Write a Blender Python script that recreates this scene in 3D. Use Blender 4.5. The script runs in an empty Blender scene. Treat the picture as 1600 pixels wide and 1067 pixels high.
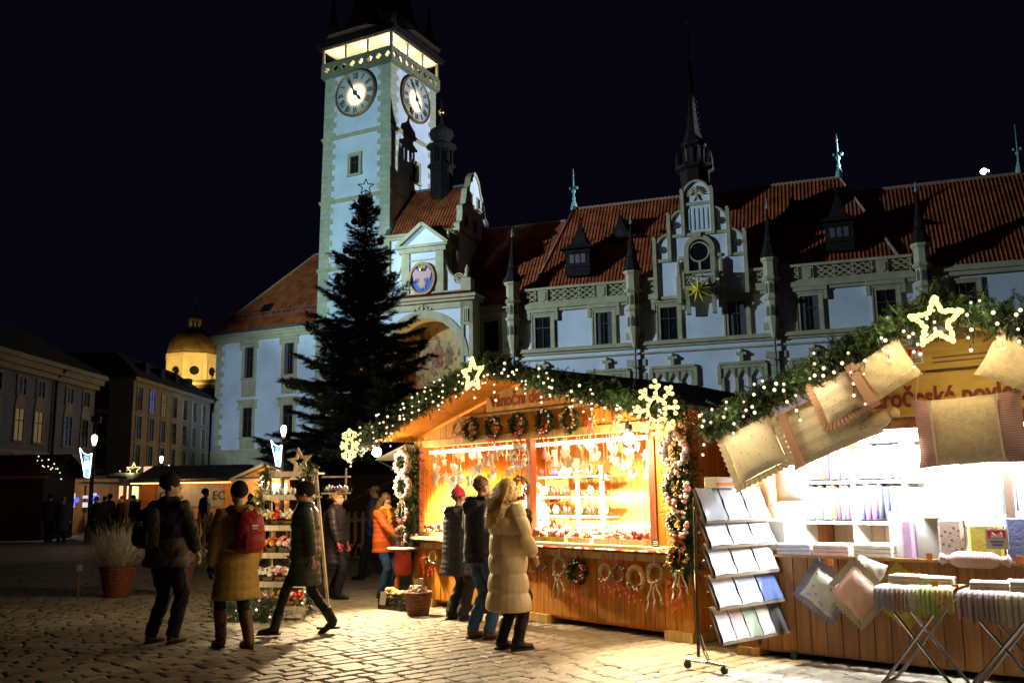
import bpy, bmesh, math, random
import numpy as np
from mathutils import Vector, Matrix, Euler
R = math.radians
sin, cos, pi, sqrt = math.sin, math.cos, math.pi, math.sqrt
random.seed(7)
SC = bpy.context.scene
COL = SC.collection

# ------------------------------------------------------------------ camera
CAM_H = 1.55
pitch = math.atan(238 / 1450.0); roll = R(0.74)
fwd = Vector((0, cos(pitch), sin(pitch))); up0 = Vector((0, -sin(pitch), cos(pitch))); rt0 = Vector((1, 0, 0))
rt = rt0 * cos(roll) - up0 * sin(roll); up = up0 * cos(roll) + rt0 * sin(roll)
camd = bpy.data.cameras.new('camera'); cam = bpy.data.objects.new('camera', camd); COL.objects.link(cam)
camd.sensor_width = 36.0; camd.lens = 36.0 * 1450 / 1600; camd.clip_end = 2000; camd.clip_start = 0.1
M = Matrix((rt, up, -fwd)).transposed().to_4x4(); M.translation = (0, 0, CAM_H); cam.matrix_world = M
SC.camera = cam

# ------------------------------------------------------------------ night sky
W = bpy.data.worlds.new('World'); SC.world = W; W.use_nodes = True
bg = W.node_tree.nodes['Background']; bg.inputs[0].default_value = (0.0017, 0.0016, 0.0045, 1); bg.inputs[1].default_value = 1.0

# ------------------------------------------------------------------ render settings
SC.render.engine = 'CYCLES'
cy = SC.cycles
cy.use_denoising = True; cy.max_bounces = 6; cy.diffuse_bounces = 3; cy.glossy_bounces = 3; cy.transmission_bounces = 4
cy.sample_clamp_indirect = 3.0; cy.sample_clamp_direct = 0; cy.caustics_reflective = False; cy.caustics_refractive = False
SC.view_settings.view_transform = 'Standard'; SC.view_settings.look = 'None'
SC.view_settings.exposure = 0.0; SC.view_settings.gamma = 1.0

# ------------------------------------------------------------------ floodlights of the square (on roofs), with one added fill spot
def spot(name, loc, target, power, col, angle=40, blend=0.5, size=0.3):
    l = bpy.data.lights.new(name, 'SPOT'); l.energy = power; l.color = col; l.spot_size = R(angle); l.spot_blend = blend; l.shadow_soft_size = size
    o = bpy.data.objects.new(name, l); COL.objects.link(o); o.location = loc
    o.rotation_euler = (Vector(target) - Vector(loc)).to_track_quat('-Z', 'Y').to_euler(); return o
def lamp(name, loc, power, col, size=0.05):
    l = bpy.data.lights.new(name, 'POINT'); l.energy = power; l.color = col; l.shadow_soft_size = size
    o = bpy.data.objects.new(name, l); COL.objects.link(o); o.location = loc; return o
def area(name, loc, target, power, col, sx, sy):
    l = bpy.data.lights.new(name, 'AREA'); l.shape = 'RECTANGLE'; l.size = sx; l.size_y = sy; l.energy = power; l.color = col
    o = bpy.data.objects.new(name, l); COL.objects.link(o); o.location = loc
    o.rotation_euler = (Vector(target) - Vector(loc)).to_track_quat('-Z', 'Y').to_euler(); return o
TX, TY = -13.092, 97.0
class Fr:
    def __init__(s, ox, oy, psi):
        a = R(psi); s.o = Vector((ox, oy, 0)); s.u = Vector((cos(a), -sin(a), 0)); s.v = Vector((sin(a), cos(a), 0)); s.rz = -a
    def w(s, u, v, z): return s.o + s.u * u + s.v * v + Vector((0, 0, z))
FA = Fr(TX, TY, 28); FB = Fr(TX, TY, 20)
S1 = Fr(-1.44, 13.87, 49.5); S2 = Fr(2.18, 9.37, 41)
def floodlight(name, loc, target, power, col, angle, blend, cut):
    # spot lamp with unseen plates, added to keep the beam off the houses below
    o = spot(name, loc, target, power, col, angle, blend, 0.1); d = (Vector(target)-Vector(loc)); d.z = 0; d.normalize(); s_ = Vector((-d.y, d.x, 0)); L0 = Vector(loc)
    me = bpy.data.meshes.new('beam_block'); z = Vector((0,0,1)); a = L0 - z*.35 - d*.4; b = L0 + d*2.2 - z*(2.2*math.tan(R(cut)))
    a = L0 - z*.2; me.from_pydata([tuple(v) for v in (L0-z*.35-d*.5-s_*3, L0-z*.35-d*.5+s_*3, b+s_*3, b-s_*3, L0-z*.35-d*.5-s_*3+z*.9, L0-z*.35-d*.5+s_*3+z*.9)], [], [(0,1,2,3),(0,4,5,1)])
    mm = bpy.data.materials.new('beam_block_black'); mm.use_nodes = True; mm.node_tree.nodes['Principled BSDF'].inputs['Base Color'].default_value = (.02,.02,.02,1); me.materials.append(mm)
    v = bpy.data.objects.new('floodlight', me); COL.objects.link(v); v['label'] = 'unseen black plate added to block stray light, ' + name.replace('_',' '); v['category'] = 'floodlight'
    return o
FLOOD_A = floodlight('flood_west', FB.w(-40, -35, 32), FB.w(29, 0, 20), 215000, (0.55, 0.78, 1.0), 36, 0.75, 24)
FLOOD_C = floodlight('flood_tower', (-41, 58, 18.5), FA.w(-8, 0, 34), 70000, (0.475, 0.83, 1.0), 44, 0.6, 8)
FILL_D = spot('fill_north_wing', (-15.3, 34.25, 4.45), FA.w(-16.5, 0.6, 12.0), 98000, (0.53, 0.77, 1.0), 17, 0.6, 0.1)  # fill spot added to brighten the north wing, no such lamp known
FLOOD_B = spot('flood_roof', FB.w(58.5, 10.2, 31.95), FA.w(0, 5, 43), 138000, (0.64, 0.80, 1.0), 24, 0.35, 0.12)

# ------------------------------------------------------------------ helpers
class MB:
    def __init__(s): s.v = []; s.f = []; s.m = []
    def add(s, vs, fs, mi=0):
        b = len(s.v); s.v.extend([tuple(p) for p in vs]); s.f.extend([tuple(b + i for i in f) for f in fs]); s.m.extend([mi] * len(fs)); return s
    def box(s, x0, x1, y0, y1, z0, z1, mi=0):
        return s.add([(x0,y0,z0),(x1,y0,z0),(x1,y1,z0),(x0,y1,z0),(x0,y0,z1),(x1,y0,z1),(x1,y1,z1),(x0,y1,z1)],
                     [(0,3,2,1),(4,5,6,7),(0,1,5,4),(1,2,6,5),(2,3,7,6),(3,0,4,7)], mi)
    def cbox(s, x0, x1, y0, y1, z0, z1, c=0.01, mi=0):      # box with chamfered top and vertical edges
        a = [(x0+c,y0),(x1-c,y0),(x1,y0+c),(x1,y1-c),(x1-c,y1),(x0+c,y1),(x0,y1-c),(x0,y0+c)]
        b = [(x0+2*c,y0+c),(x1-2*c,y0+c),(x1-c,y0+2*c),(x1-c,y1-2*c),(x1-2*c,y1-c),(x0+2*c,y1-c),(x0+c,y1-2*c),(x0+c,y0+2*c)]
        vs = [(p[0],p[1],z0) for p in a] + [(p[0],p[1],z1-c) for p in a] + [(p[0],p[1],z1) for p in b]
        fs = [tuple(range(7,-1,-1)), tuple(range(16,24))]
        for k in (0, 8):
            for i in range(8): fs.append((k+i, k+(i+1)%8, k+8+(i+1)%8, k+8+i))
        return s.add(vs, fs, mi)
    def beam(s, p, q, w, h, upv=(0,0,1), mi=0):
        p = Vector(p); q = Vector(q); d = (q-p).normalized(); upv = Vector(upv)
        sd = d.cross(upv)
        if sd.length < 1e-4: sd = d.cross(Vector((1,0,0)))
        sd.normalize(); uu = sd.cross(d).normalized(); a = sd*(w/2); b = uu*(h/2)
        return s.add([p-a-b,p+a-b,p+a+b,p-a+b,q-a-b,q+a-b,q+a+b,q-a+b],[(0,3,2,1)[::-1],(4,5,6,7)[::-1],(0,1,5,4)[::-1],(1,2,6,5)[::-1],(2,3,7,6)[::-1],(3,0,4,7)[::-1]], mi)
    def tube(s, pts, r, n=8, caps=True, mi=0, flat=1.0):
        pts = [Vector(p) for p in pts]; k = len(pts); rs = r if isinstance(r, (list, tuple)) else [r]*k
        t0 = (pts[1]-pts[0]).normalized(); ref = Vector((0,0,1)) if abs(t0.z) < 0.9 else Vector((0,1,0))
        nrm = t0.cross(ref).normalized(); vs = []; 
        for i in range(k):
            t = (pts[min(i+1,k-1)] - pts[max(i-1,0)]).normalized(); nrm = (nrm - t*nrm.dot(t)).normalized(); bn = t.cross(nrm)
            for j in range(n):
                a = 2*pi*j/n; vs.append(pts[i] + nrm*(cos(a)*rs[i]) + bn*(sin(a)*rs[i]*flat))
        fs = [(i*n+j, i*n+(j+1)%n, (i+1)*n+(j+1)%n, (i+1)*n+j) for i in range(k-1) for j in range(n)]
        if caps: fs += [tuple(range(n-1,-1,-1)), tuple(range((k-1)*n, k*n))]
        return s.add(vs, fs, mi)
    def loft(s, rings, n=16, mi=0):     # rings: (cx,cy,z,rx,ry)
        vs = []; k = len(rings)
        for (cx,cy_,z,rx,ry) in rings:
            for j in range(n):
                a = 2*pi*j/n; vs.append((cx+rx*cos(a), cy_+ry*sin(a), z))
        fs = [(i*n+j, i*n+(j+1)%n, (i+1)*n+(j+1)%n, (i+1)*n+j) for i in range(k-1) for j in range(n)]
        fs += [tuple(range(n-1,-1,-1)), tuple(range((k-1)*n, k*n))]
        return s.add(vs, fs, mi)
    def lathe(s, prof, n=16, c=(0,0,0), ax='z', mi=0, a0=0):
        vs = []; k = len(prof)
        for (r,z) in prof:
            for j in range(n):
                a = a0 + 2*pi*j/n; x, y = r*cos(a), r*sin(a)
                vs.append((c[0]+x,c[1]+y,c[2]+z) if ax=='z' else ((c[0]+x,c[1]+z,c[2]+y) if ax=='y' else (c[0]+z,c[1]+x,c[2]+y)))
        fs = [(i*n+j, i*n+(j+1)%n, (i+1)*n+(j+1)%n, (i+1)*n+j) for i in range(k-1) for j in range(n)]
        fs += [tuple(range(n-1,-1,-1)), tuple(range((k-1)*n, k*n))]
        if ax == 'y': fs = [f[::-1] for f in fs]
        return s.add(vs, fs, mi)
    def ball(s, c, rx, ry=None, rz=None, nu=10, nv=6, mi=0):
        ry = rx if ry is None else ry; rz = rx if rz is None else rz
        vs = [(c[0],c[1],c[2]-rz)]
        for i in range(1, nv):
            t = -pi/2 + pi*i/nv
            for j in range(nu):
                a = 2*pi*j/nu; vs.append((c[0]+rx*cos(t)*cos(a), c[1]+ry*cos(t)*sin(a), c[2]+rz*sin(t)))
        vs.append((c[0],c[1],c[2]+rz)); L = len(vs)-1; fs = []
        for j in range(nu):
            fs.append((0, 1+(j+1)%nu, 1+j)); fs.append((L, L-nu+j, L-nu+(j+1)%nu))
        for i in range(nv-2):
            for j in range(nu):
                fs.append((1+i*nu+j, 1+i*nu+(j+1)%nu, 1+(i+1)*nu+(j+1)%nu, 1+(i+1)*nu+j))
        return s.add(vs, fs, mi)
    def torus(s, c, Rr, r, n=24, m=8, ax='y', mi=0, jit=0):
        vs = []
        for i in range(n):
            a = 2*pi*i/n
            for j in range(m):
                b = 2*pi*j/m; rr = r*(1+random.uniform(-jit,jit)); x = (Rr+rr*cos(b))*cos(a); y = (Rr+rr*cos(b))*sin(a); z = rr*sin(b)
                vs.append((c[0]+x,c[1]+z,c[2]+y) if ax=='y' else ((c[0]+x,c[1]+y,c[2]+z) if ax=='z' else (c[0]+z,c[1]+x,c[2]+y)))
        fs = [(i*m+j, i*m+(j+1)%m, ((i+1)%n)*m+(j+1)%m, ((i+1)%n)*m+j) for i in range(n) for j in range(m)]
        if ax == 'y': pass
        else: fs = [f[::-1] for f in fs]
        return s.add(vs, fs, mi)
    def prism(s, poly, a0, a1, pl='xz', mi=0):   # polygon extruded along the third axis
        def P(p, a): return (p[0],a,p[1]) if pl=='xz' else ((a,p[0],p[1]) if pl=='yz' else (p[0],p[1],a))
        n = len(poly); vs = [P(p,a0) for p in poly] + [P(p,a1) for p in poly]
        fs = [tuple(range(n)), tuple(range(2*n-1,n-1,-1))] + [(i, n+i, n+(i+1)%n, (i+1)%n) for i in range(n)]
        return s.add(vs, fs, mi)
    def strip(s, inner, outer, a0, a1, pl='xz', closed=True, mi=0):   # ring between two outlines of equal count, extruded
        def P(p, a): return (p[0],a,p[1]) if pl=='xz' else ((a,p[0],p[1]) if pl=='yz' else (p[0],p[1],a))
        n = len(inner); vs = [P(p,a0) for p in inner]+[P(p,a0) for p in outer]+[P(p,a1) for p in inner]+[P(p,a1) for p in outer]
        fs = []
        for i in range(n if closed else n-1):
            j = (i+1) % n
            fs += [(i,j,n+j,n+i),(2*n+i,3*n+i,3*n+j,2*n+j),(n+i,n+j,3*n+j,3*n+i),(i,2*n+i,2*n+j,j)]
        if not closed: fs += [(0,n,3*n,2*n),(n-1,3*n-1,4*n-1,2*n-1)]
        return s.add(vs, fs, mi)
    def quad(s, a, b, c, d, mi=0): return s.add([a,b,c,d],[(0,1,2,3)],mi)
    def mesh(s, name, mats, smooth=False):
        me = bpy.data.meshes.new(name); me.from_pydata(s.v, [], s.f)
        ms = mats if isinstance(mats, (list, tuple)) else [mats]
        for m_ in ms: me.materials.append(m_)
        if len(ms) > 1: me.polygons.foreach_set('material_index', s.m)
        if smooth: me.polygons.foreach_set('use_smooth', [True]*len(me.polygons))
        me.update(); return me
    def build(s, name, mats, parent=None, smooth=False, loc=None, rot=None, recalc=False):
        me = s.mesh(name, mats, smooth)
        if recalc:
            b = bmesh.new(); b.from_mesh(me); bmesh.ops.recalc_face_normals(b, faces=b.faces); b.to_mesh(me); b.free()
        return link(name, me, parent, loc, rot)
def link(name, me, parent=None, loc=None, rot=None, scale=None):
    o = bpy.data.objects.new(name, me); COL.objects.link(o)
    if parent is not None: o.parent = parent
    if loc is not None: o.location = loc
    if rot is not None: o.rotation_euler = rot if not isinstance(rot, (int, float)) else (0, 0, rot)
    if scale is not None: o.scale = scale if not isinstance(scale, (int, float)) else (scale,)*3
    return o
ORDS = 'first second third fourth fifth sixth seventh eighth ninth tenth eleventh twelfth thirteenth fourteenth fifteenth sixteenth seventeenth eighteenth nineteenth'.split()
TENS = {2:'twenty',3:'thirty',4:'forty'}
def ordi(i):
    n = i+1
    if n < 20: return ORDS[n-1]
    return {20:'twentieth',30:'thirtieth',40:'fortieth'}.get(n) or TENS[n//10] + '-' + ORDS[n % 10 - 1]
def tag(o, label, cat, group=None, kind=None):
    if label: o['label'] = label
    if cat: o['category'] = cat
    if group: o['group'] = group
    if kind: o['kind'] = kind
    return o
def thing(name, label, cat, loc=(0,0,0), rotz=0, group=None):
    o = bpy.data.objects.new(name, None); COL.objects.link(o); o.location = loc; o.rotation_euler = (0,0,rotz); o.empty_display_size = 0.1
    return tag(o, label, cat, group)
def dup(root, loc=None, rot=None, label=None, parent=None, scale=None):
    def cp(o, par):
        c = o.copy(); COL.objects.link(c); c.parent = par
        for ch in o.children: cp(ch, c)
        return c
    kids = list(root.children); c = root.copy(); COL.objects.link(c)
    if parent is not None: c.parent = parent
    for ch in kids: cp(ch, c)
    if loc is not None: c.location = loc
    if rot is not None: c.rotation_euler = rot if not isinstance(rot, (int, float)) else (0, 0, rot)
    if scale is not None: c.scale = scale if not isinstance(scale, (int, float)) else (scale,)*3
    if label: c['label'] = label
    return c

def unit(a): return a/np.maximum(np.linalg.norm(a, axis=-1, keepdims=True), 1e-6)
def tri_mesh(name, V, m):
    """loose triangles (n,3,3) as one mesh"""
    n = len(V); me = bpy.data.meshes.new(name); me.vertices.add(n*3); me.vertices.foreach_set('co', V.reshape(-1).astype(np.float32)); me.loops.add(n*3); me.loops.foreach_set('vertex_index', np.arange(n*3, dtype=np.int32))
    me.polygons.add(n); me.polygons.foreach_set('loop_start', np.arange(0, n*3, 3, dtype=np.int32)); me.update(calc_edges=True); me.materials.append(m); return me
def blades(P, D, L, rng, n, nl, w, fwd_=.8, out=.9):
    """needle blades round twigs: P, D, L arrays over twigs"""
    k = len(P); D = unit(D); s = unit(np.cross(D, rng.normal(size=(k,3)))); t = np.cross(s, D)
    f = (np.arange(n)+.4)/n; b = P[:,None] + D[:,None]*(L[:,None,None]*f[None,:,None]); a = np.arange(n)[None]*2.4 + rng.uniform(-.4,.4,(k,n))
    rad = s[:,None]*np.cos(a)[...,None] + t[:,None]*np.sin(a)[...,None]; tip = b + unit(D[:,None]*fwd_+rad*out)*(nl*rng.uniform(.8,1.2,(k,n,1))*(1.1-.35*f[None,:,None])); q = np.cross(rad, D[:,None])*w
    tr = np.stack([b-q, b+q, tip], 2).reshape(-1,3,3); st = np.stack([P-s*w, P+s*w, P+D*L[:,None]], 1); return np.concatenate([tr, st])
# ------------------------------------------------------------------ materials
MATS = {}
def mat(name, col, rough=0.7, var=0.18, scale=4.0, bump=0.0, metal=0.0, rnd=0.0, stretch=None, spec=0.4, bscale=None, col2=None, detail=4, fac=None, sheen=0):
    if name in MATS: return MATS[name]
    m = bpy.data.materials.new(name); m.use_nodes = True; nt = m.node_tree; N = nt.nodes; L = nt.links
    b = N['Principled BSDF']; b.inputs['Roughness'].default_value = rough; b.inputs['Metallic'].default_value = metal
    b.inputs['Specular IOR Level'].default_value = spec
    if sheen: b.inputs['Sheen Weight'].default_value = sheen
    tc = N.new('ShaderNodeTexCoord'); mp = N.new('ShaderNodeMapping'); L.new(tc.outputs['Object'], mp.inputs[0])
    if stretch: mp.inputs['Scale'].default_value = stretch
    if rnd:
        oi = N.new('ShaderNodeObjectInfo'); cm = N.new('ShaderNodeVectorMath'); cm.operation = 'SCALE'; cm.inputs[0].default_value = (37, 51, 23)
        L.new(oi.outputs['Random'], cm.inputs['Scale']); L.new(cm.outputs[0], mp.inputs['Location'])
    nz = N.new('ShaderNodeTexNoise'); nz.inputs['Scale'].default_value = scale; nz.inputs['Detail'].default_value = detail; L.new(mp.outputs[0], nz.inputs['Vector'])
    mx = N.new('ShaderNodeMix'); mx.data_type = 'RGBA'
    c2 = col2 if col2 else tuple(min(1, c*(1+var)) for c in col); c1 = col if col2 else tuple(c*(1-var) for c in col)
    mx.inputs[6].default_value = (*c1, 1); mx.inputs[7].default_value = (*c2, 1)
    rp = N.new('ShaderNodeMapRange'); rp.inputs[1].default_value = 0.3 if not fac else fac[0]; rp.inputs[2].default_value = 0.7 if not fac else fac[1]
    L.new(nz.outputs[0], rp.inputs[0]); L.new(rp.outputs[0], mx.inputs[0]); out = mx.outputs[2]
    if rnd:
        hs = N.new('ShaderNodeHueSaturation'); mr = N.new('ShaderNodeMapRange'); mr.inputs[3].default_value = 1-rnd; mr.inputs[4].default_value = 1+rnd
        L.new(oi.outputs['Random'], mr.inputs[0]); L.new(mr.outputs[0], hs.inputs['Value']); L.new(out, hs.inputs['Color']); out = hs.outputs[0]
    L.new(out, b.inputs['Base Color'])
    if bump:
        n2 = N.new('ShaderNodeTexNoise'); n2.inputs['Scale'].default_value = bscale or scale*6; n2.inputs['Detail'].default_value = 5; L.new(mp.outputs[0], n2.inputs['Vector'])
        bp = N.new('ShaderNodeBump'); bp.inputs['Strength'].default_value = bump; bp.inputs['Distance'].default_value = 0.02
        L.new(n2.outputs[0], bp.inputs['Height']); L.new(bp.outputs[0], b.inputs['Normal'])
    MATS[name] = m; return m
def emit(name, col, strength, sample=True):
    if name in MATS: return MATS[name]
    m = bpy.data.materials.new(name); m.use_nodes = True; nt = m.node_tree; nt.nodes.clear()
    e = nt.nodes.new('ShaderNodeEmission'); e.inputs[0].default_value = (*col, 1); e.inputs[1].default_value = strength
    o = nt.nodes.new('ShaderNodeOutputMaterial'); nt.links.new(e.outputs[0], o.inputs[0])
    if not sample: m.cycles.emission_sampling = 'NONE'
    MATS[name] = m; return m
def leafmat(name, col, var=0.35, rough=0.6, trans=0.25):
    m = mat(name, col, rough, var, 9.0, spec=0.3)
    return m
def checker(name, c1, c2, scale, rough=0.7):
    if name in MATS: return MATS[name]
    m = bpy.data.materials.new(name); m.use_nodes = True; nt = m.node_tree; N = nt.nodes; b = N['Principled BSDF']; b.inputs['Roughness'].default_value = rough
    tc = N.new('ShaderNodeTexCoord'); ck = N.new('ShaderNodeTexChecker'); ck.inputs['Scale'].default_value = scale
    ck.inputs[1].default_value = (*c1,1); ck.inputs[2].default_value = (*c2,1); nt.links.new(tc.outputs['Object'], ck.inputs[0]); nt.links.new(ck.outputs[0], b.inputs['Base Color'])
    MATS[name] = m; return m
def stripes(name, c1, c2, axis, freq, width=0.5, rough=0.85, c3=None, dots=None, bump=0.2):
    """woven cloth with straight stripes along one object axis, optional printed specks"""
    if name in MATS: return MATS[name]
    m = bpy.data.materials.new(name); m.use_nodes = True; nt = m.node_tree; N = nt.nodes; L = nt.links; b = N['Principled BSDF']
    b.inputs['Roughness'].default_value = rough; b.inputs['Specular IOR Level'].default_value = 0.2
    tc = N.new('ShaderNodeTexCoord'); sp = N.new('ShaderNodeSeparateXYZ'); L.new(tc.outputs['Object'], sp.inputs[0])
    mu = N.new('ShaderNodeMath'); mu.operation = 'MULTIPLY'; mu.inputs[1].default_value = freq; L.new(sp.outputs[axis], mu.inputs[0])
    fr = N.new('ShaderNodeMath'); fr.operation = 'FRACT'; L.new(mu.outputs[0], fr.inputs[0])
    lt = N.new('ShaderNodeMath'); lt.operation = 'LESS_THAN'; lt.inputs[1].default_value = width; L.new(fr.outputs[0], lt.inputs[0])
    mx = N.new('ShaderNodeMix'); mx.data_type = 'RGBA'; mx.inputs[6].default_value = (*c1,1); mx.inputs[7].default_value = (*c2,1); L.new(lt.outputs[0], mx.inputs[0]); out = mx.outputs[2]
    if dots:
        vo = N.new('ShaderNodeTexVoronoi'); vo.inputs['Scale'].default_value = dots[1]; L.new(tc.outputs['Object'], vo.inputs['Vector'])
        l2 = N.new('ShaderNodeMath'); l2.operation = 'LESS_THAN'; l2.inputs[1].default_value = dots[2]; L.new(vo.outputs['Distance'], l2.inputs[0])
        m2 = N.new('ShaderNodeMix'); m2.data_type = 'RGBA'; L.new(l2.outputs[0], m2.inputs[0]); L.new(out, m2.inputs[6]); m2.inputs[7].default_value = (*dots[0],1); out = m2.outputs[2]
    L.new(out, b.inputs['Base Color'])
    if bump:
        nz = N.new('ShaderNodeTexNoise'); nz.inputs['Scale'].default_value = 60; L.new(tc.outputs['Object'], nz.inputs['Vector'])
        bp = N.new('ShaderNodeBump'); bp.inputs['Strength'].default_value = bump; bp.inputs['Distance'].default_value = 0.01; L.new(nz.outputs[0], bp.inputs['Height']); L.new(bp.outputs[0], b.inputs['Normal'])
    MATS[name] = m; return m
def text_mesh(body, size, m, depth=0.004, align='LEFT', xs=1.0, bold=0.0, name='lettering'):
    c = bpy.data.curves.new(name, 'FONT'); c.body = body; c.size = size; c.extrude = depth; c.align_x = align; c.offset = bold
    t = bpy.data.objects.new('tmp_text', c); COL.objects.link(t); dg = bpy.context.evaluated_depsgraph_get(); dg.update()
    me = bpy.data.meshes.new_from_object(t.evaluated_get(dg)); bpy.data.objects.remove(t); bpy.data.curves.remove(c)
    for v in me.vertices: x, y, z = v.co; v.co = (x*xs, -z, y)
    me.flip_normals() if False else None
    me.materials.clear(); me.materials.append(m); me.name = name; return me

PLASTER = mat('white_plaster', (0.72, 0.74, 0.78), 0.9, 0.13, 0.35, 0.2, bscale=7, detail=8)
STONE = mat('sandstone', (0.49, 0.45, 0.30), 0.85, 0.16, 1.6, 0.3, bscale=10, rnd=0.07)
STONE2 = mat('sandstone_trim', (0.49, 0.42, 0.24), 0.85, 0.16, 1.2, 0.3, bscale=9)
TILE = mat('roof_tile', (0.34, 0.078, 0.022), 0.9, 0.45, 0.9, 0.3, bscale=8, spec=0.2)
SLATE = mat('dark_slate', (0.022, 0.015, 0.013), 0.85, 0.3, 2.0, 0.2, spec=0.12)
COPPER = mat('green_copper', (0.20, 0.38, 0.33), 0.6, 0.2, 3.0)
GOLD = mat('gilding', (0.85, 0.55, 0.16), 0.28, 0.1, 3.0, metal=1.0)
GLASSD = mat('dark_window_glass', (0.012, 0.014, 0.018), 0.08, 0.3, 2.0, spec=0.6)
SASH = mat('brown_sash', (0.10, 0.05, 0.025), 0.6, 0.2, 5.0)
LEAD = mat('lead_gutter', (0.10, 0.11, 0.12), 0.5, 0.2, 3.0)
IRON = mat('black_iron', (0.02, 0.02, 0.022), 0.45, 0.2, 8.0)
# ================================================================== GROUND
def ground_mat():
    m = bpy.data.materials.new('paving_bed'); m.use_nodes = True; nt = m.node_tree; N = nt.nodes; L = nt.links; b = N['Principled BSDF']
    tc = N.new('ShaderNodeTexCoord'); mp = N.new('ShaderNodeMapping'); mp.inputs['Rotation'].default_value = (0, 0, R(-40.5)); L.new(tc.outputs['Object'], mp.inputs[0])
    bk = N.new('ShaderNodeTexBrick'); bk.inputs['Scale'].default_value = 1.0; bk.inputs['Brick Width'].default_value = 0.31; bk.inputs['Row Height'].default_value = 0.19; bk.inputs['Mortar Size'].default_value = 0.012
    bk.inputs[1].default_value = (0.20,0.175,0.135,1); bk.inputs[2].default_value = (0.28,0.25,0.20,1); bk.inputs[3].default_value = (0.05,0.043,0.035,1)
    L.new(mp.outputs[0], bk.inputs[0]); L.new(bk.outputs[0], b.inputs['Base Color']); b.inputs['Roughness'].default_value = 0.7
    bp = N.new('ShaderNodeBump'); bp.inputs['Strength'].default_value = 0.6; bp.inputs['Distance'].default_value = 0.02; bp.invert = True; L.new(bk.outputs[1], bp.inputs['Height']); L.new(bp.outputs[0], b.inputs['Normal'])
    return m
g = MB(); g.quad((-600,-60,-0.03),(600,-60,-0.03),(600,900,-0.03),(-600,900,-0.03))
GROUND = g.build('ground', ground_mat()); tag(GROUND, None, None, kind='structure')
def stone_mat():
    m = bpy.data.materials.new('granite_sett'); m.use_nodes = True; nt = m.node_tree; N = nt.nodes; L = nt.links; b = N['Principled BSDF']
    at = N.new('ShaderNodeAttribute'); at.attribute_name = 'tint'; tc = N.new('ShaderNodeTexCoord'); gm = N.new('ShaderNodeNewGeometry')
    nz = N.new('ShaderNodeTexNoise'); nz.inputs['Scale'].default_value = 14; nz.inputs['Detail'].default_value = 6; L.new(gm.outputs['Position'], nz.inputs['Vector'])
    n3 = N.new('ShaderNodeTexNoise'); n3.inputs['Scale'].default_value = 0.9; L.new(gm.outputs['Position'], n3.inputs['Vector'])
    cr = N.new('ShaderNodeMix'); cr.data_type = 'RGBA'; cr.inputs[6].default_value = (0.27,0.225,0.16,1); cr.inputs[7].default_value = (0.37,0.32,0.235,1); L.new(at.outputs['Fac'], cr.inputs[0])
    mu = N.new('ShaderNodeMix'); mu.data_type = 'RGBA'; mu.blend_type = 'MULTIPLY'; mu.inputs[0].default_value = 1; L.new(cr.outputs[2], mu.inputs[6])
    ad = N.new('ShaderNodeMath'); ad.operation = 'MULTIPLY_ADD'; ad.inputs[1].default_value = 0.75; ad.inputs[2].default_value = 0.55; L.new(nz.outputs[0], ad.inputs[0])
    a2 = N.new('ShaderNodeMath'); a2.operation = 'MULTIPLY_ADD'; a2.inputs[1].default_value = 0.5; a2.inputs[2].default_value = 0.72; L.new(n3.outputs[0], a2.inputs[0])
    pr = N.new('ShaderNodeMath'); pr.operation = 'MULTIPLY'; L.new(ad.outputs[0], pr.inputs[0]); L.new(a2.outputs[0], pr.inputs[1]); L.new(pr.outputs[0], mu.inputs[7])
    L.new(mu.outputs[2], b.inputs['Base Color']); b.inputs['Roughness'].default_value = 0.62
    n2 = N.new('ShaderNodeTexNoise'); n2.inputs['Scale'].default_value = 45; n2.inputs['Detail'].default_value = 6; L.new(gm.outputs['Position'], n2.inputs['Vector'])
    bp = N.new('ShaderNodeBump'); bp.inputs['Strength'].default_value = 0.5; bp.inputs['Distance'].default_value = 0.012; L.new(n2.outputs[0], bp.inputs['Height']); L.new(bp.outputs[0], b.inputs['Normal'])
    return m
SETT = stone_mat()
def stone_geo(l, w, rnd):
    g = 0.0055; j = lambda a: rnd.uniform(-a, a)
    # 8-gon outline with worn corners
    c = 0.022
    o = [(-l/2+g+c,-w/2+g),(l/2-g-c,-w/2+g),(l/2-g,-w/2+g+c),(l/2-g,w/2-g-c),(l/2-g-c,w/2-g),(-l/2+g+c,w/2-g),(-l/2+g,w/2-g-c),(-l/2+g,-w/2+g+c)]
    o = [(x+j(0.006), y+j(0.006)) for x, y in o]; i = [(x*(1-0.026/l*1.6)+j(0.003), y*(1-0.026/w*1.6)+j(0.003)) for x, y in o]
    t = [j(0.0035) for _ in range(2)]
    top = lambda x, y: t[0]*x/(l/2) + t[1]*y/(w/2)
    vs = [(x,y,-0.045) for x,y in o] + [(x,y,-0.011+top(x,y)) for x,y in o] + [(x,y,0.0+top(x,y)) for x,y in i]
    fs = [tuple(range(16,24))]
    for k in (0, 8):
        for q in range(8): fs.append((k+q, k+(q+1)%8, k+8+(q+1)%8, k+8+q))
    return vs, fs
rs = random.Random(11)
LENS = [0.20,0.23,0.26,0.28,0.30,0.33,0.36]; ROWW = 0.175; VAR = []
for l in LENS:
    for k in range(4):
        vs, fs = stone_geo(l, ROWW, rs); mb = MB(); mb.add(vs, fs); me = mb.mesh('cobble', SETT)
        tn = rs.random()**1.2; a = me.attributes.new('tint', 'FLOAT', 'POINT'); a.data.foreach_set('value', [tn]*len(me.vertices)); VAR.append((l, vs, fs, me, tn))
rowd = S1.v.copy(); rown = S1.u.copy(); rang = math.atan2(rowd.y, rowd.x)
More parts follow.
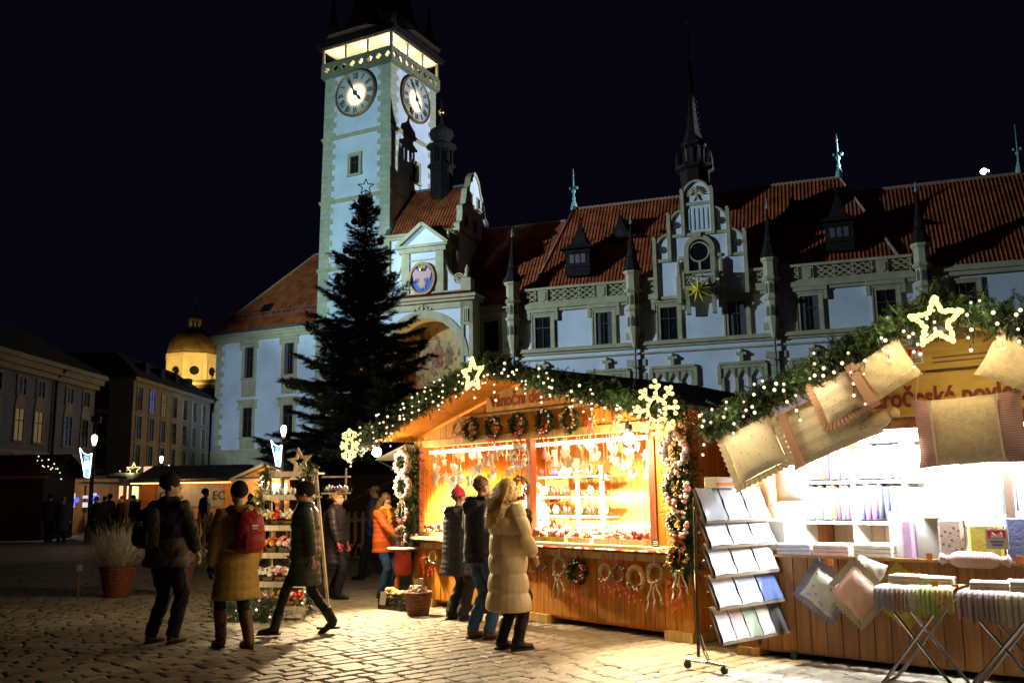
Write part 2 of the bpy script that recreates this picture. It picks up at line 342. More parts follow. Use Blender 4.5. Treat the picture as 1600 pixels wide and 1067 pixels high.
def pix(P):
    v = Vector(P) - Vector((0,0,CAM_H)); z = v.dot(fwd); return (800+1450*v.dot(rt)/z, 533.5-1450*v.dot(up)/z, z)
spots_ = []
for ri in range(-150, 150):
    base = ri*ROWW; along = -30 + rs.random()*0.3
    while along < 40:
        v_ = rs.choice(VAR); c = rown*base + rowd*(along + v_[0]/2); along += v_[0]
        if c.y < 6.5 or c.y > 31: continue
        px, py, z = pix((c.x, c.y, 0))
        if px < -180 or px > 1780 or py > 1200: continue
        # under the stalls no paving shows
        d = Vector((c.x, c.y, 0)); a = (d - S1.o); b_ = (d - S2.o)
        if 0.1 < a.dot(S1.u) < 5.0 and 0.4 < a.dot(S1.v) < 4.0: continue
        spots_.append((c.copy(), v_, rs.uniform(-0.004, 0.003), rs.uniform(-0.012, 0.012), 0 <= px <= 1600 and py <= 1067))
vis = sorted([s for s in spots_ if s[4]], key=lambda s: s[0].length)
near = set(id(s) for s in vis[:300])
V, F_, T_ = [], [], []
for s in spots_:
    c, (l, vs, fs, me, tn), dz, dr, _ = s
    if id(s) in near:
        link('cobble', me, GROUND, (c.x, c.y, dz), rang + dr)
    else:
        ca, sa = cos(rang+dr), sin(rang+dr); b = len(V)
        V.extend([(c.x + x*ca - y*sa, c.y + x*sa + y*ca, z+dz) for x, y, z in vs]); F_.extend([tuple(b+i for i in f) for f in fs]); T_.extend([min(1,max(0,tn+rs.uniform(-.2,.2)))]*len(vs))
mb = MB(); mb.v = V; mb.f = F_; mb.m = [0]*len(F_); me = mb.mesh('cobbles_farther', SETT); a = me.attributes.new('tint','FLOAT','POINT'); a.data.foreach_set('value', T_)
o = link('cobbles_farther', me, GROUND); o['kind'] = 'stuff'
# ================================================================== TOWN HALL
TH = thing('town_hall', 'white plastered town hall with tall clock tower, red tiled roofs and sandstone trim', 'town hall', (TX, TY, 0), FB.rz)
RA = R(-8)                                         # the tower and the north wing stand turned by eight degrees
def PA(name, mb, m, parent=TH, smooth=False): return mb.build(name, m, parent, smooth, rot=(RA if parent is TH else None))
def PB(name, mb, m, parent=TH, smooth=False): return mb.build(name, m, parent, smooth)
# ---------------- tower shaft
def taper(z): return -9.75 + (z-20)/30*0.62
mb = MB(); zs = [0, 20, 34.3, 41.8, 49.3]
vs = []
for z in zs: vs += [(taper(z),0,z),(0,0,z),(0,9.1,z),(taper(z),9.1,z)]
fs = [(4*i+j,4*i+(j+1)%4,4*i+4+(j+1)%4,4*i+4+j) for i in range(4) for j in range(4)] + [(16,17,18,19)]
mb.add(vs, fs); TW = PA('tower_wall', mb, PLASTER)
q = {}
for nm, a, b in (('long',1.75,1.5),('short',1.35,1.1)):
    k = MB(); k.cbox(-a, 0.05, -0.05, b, 0, 0.62, 0.02); q[nm, 0] = k.mesh('quoin', STONE)
    k = MB(); k.cbox(-0.05, a, -0.05, b, 0, 0.62, 0.02); q[nm, 1] = k.mesh('quoin', STONE)
    k = MB(); k.cbox(-a, 0.05, -b, 0.05, 0, 0.62, 0.02); q[nm, 2] = k.mesh('quoin', STONE)
z = 7.0; i = 0
while z < 49.0:
    nm = ('long','short')[i % 2]
    link('quoin', q[nm,0], TW, (0,0,z)); link('quoin', q[('long','short')[(i+1)%2],1], TW, (taper(z),0,z))
    if z > 27: link('quoin', q[('long','short')[(i+1)%2],2], TW, (0,9.1,z))
    z += 0.632; i += 1
for z in (41.7, 34.2, 26.4):
    k = MB(); w = taper(z); k.box(w-.22, .22, -.22, 9.3, z, z+.22); k.box(w-.13, .13, -.13, 9.2, z-.22, z); PA('string_course', k, STONE2, TW)
# windows: stone surround with a deep reveal, dark panes, brown bars
def window_meshes(w, h, fw=0.32, proud=0.13, bars=(1,2), hood=None, sill=True, arch=False):
    out = {}
    k = MB(); k.box(-w/2-fw, -w/2, -proud, .02, 0, h+fw); k.box(w/2, w/2+fw, -proud, .02, 0, h+fw); k.box(-w/2, w/2, -proud, .02, h, h+fw)
    if fw > .2: k.box(-w/2-fw-.06, -w/2-fw+.1, -proud-.05, .02, 0, h+fw+.06); k.box(w/2+fw-.1, w/2+fw+.06, -proud-.05, .02, 0, h+fw+.06); k.box(-w/2-fw+.1, w/2+fw-.1, -proud-.05, .02, h+fw-.1, h+fw+.06)
    if sill: k.box(-w/2-fw-.12, w/2+fw+.12, -proud-.14, .02, -.2, 0)
    if hood == 'ears':
        k.box(-w/2-fw-.45, w/2+fw+.45, -proud-.16, .02, h+fw+.1, h+fw+.5)
        for s in (-1, 1):
            x = s*(w/2+fw+.28); k.box(x-.17, x+.17, -proud-.1, .02, h+fw-.75, h+fw+.1)
    if hood == 'cornice':
        k.box(-w/2-fw-.4, w/2+fw+.4, -proud-.35, .02, h+fw+.35, h+fw+.6); k.box(-w/2-fw-.25, w/2+fw+.25, -proud-.15, .02, h+fw+.1, h+fw+.35)
        for s in (-1, 1):
            x = s*(w/2+fw+.15); k.box(x-.14, x+.14, -proud-.2, .02, h+fw-.5, h+fw+.1)
    out['frame'] = k.mesh('window', STONE2)
    k = MB(); k.quad((-w/2,-.01,0),(w/2,-.01,0),(w/2,-.01,h),(-w/2,-.01,h)); out['pane'] = k.mesh('pane', GLASSD)
    k = MB(); t = .07
    k.box(-w/2, -w/2+t, -.07, 0, 0, h); k.box(w/2-t, w/2, -.07, 0, 0, h); k.box(-w/2, w/2, -.07, 0, 0, t); k.box(-w/2, w/2, -.07, 0, h-t, h)
    for i in range(1, bars[0]+1): x = -w/2 + w*i/(bars[0]+1); k.box(x-t/2, x+t/2, -.075, 0, 0, h)
    if bars[1] == 2: k.box(-w/2, w/2, -.08, 0, h*.64, h*.64+.09)
    elif bars[1]: 
        for i in range(1, bars[1]+1): zz = h*i/(bars[1]+1); k.box(-w/2, w/2, -.072, 0, zz-t/2, zz+t/2)
    out['sash'] = k.mesh('sash', SASH); return out
CURT = mat('grey_curtain',(.10,.10,.11),.9,.3,4)
def put_window(ms, parent, loc, rz=0, name='window', drop=(), curtain=None):
    o = link(name, ms['frame'], parent, loc, rz)
    for n in ('pane','sash'):
        if n not in drop: link(n, ms[n], o)
    if curtain:
        w, h = curtain
        for sd in (-1,1):
            k = MB(); n_ = 8; x0 = w/2*.98; x1 = w*random.uniform(.16,.3)
            k.add([(sd*(x1+(x0-x1)*i/n_), -.02-.012*(i%2), z_) for i in range(n_+1) for z_ in (.05,h-.05)], [(2*i,2*i+2,2*i+3,2*i+1) for i in range(n_)]); k.build('curtain', CURT, o)
    return o
wt = window_meshes(1.15, 2.1, .3, .22, (1,2))
def ra_loc(u, v, z): return (u*cos(RA)-v*sin(RA), u*sin(RA)+v*cos(RA), z)
put_window(wt, TH, ra_loc(-4.7, -.02, 36.95), RA)
put_window(wt, TH, ra_loc(.02, 4.75, 36.6), RA + pi/2)
# ---------------- clocks
DIAL = bpy.data.materials.new('clock_dial'); DIAL.use_nodes = True
_n = DIAL.node_tree.nodes; _l = DIAL.node_tree.links; _b = _n['Principled BSDF']; _b.inputs['Base Color'].default_value = (.80,.78,.70,1); _b.inputs['Roughness'].default_value = .5
_t = _n.new('ShaderNodeBsdfTranslucent'); _t.inputs[0].default_value = (.85,.8,.66,1); _m = _n.new('ShaderNodeMixShader'); _m.inputs[0].default_value = .4
_l.new(_b.outputs[0], _m.inputs[1]); _l.new(_t.outputs[0], _m.inputs[2]); _l.new(_m.outputs[0], _n['Material Output'].inputs[0])
NUM = mat('clock_numeral', (0.015, 0.09, 0.10), 0.6); GILT = mat('gilt_rim', (0.42, 0.22, 0.07), 0.4, 0.15, 4, metal=0.6)
ROM = ['XII','I','II','III','IIII','V','VI','VII','VIII','IX','X','XI']
def clock(loc, rz):
    k = MB(); k.torus((0,-.36,0), 2.70, .11, 48, 8); k.lathe([(2.74,-.02),(2.74,-.34),(2.66,-.34),(2.66,-.02)], 48, ax='y'); C = k.build('clock', GILT, TH, True, loc, rz)
    k = MB(); k.add([(2.68*cos(2*pi*i/48),-.31,2.68*sin(2*pi*i/48)) for i in range(48)],[tuple(range(48))]); k.build('dial', DIAL, C)
    k = MB(); k.torus((0,-.32,0), 2.5, .02, 48, 4); k.torus((0,-.32,0), 1.5, .015, 40, 4); k.build('ring', GILT, C)
    for i in range(12):
        a = pi/2 - i*pi/6; s = ROM[i]; k = MB(); n = len(s); w = .15
        x = -(n-1)*w/2*1.25
        for ch in s:
            if ch == 'I': k.box(x-.06, x+.06, -.02, .02, -.38, .38)
            elif ch == 'V': k.beam((x-.13,0,.32),(x,0,-.32),.04,.15,(0,1,0)); k.beam((x+.13,0,.32),(x,0,-.32),.04,.06,(0,1,0)); x += .08
            else: k.beam((x-.13,0,.32),(x+.13,0,-.32),.04,.15,(0,1,0)); k.beam((x+.13,0,.32),(x-.13,0,-.32),.04,.06,(0,1,0)); x += .08
            x += w*1.25
        k.build('numeral', NUM, C, loc=(2.02*cos(a), -.335, 2.02*sin(a)), rot=(0, -(a-pi/2), 0))
    for nm, ang, L, wd in (('minute_hand', 90+29, 2.1, .16), ('hour_hand', 90-140, 1.35, .2)):
        k = MB(); k.prism([(-.09,-.45),(.09,-.45),(.05,0),(wd,L*.72),(0,L),(-wd,L*.72),(-.05,0)], -.04, 0)
        k.build(nm, NUM, C, loc=(0,-.42 if nm[0]=='m' else -.38,0), rot=(0, R(90-ang), 0))
    k = MB(); k.lathe([(.22,-.5),(.3,-.44),(.3,-.34)], 12, ax='y'); k.build('hub', NUM, C)
    return C
clock(ra_loc(-4.65, 0, 46.45), RA); clock(ra_loc(0, 4.65, 46.45), RA+pi/2)
for (u, v) in ((-4.5, -.09), (.09, 4.45)):
    o_ = area('clock_lamp', FA.w(u, v, 46.2), FA.w(u + (0 if u < -1 else 5), v - (5 if u < -1 else 0), 46.2), 95, (1.0, .80, .50), 2.4, 2.4); o_.data.shape = 'DISK'
# ---------------- gallery
GS = mat('gallery_stone', (0.23, 0.215, 0.13), 0.85, 0.2, 1.5, 0.3)
CREAM = mat('gallery_plaster', (0.80, 0.72, 0.55), 0.85, 0.1, 0.8)
w0 = -9.35
k = MB(); k.box(w0-.3, .3, -.3, 9.5, 49.3, 49.55); k.box(w0-.15, .15, -.15, 9.35, 49.1, 49.3); GA = PA('gallery', k, GS)
def quatre(cx, cz, s=.30):
    pts = []
    for i in range(32):
        a = 2*pi*i/32; pts.append((cx + s*(1.0+.42*abs(cos(2*a))**.8)*cos(a), cz + s*(1.0+.42*abs(cos(2*a))**.8)*sin(a)))
    return pts
def rect_ring(cx, cz, hw, hh):
    pts = []
    for i in range(32):
        a = 2*pi*i/32; c, s_ = cos(a), sin(a); t = min(hw/abs(c) if abs(c) > 1e-6 else 9e9, hh/abs(s_) if abs(s_) > 1e-6 else 9e9); pts.append((cx+c*t, cz+s_*t))
    return pts
NQ = 8; pw = 9.75/NQ
k = MB(); k.strip(quatre(0, 0), rect_ring(0, 0, pw/2-.05, .62), -.12, .12); pm = k.mesh('parapet_panel', GS)
for i in range(NQ):
    link('parapet_panel', pm, GA, (w0-.15+pw*(i+.5), -.15, 50.2)); link('parapet_panel', pm, GA, (.15, -.15+pw*(i+.5), 50.2), pi/2)
k = MB()
for a in (-.3, .05):
    pass
k.box(w0-.3, .3, -.28, .02, 50.82, 51.05); k.box(.02, .3, -.28, 9.5, 50.82, 51.05); k.box(w0-.3, w0-.02, -.28, 9.5, 49.55, 51.05); k.box(w0-.3, .3, 9.2, 9.5, 49.55, 51.05)
for i in range(NQ+1):
    x = w0-.15+pw*i; k.box(x-.07, x+.07, -.3, .0, 49.55, 50.82); y = -.15+pw*i; k.box(.0, .3, y-.07, y+.07, 49.55, 50.82)
PA('parapet_rail', k, GS, GA)
k = MB()
for (x, y) in ((w0-.1,-.1),(.1,-.1),(.1,9.3),(w0-.1,9.3)): k.box(x-.12, x+.12, y-.12, y+.12, 51.05, 52.75)
PA('corner_post', k, GS, GA)
for i in (1, 2):
    k = MB(); x = w0 + 9.35*i/3; k.box(x-.08, x+.08, -.2, -.05, 51.05, 52.75); PA('gallery_post', k, GS, GA)
    k = MB(); y = 9.2*i/3; k.box(.05, .2, y-.08, y+.08, 51.05, 52.75); PA('gallery_post', k, GS, GA)
k = MB(); k.box(w0+2.0, -2.0, 2.0, 7.2, 49.4, 52.75); k.box(w0-.2, .2, -.2, 9.4, 52.7, 52.78); PA('watch_room', k, CREAM, GA)
k = MB(); k.box(-5.4,-4.4,1.95,2.0,50,52); k.box(-2.0,-1.95,3.6,4.6,50,52); PA('watch_room_door', k, SASH, GA)
for (u, v) in ((-8.2, .9), (-4.7, .9), (-1.0, 1.0), (-.9, 4.6), (-.9, 8.1)):
    lamp('gallery_lamp', FA.w(u, v, 51.5), 190, (1.0, .80, .48), .12)
# ---------------- tower helm
k = MB(); k.box(w0-.65, .65, -.65, 9.85, 52.78, 53.05); k.box(w0-.85, .85, -.85, 10.05, 53.05, 53.35); RT = PA('tower_roof', k, SLATE)
k = MB(); cx, cyy = w0/2, 4.6; vs = []; prof = [(5.3,53.35),(4.3,54.2),(3.5,55.6),(2.9,57.6),(2.5,60),(2.6,60.3),(2.0,61),(1.8,64),(2.1,64.3),(1.0,66),(.25,74),(.05,77)]
k.lathe([(r*1.35, z) for r, z in prof], 8, (cx, cyy, 0), a0=pi/8); PA('helm', k, SLATE, RT)
for (x, y) in ((w0+.6,.6),(-.6,.6),(-.6,8.6),(w0+.6,8.6)):
    k = MB(); k.lathe([(.75,53.35),(.75,55.3),(.95,55.4),(.5,56.3),(.12,59.6),(.05,60.2)], 8, (x,y,0)); c_ = PA('corner_turret', k, SLATE, RT)
    k = MB(); k.ball((x,y,60.3), .28); PA('gilded_ball', k, GOLD, RT, True)
# ---------------- north wing (left of the tower)
k = MB(); k.box(-25.4, -9.0, .6, 15, 0, 20.0); NW = PA('north_wing_wall', k, PLASTER)
k = MB(); k.box(-25.6,-9.4,.35,.6,0,6.6); k.box(-25.65,-9.4,.2,.6,6.6,7.0); PA('plinth', k, STONE2, NW)
k = MB(); k.box(-25.7,-9.2,.3,15,19.55,19.9); k.box(-25.85,-9.2,.1,15,19.9,20.25); k.box(-26.0,-9.2,-.1,15,20.25,20.6); PA('cornice', k, STONE2, NW)
z = 7.0; i = 0
qm = {}
for nm, a in (('l',1.3),('s',.85)):
    kk = MB(); kk.cbox(-.05, a, -.05, 1.0, 0, .6, .02); qm[nm] = kk.mesh('quoin', STONE)
while z < 19.4: link('quoin', qm['ls'[i%2]], NW, (-25.4,.6,z)); z += .615; i += 1
wn = window_meshes(1.45, 3.6, .3, .16, (1,2), 'cornice'); wn2 = window_meshes(1.45, 3.4, .3, .16, (1,2), 'cornice')
kp = MB(); kp.box(-1.1, 1.1, -.1, .02, -2.2, -.25); pnl = kp.mesh('apron', STONE2)
for u in (-20.1, -14.05):
    a = put_window(wn, TH, ra_loc(u, .6, 15.2), RA, curtain=(1.45,3.6)); link('apron', pnl, a)
    a = put_window(wn2, TH, ra_loc(u, .6, 8.35), RA)
    k = MB(); k.box(-1.1,1.1,-.1,.02,-1.3,-.25); k.build('apron', STONE2, a)
def tiles(mb, eave0, eave1, top0, top1, step=0.36, r=0.062):
    """ribs of pantiles on a slope given by its eave line and its top line"""
    e0, e1, t0, t1 = map(Vector, (eave0, eave1, top0, top1)); L = (e1-e0).length; d = (e1-e0)/L
    nrm = d.cross((t0+t1)/2-(e0+e1)/2).normalized()
    mb.quad(e0, e1, t1, t0)
    n = int(L/step); a0 = (t0-e0).dot(d); a1 = (t1-e0).dot(d); upv = ((t0-e0) - d*a0); 
    for i in range(n+1):
        s = i*step; f0, f1 = 0.0, 1.0
        if s < a0: f1 = min(f1, s/a0)
        if s > a1 and L-a1 > 1e-6: f1 = min(f1, (L-s)/(L-a1))
        if a0 < 0 and s < 0: continue
        if f1 < .03: continue
        p = e0 + d*s; q = p + upv*f1
        h = d*(r); up_ = nrm*(r*.9)
        m1 = max(2, int(f1*upv.length/0.9)); prev = None
        m1 = max(1, int(f1*upv.length/0.55)); lift = nrm*.035; jx = d*random.uniform(-.015,.015)
        for t_ in range(m1):
            p_ = p + upv*(f1*t_/m1) + jx; q_ = p + upv*(f1*(t_+1.06)/m1) if t_ < m1-1 else q; l_ = lift*random.uniform(.7,1.3)
            mb.add([p_-h+l_, p_+up_+l_, p_+h+l_, q_-h, q_+up_, q_+h], [(0,1,4,3),(1,2,5,4),(0,2,1)])
    return mb
k = MB(); E0, E1, T0, T1 = (-26.1,-.2,20.65),(-9.3,-.2,20.65),(-16.5,7.5,31.0),(-9.3,7.5,31.0)
tiles(k, E0, E1, T0, T1); k.quad((-26.1,15.4,20.65),E0,T0,T0); NR = PA('north_wing_roof', k, TILE)
k = MB(); k.tube([E0, T0, T1], .16, 6); PA('ridge_tiles', k, mat('ridge_pale',(.36,.20,.14),.8), NR)
k = MB(); k.tube([(-26.2,-.32,20.62),(-9.4,-.32,20.62)], .14, 8); k.tube([(-9.9,-.3,20.6),(-9.9,.2,19.6)], .08, 6); PA('gutter', k, LEAD, NR)
k = MB()
for i in range(10):
    u = -23.3 + i*1.5; k.box(u-.04,u+.04,1.0,1.08,21.9,22.95)
k.box(-24.3,-9.4,1.0,1.05,22.4,22.48); k.box(-23.6,-9.4,1.0,1.05,22.85,22.93); PA('snow_guard', k, mat('red_rail',(.30,.10,.08),.6), NR)
k = MB(); sl = Vector((0,7.7,10.35)).normalized()
p = Vector((-18.9,1.55,23.1)); k.beam(p, p+sl*1.2, 1.5, .25, (0,-.8,.6)); PA('skylight', k, GLASSD, NR)
# ---------------- entrance block beside the tower
k = MB(); k.box(.25, 8.0, .05, 8.2, 0, 29.0); BW = PB('entrance_block_wall', k, PLASTER)
k = MB(); k.box(-.05,8.25,-.2,.3,28.55,28.85); k.box(-.05,8.4,-.4,.3,28.85,29.15); k.box(7.35,8.06,-.0,.3,21,28.5); PB('cornice', k, STONE2, BW)
k = MB(); tiles(k, (-.3,-.5,29.1),(7.85,-.5,29.1),(-.3,4.1,35.2),(7.85,4.1,35.2)); k.quad((-.3,8.7,29.1),(7.85,8.7,29.1),(7.85,4.1,35.2),(-.3,4.1,35.2)); BR = PB('entrance_block_roof', k, TILE)
k = MB(); k.tube([(-.3,4.1,35.25),(7.8,4.1,35.25)], .16, 6); k.beam((.05,-.5,29.2),(.05,3.9,35.2),.5,.14,(0,-1,1)); PB('flashing', k, LEAD, BR)
gpts = [(-.1,28.9),(-.35,29.6),(.35,30.1),(.55,31.0),(.4,31.7),(1.3,32.2),(1.6,33.2),(1.75,33.9),(2.4,34.4),(2.9,35.6),(3.6,36.2),(4.1,36.4),(4.6,36.2),(5.3,35.6),(5.8,34.4),(6.45,33.9),(6.6,33.2),(6.9,32.2),(7.8,31.7),(7.65,31.0),(7.85,30.1),(8.55,29.6),(8.3,28.9)]
k = MB(); k.prism(gpts, 7.85, 8.25, 'yz'); GB = PB('stepped_gable', k, PLASTER)
k = MB(); cg = (4.1,31.4); k.strip([(cg[0]+(a-cg[0])*.93, cg[1]+(b-cg[1])*.94) for a,b in gpts], [(cg[0]+(a-cg[0])*1.03, cg[1]+(b-cg[1])*1.03) for a,b in gpts], 7.75, 8.4, 'yz'); PB('gable_coping', k, STONE2, GB)
wg = window_meshes(.7, 1.2, .14, .1, (1,1), None)
for (v, z) in ((3.0,32.6),(5.2,32.6),(1.6,29.7),(4.1,29.7),(6.6,29.7)):
    put_window(wg, TH, (8.26, v, z), pi/2)
# lantern turret on the roof
k = MB(); k.lathe([(1.25,33.6),(1.25,37.4),(1.6,37.6),(1.6,37.75),(1.15,37.9)], 8, (4.4,3.9,0), a0=pi/8); LT = PB('lantern_turret', k, SLATE)
k = MB()
for i in range(8):
    a = 2*pi*i/8+pi/8; k.beam((4.4+1.08*cos(a),3.9+1.08*sin(a),37.8),(4.4+1.08*cos(a),3.9+1.08*sin(a),39.7),.3,.3)
k.lathe([(1.0,37.8),(1.0,38.1)],8,(4.4,3.9,0),a0=pi/8); PB('lantern_arcade', k, SLATE, LT)
k = MB(); k.lathe([(1.15,39.6),(1.2,39.75),(1.75,39.9),(1.65,40.05),(.95,40.4),(.85,40.6),(1.25,41.0),(1.4,41.45),(1.25,41.9),(.7,42.25),(.25,42.6),(.12,43.2),(.06,45.6)], 12, (4.4,3.9,0)); PB('onion_dome', k, SLATE, LT, True)
k = MB(); k.ball((4.4,3.9,44.1), .36); PB('gilded_ball', k, GOLD, LT, True)
# ---------------- portal with the painted arch
k = MB()
arc = [(5.0+4.2*cos(R(t)), 15.2+4.2*sin(R(t))) for t in range(0, 181, 6)]
outer = [(-.5,0),(-.5,20.9),(10.5,20.9),(10.5,0)]
poly = [(-.5,0),(.8,0)] + arc[::-1] + [(9.2,0),(10.5,0),(10.5,20.9),(-.5,20.9)]
k.prism(poly, -2.0, -1.3); PW = PB('portal_wall', k, PLASTER)
k = MB(); k.strip(arc, [(5.0+5.0*cos(R(t)), 15.2+5.0*sin(R(t))) for t in range(0,181,6)], -2.1, -1.95, closed=False); PB('arch_moulding', k, STONE2, PW)
k = MB()
for x in (9.25, -.55): k.box(x, x+1.2, -2.3, 0, 14.2, 14.6); k.box(x, x+1.2, -2.16, 0, 0, 1.2)
k.box(9.2,10.55,-2.12,-1.9,18.4,20.9); k.box(9.2,9.55,-2.12,0,0,20.9); k.box(10.1,10.55,-2.12,0,0,20.9); k.box(9.55,10.1,-2.1,-1.9,11.6,12.1)
k.box(-.5,-.1,-2.12,0,0,20.9); k.box(-.5,10.5,-2.12,-1.9,20.2,20.9); PB('pilaster', k, STONE2, PW)
for i in range(3):
    k = MB(); k.box(9.55+i*.2,9.66+i*.2,-2.22,-2.1,18.7,20.0); PB('triglyph', k, STONE2, PW)
k = MB(); k.box(-.8,10.85,-2.4,0,20.9,21.2); k.box(-1.0,11.05,-2.65,0,21.2,21.5); PC = PB('portal_cornice', k, STONE2)
k = MB(); tiles(k, (-1.1,-2.75,21.52),(11.15,-2.75,21.52),(-1.1,-1.5,22.0),(11.15,-1.5,22.0), .3, .09); PB('tile_ledge', k, TILE, PC)
k = MB(); k.box(.25,.8,-1.3,0,0,16); k.box(9.2,9.5,-1.3,0,0,16)
for i in range(len(arc)-1):
    (x0,z0),(x1,z1) = arc[i],arc[i+1]; k.add([(x0,-1.4,z0),(x1,-1.4,z1),(x1,0,z1),(x0,0,z0),(x0*1.02-.1,-1.4,z0+.3),(x1*1.02-.1,-1.4,z1+.3),(x1*1.02-.1,0,z1+.3),(x0*1.02-.1,0,z0+.3)],[(0,1,2,3),(4,7,6,5)])
PB('arch_vault', k, CREAM, PW)
def mural_mat():
    m = bpy.data.materials.new('mural_paint'); m.use_nodes = True; nt = m.node_tree; N = nt.nodes; L = nt.links; b = N['Principled BSDF']; b.inputs['Roughness'].default_value = .9
    tc = N.new('ShaderNodeTexCoord'); nz = N.new('ShaderNodeTexNoise'); nz.inputs['Scale'].default_value = .55; nz.inputs['Detail'].default_value = 5; nz.inputs['Distortion'].default_value = 1.6
    L.new(tc.outputs['Object'], nz.inputs['Vector']); cr = N.new('ShaderNodeValToRGB'); L.new(nz.outputs[0], cr.inputs[0]); e = cr.color_ramp.elements
    e[0].position = .30; e[0].color = (.10,.06,.03,1); e[1].position = .74; e[1].color = (.60,.42,.16,1)
    for p, c in ((.40,(.30,.11,.04,1)),(.46,(.50,.33,.12,1)),(.55,(.42,.27,.10,1)),(.62,(.30,.23,.14,1))):
        x = e.new(p); x.color = c
    L.new(cr.outputs[0], b.inputs['Base Color']); return m
k = MB(); k.quad((.5,-.02,0),(9.5,-.02,0),(9.5,-.02,19.6),(.5,-.02,19.6)); MU = PB('mural', k, mural_mat(), PW)
FIG = [mat('mural_robe_red',(.30,.12,.05),.9,.5,1.5), mat('mural_robe_ochre',(.44,.29,.11),.9,.4,1.5), mat('mural_robe_dark',(.22,.14,.07),.9,.5,1.5), mat('mural_robe_pale',(.44,.35,.2),.9,.4,1.5)]
rm = random.Random(5)
for i in range(13):
    x = 1.7 + (i % 7)*1.05 + rm.uniform(-.2,.2); z = (11.2 if i < 7 else 14.6) + rm.uniform(-.3,.3); s = rm.uniform(.85,1.1)
    k = MB(); k.prism([(x-.42*s,z),(x+.45*s,z),(x+.38*s,z+1.5*s),(x+.62*s,z+1.0*s),(x+.66*s,z+1.25*s),(x+.3*s,z+2.1*s),(x+.13*s,z+2.2*s),(x+.17*s,z+2.55*s),(x,z+2.72*s),(x-.17*s,z+2.55*s),(x-.13*s,z+2.2*s),(x-.35*s,z+2.0*s),(x-.5*s,z+1.0*s)], -.035-.002*i, -.022)
    PB('painted_figure', k, FIG[rm.randrange(4)], PW)
lamp('portal_lamp', FB.w(5.0, -1.0, 4.5), 2600, (1.0, .66, .22), .15)
# aedicule above the portal
k = MB(); k.box(2.4, 7.0, -1.5, 0, 21.5, 27.1); AE = PB('aedicule', k, PLASTER)
k = MB()
for x in (2.3, 6.2): k.box(x, x+.9, -1.62, 0, 21.5, 26.6)
k.box(2.0,7.4,-1.75,0,26.5,27.0); k.box(1.75,7.65,-1.95,0,27.0,27.3); k.box(3.2,6.2,-1.58,-1.5,25.6,25.75); k.box(-.2,10.1,-1.6,0,21.9,22.2)
for s in (-1,1):
    k.beam((4.7+s*2.95,-1.3,27.25),(4.7,-1.3,29.55),1.3,.36,(0,0,1))
PB('pediment_moulding', k, STONE2, AE)
k = MB(); k.prism([(2.1,27.28),(7.3,27.28),(4.7,29.4)], -1.5, -.4); PB('tympanum', k, PLASTER, AE)
for s in (-1, 1):
    prof = [(2.3,21.9)]
    for t in range(0, 91, 9): prof.append((2.3+2.35*(1-sin(R(t)))*1.0+.0, 0))
    pts = [(2.3,21.9),(4.55,21.9),(4.55,23.4)] + [(4.35-2.0*sin(R(t))**1.0*1.0, 23.3+3.2*(1-cos(R(t)))) for t in range(10, 91, 8)] + [(2.3,26.6)]
    pts = [(4.7+s*a, b) for a, b in pts]; k = MB(); k.prism(pts, -1.35, -.9); PB('volute_wing', k, PLASTER, AE)
    edge = [Vector((4.7+s*(4.35-2.0*sin(R(t))), -1.3, 23.3+3.2*(1-cos(R(t))))) for t in range(10, 91, 8)]
    k = MB(); k.tube(edge, .16, 6); c0 = Vector((4.7+s*4.0,-1.35,23.35)); k.tube([c0+Vector((s*cos(R(a))*.62*(1-a/900),0,sin(R(a))*.62*(1-a/900))) for a in range(0,721,30)], .1, 5); PB('volute_scroll', k, STONE2, AE)
    k = MB(); k.box(4.7+s*4.9-.55,4.7+s*4.9+.55,-1.7,-.6,21.5,23.3); k.ball((4.7+s*4.9,-1.2,23.7),.35); k.lathe([(.2,23.9),(.3,24.2),(.05,24.8)],8,(4.7+s*4.9,-1.2,0)); PB('pedestal', k, STONE2, AE)
k = MB(); k.ball((1.9,-1.2,27.8),.3); k.ball((7.5,-1.2,27.8),.3); k.lathe([(.12,28),(.2,28.4),(.03,28.8)],8,(7.5,-1.2,0)); PB('urn', k, STONE2, AE, True)
ov = lambda s, n=40: [(4.7+1.42*s*cos(2*pi*i/n), 23.65+1.68*s*sin(2*pi*i/n)) for i in range(n)]
k = MB(); k.prism(ov(.92), -1.62, -1.5); CA = PB('coat_of_arms', k, mat('heraldic_blue',(.04,.13,.42),.6))
k = MB(); k.strip(ov(.9), ov(1.06), -1.78, -1.5); PB('gilt_frame', k, GILT, CA, False)
eag = [(0,.95),(.13,.85),(.28,.92),(.2,.72),(.14,.6),(.35,.62),(.6,.85),(.72,.62),(.85,.5),(.8,.2),(.72,-.1),(.6,-.3),(.5,.05),(.4,-.35),(.3,0),(.2,-.25),(.45,-.6),(.25,-.62),(.3,-1.0),(.1,-.8),(0,-1.1)]
k = MB(); k.prism([(4.7+a*1.28, 23.75+b*1.2) for a, b in eag] + [(4.7-a*1.28, 23.75+b*1.2) for a, b in eag[::-1]][1:-1], -1.7, -1.62)
PB('chequered_eagle', k, checker('heraldic_chequer',(.55,.05,.04),(.75,.70,.62),6.2), CA)
k = MB(); k.lathe([(.3,24.35),(.34,24.6)],8,(4.7,-1.66,.1)); k.prism([(4.3,24.85),(5.1,24.85),(5.2,25.2),(4.95,25.0),(4.7,25.25),(4.45,25.0),(4.2,25.2)],-1.7,-1.62); PB('gold_crown', k, GOLD, CA)
k = MB()
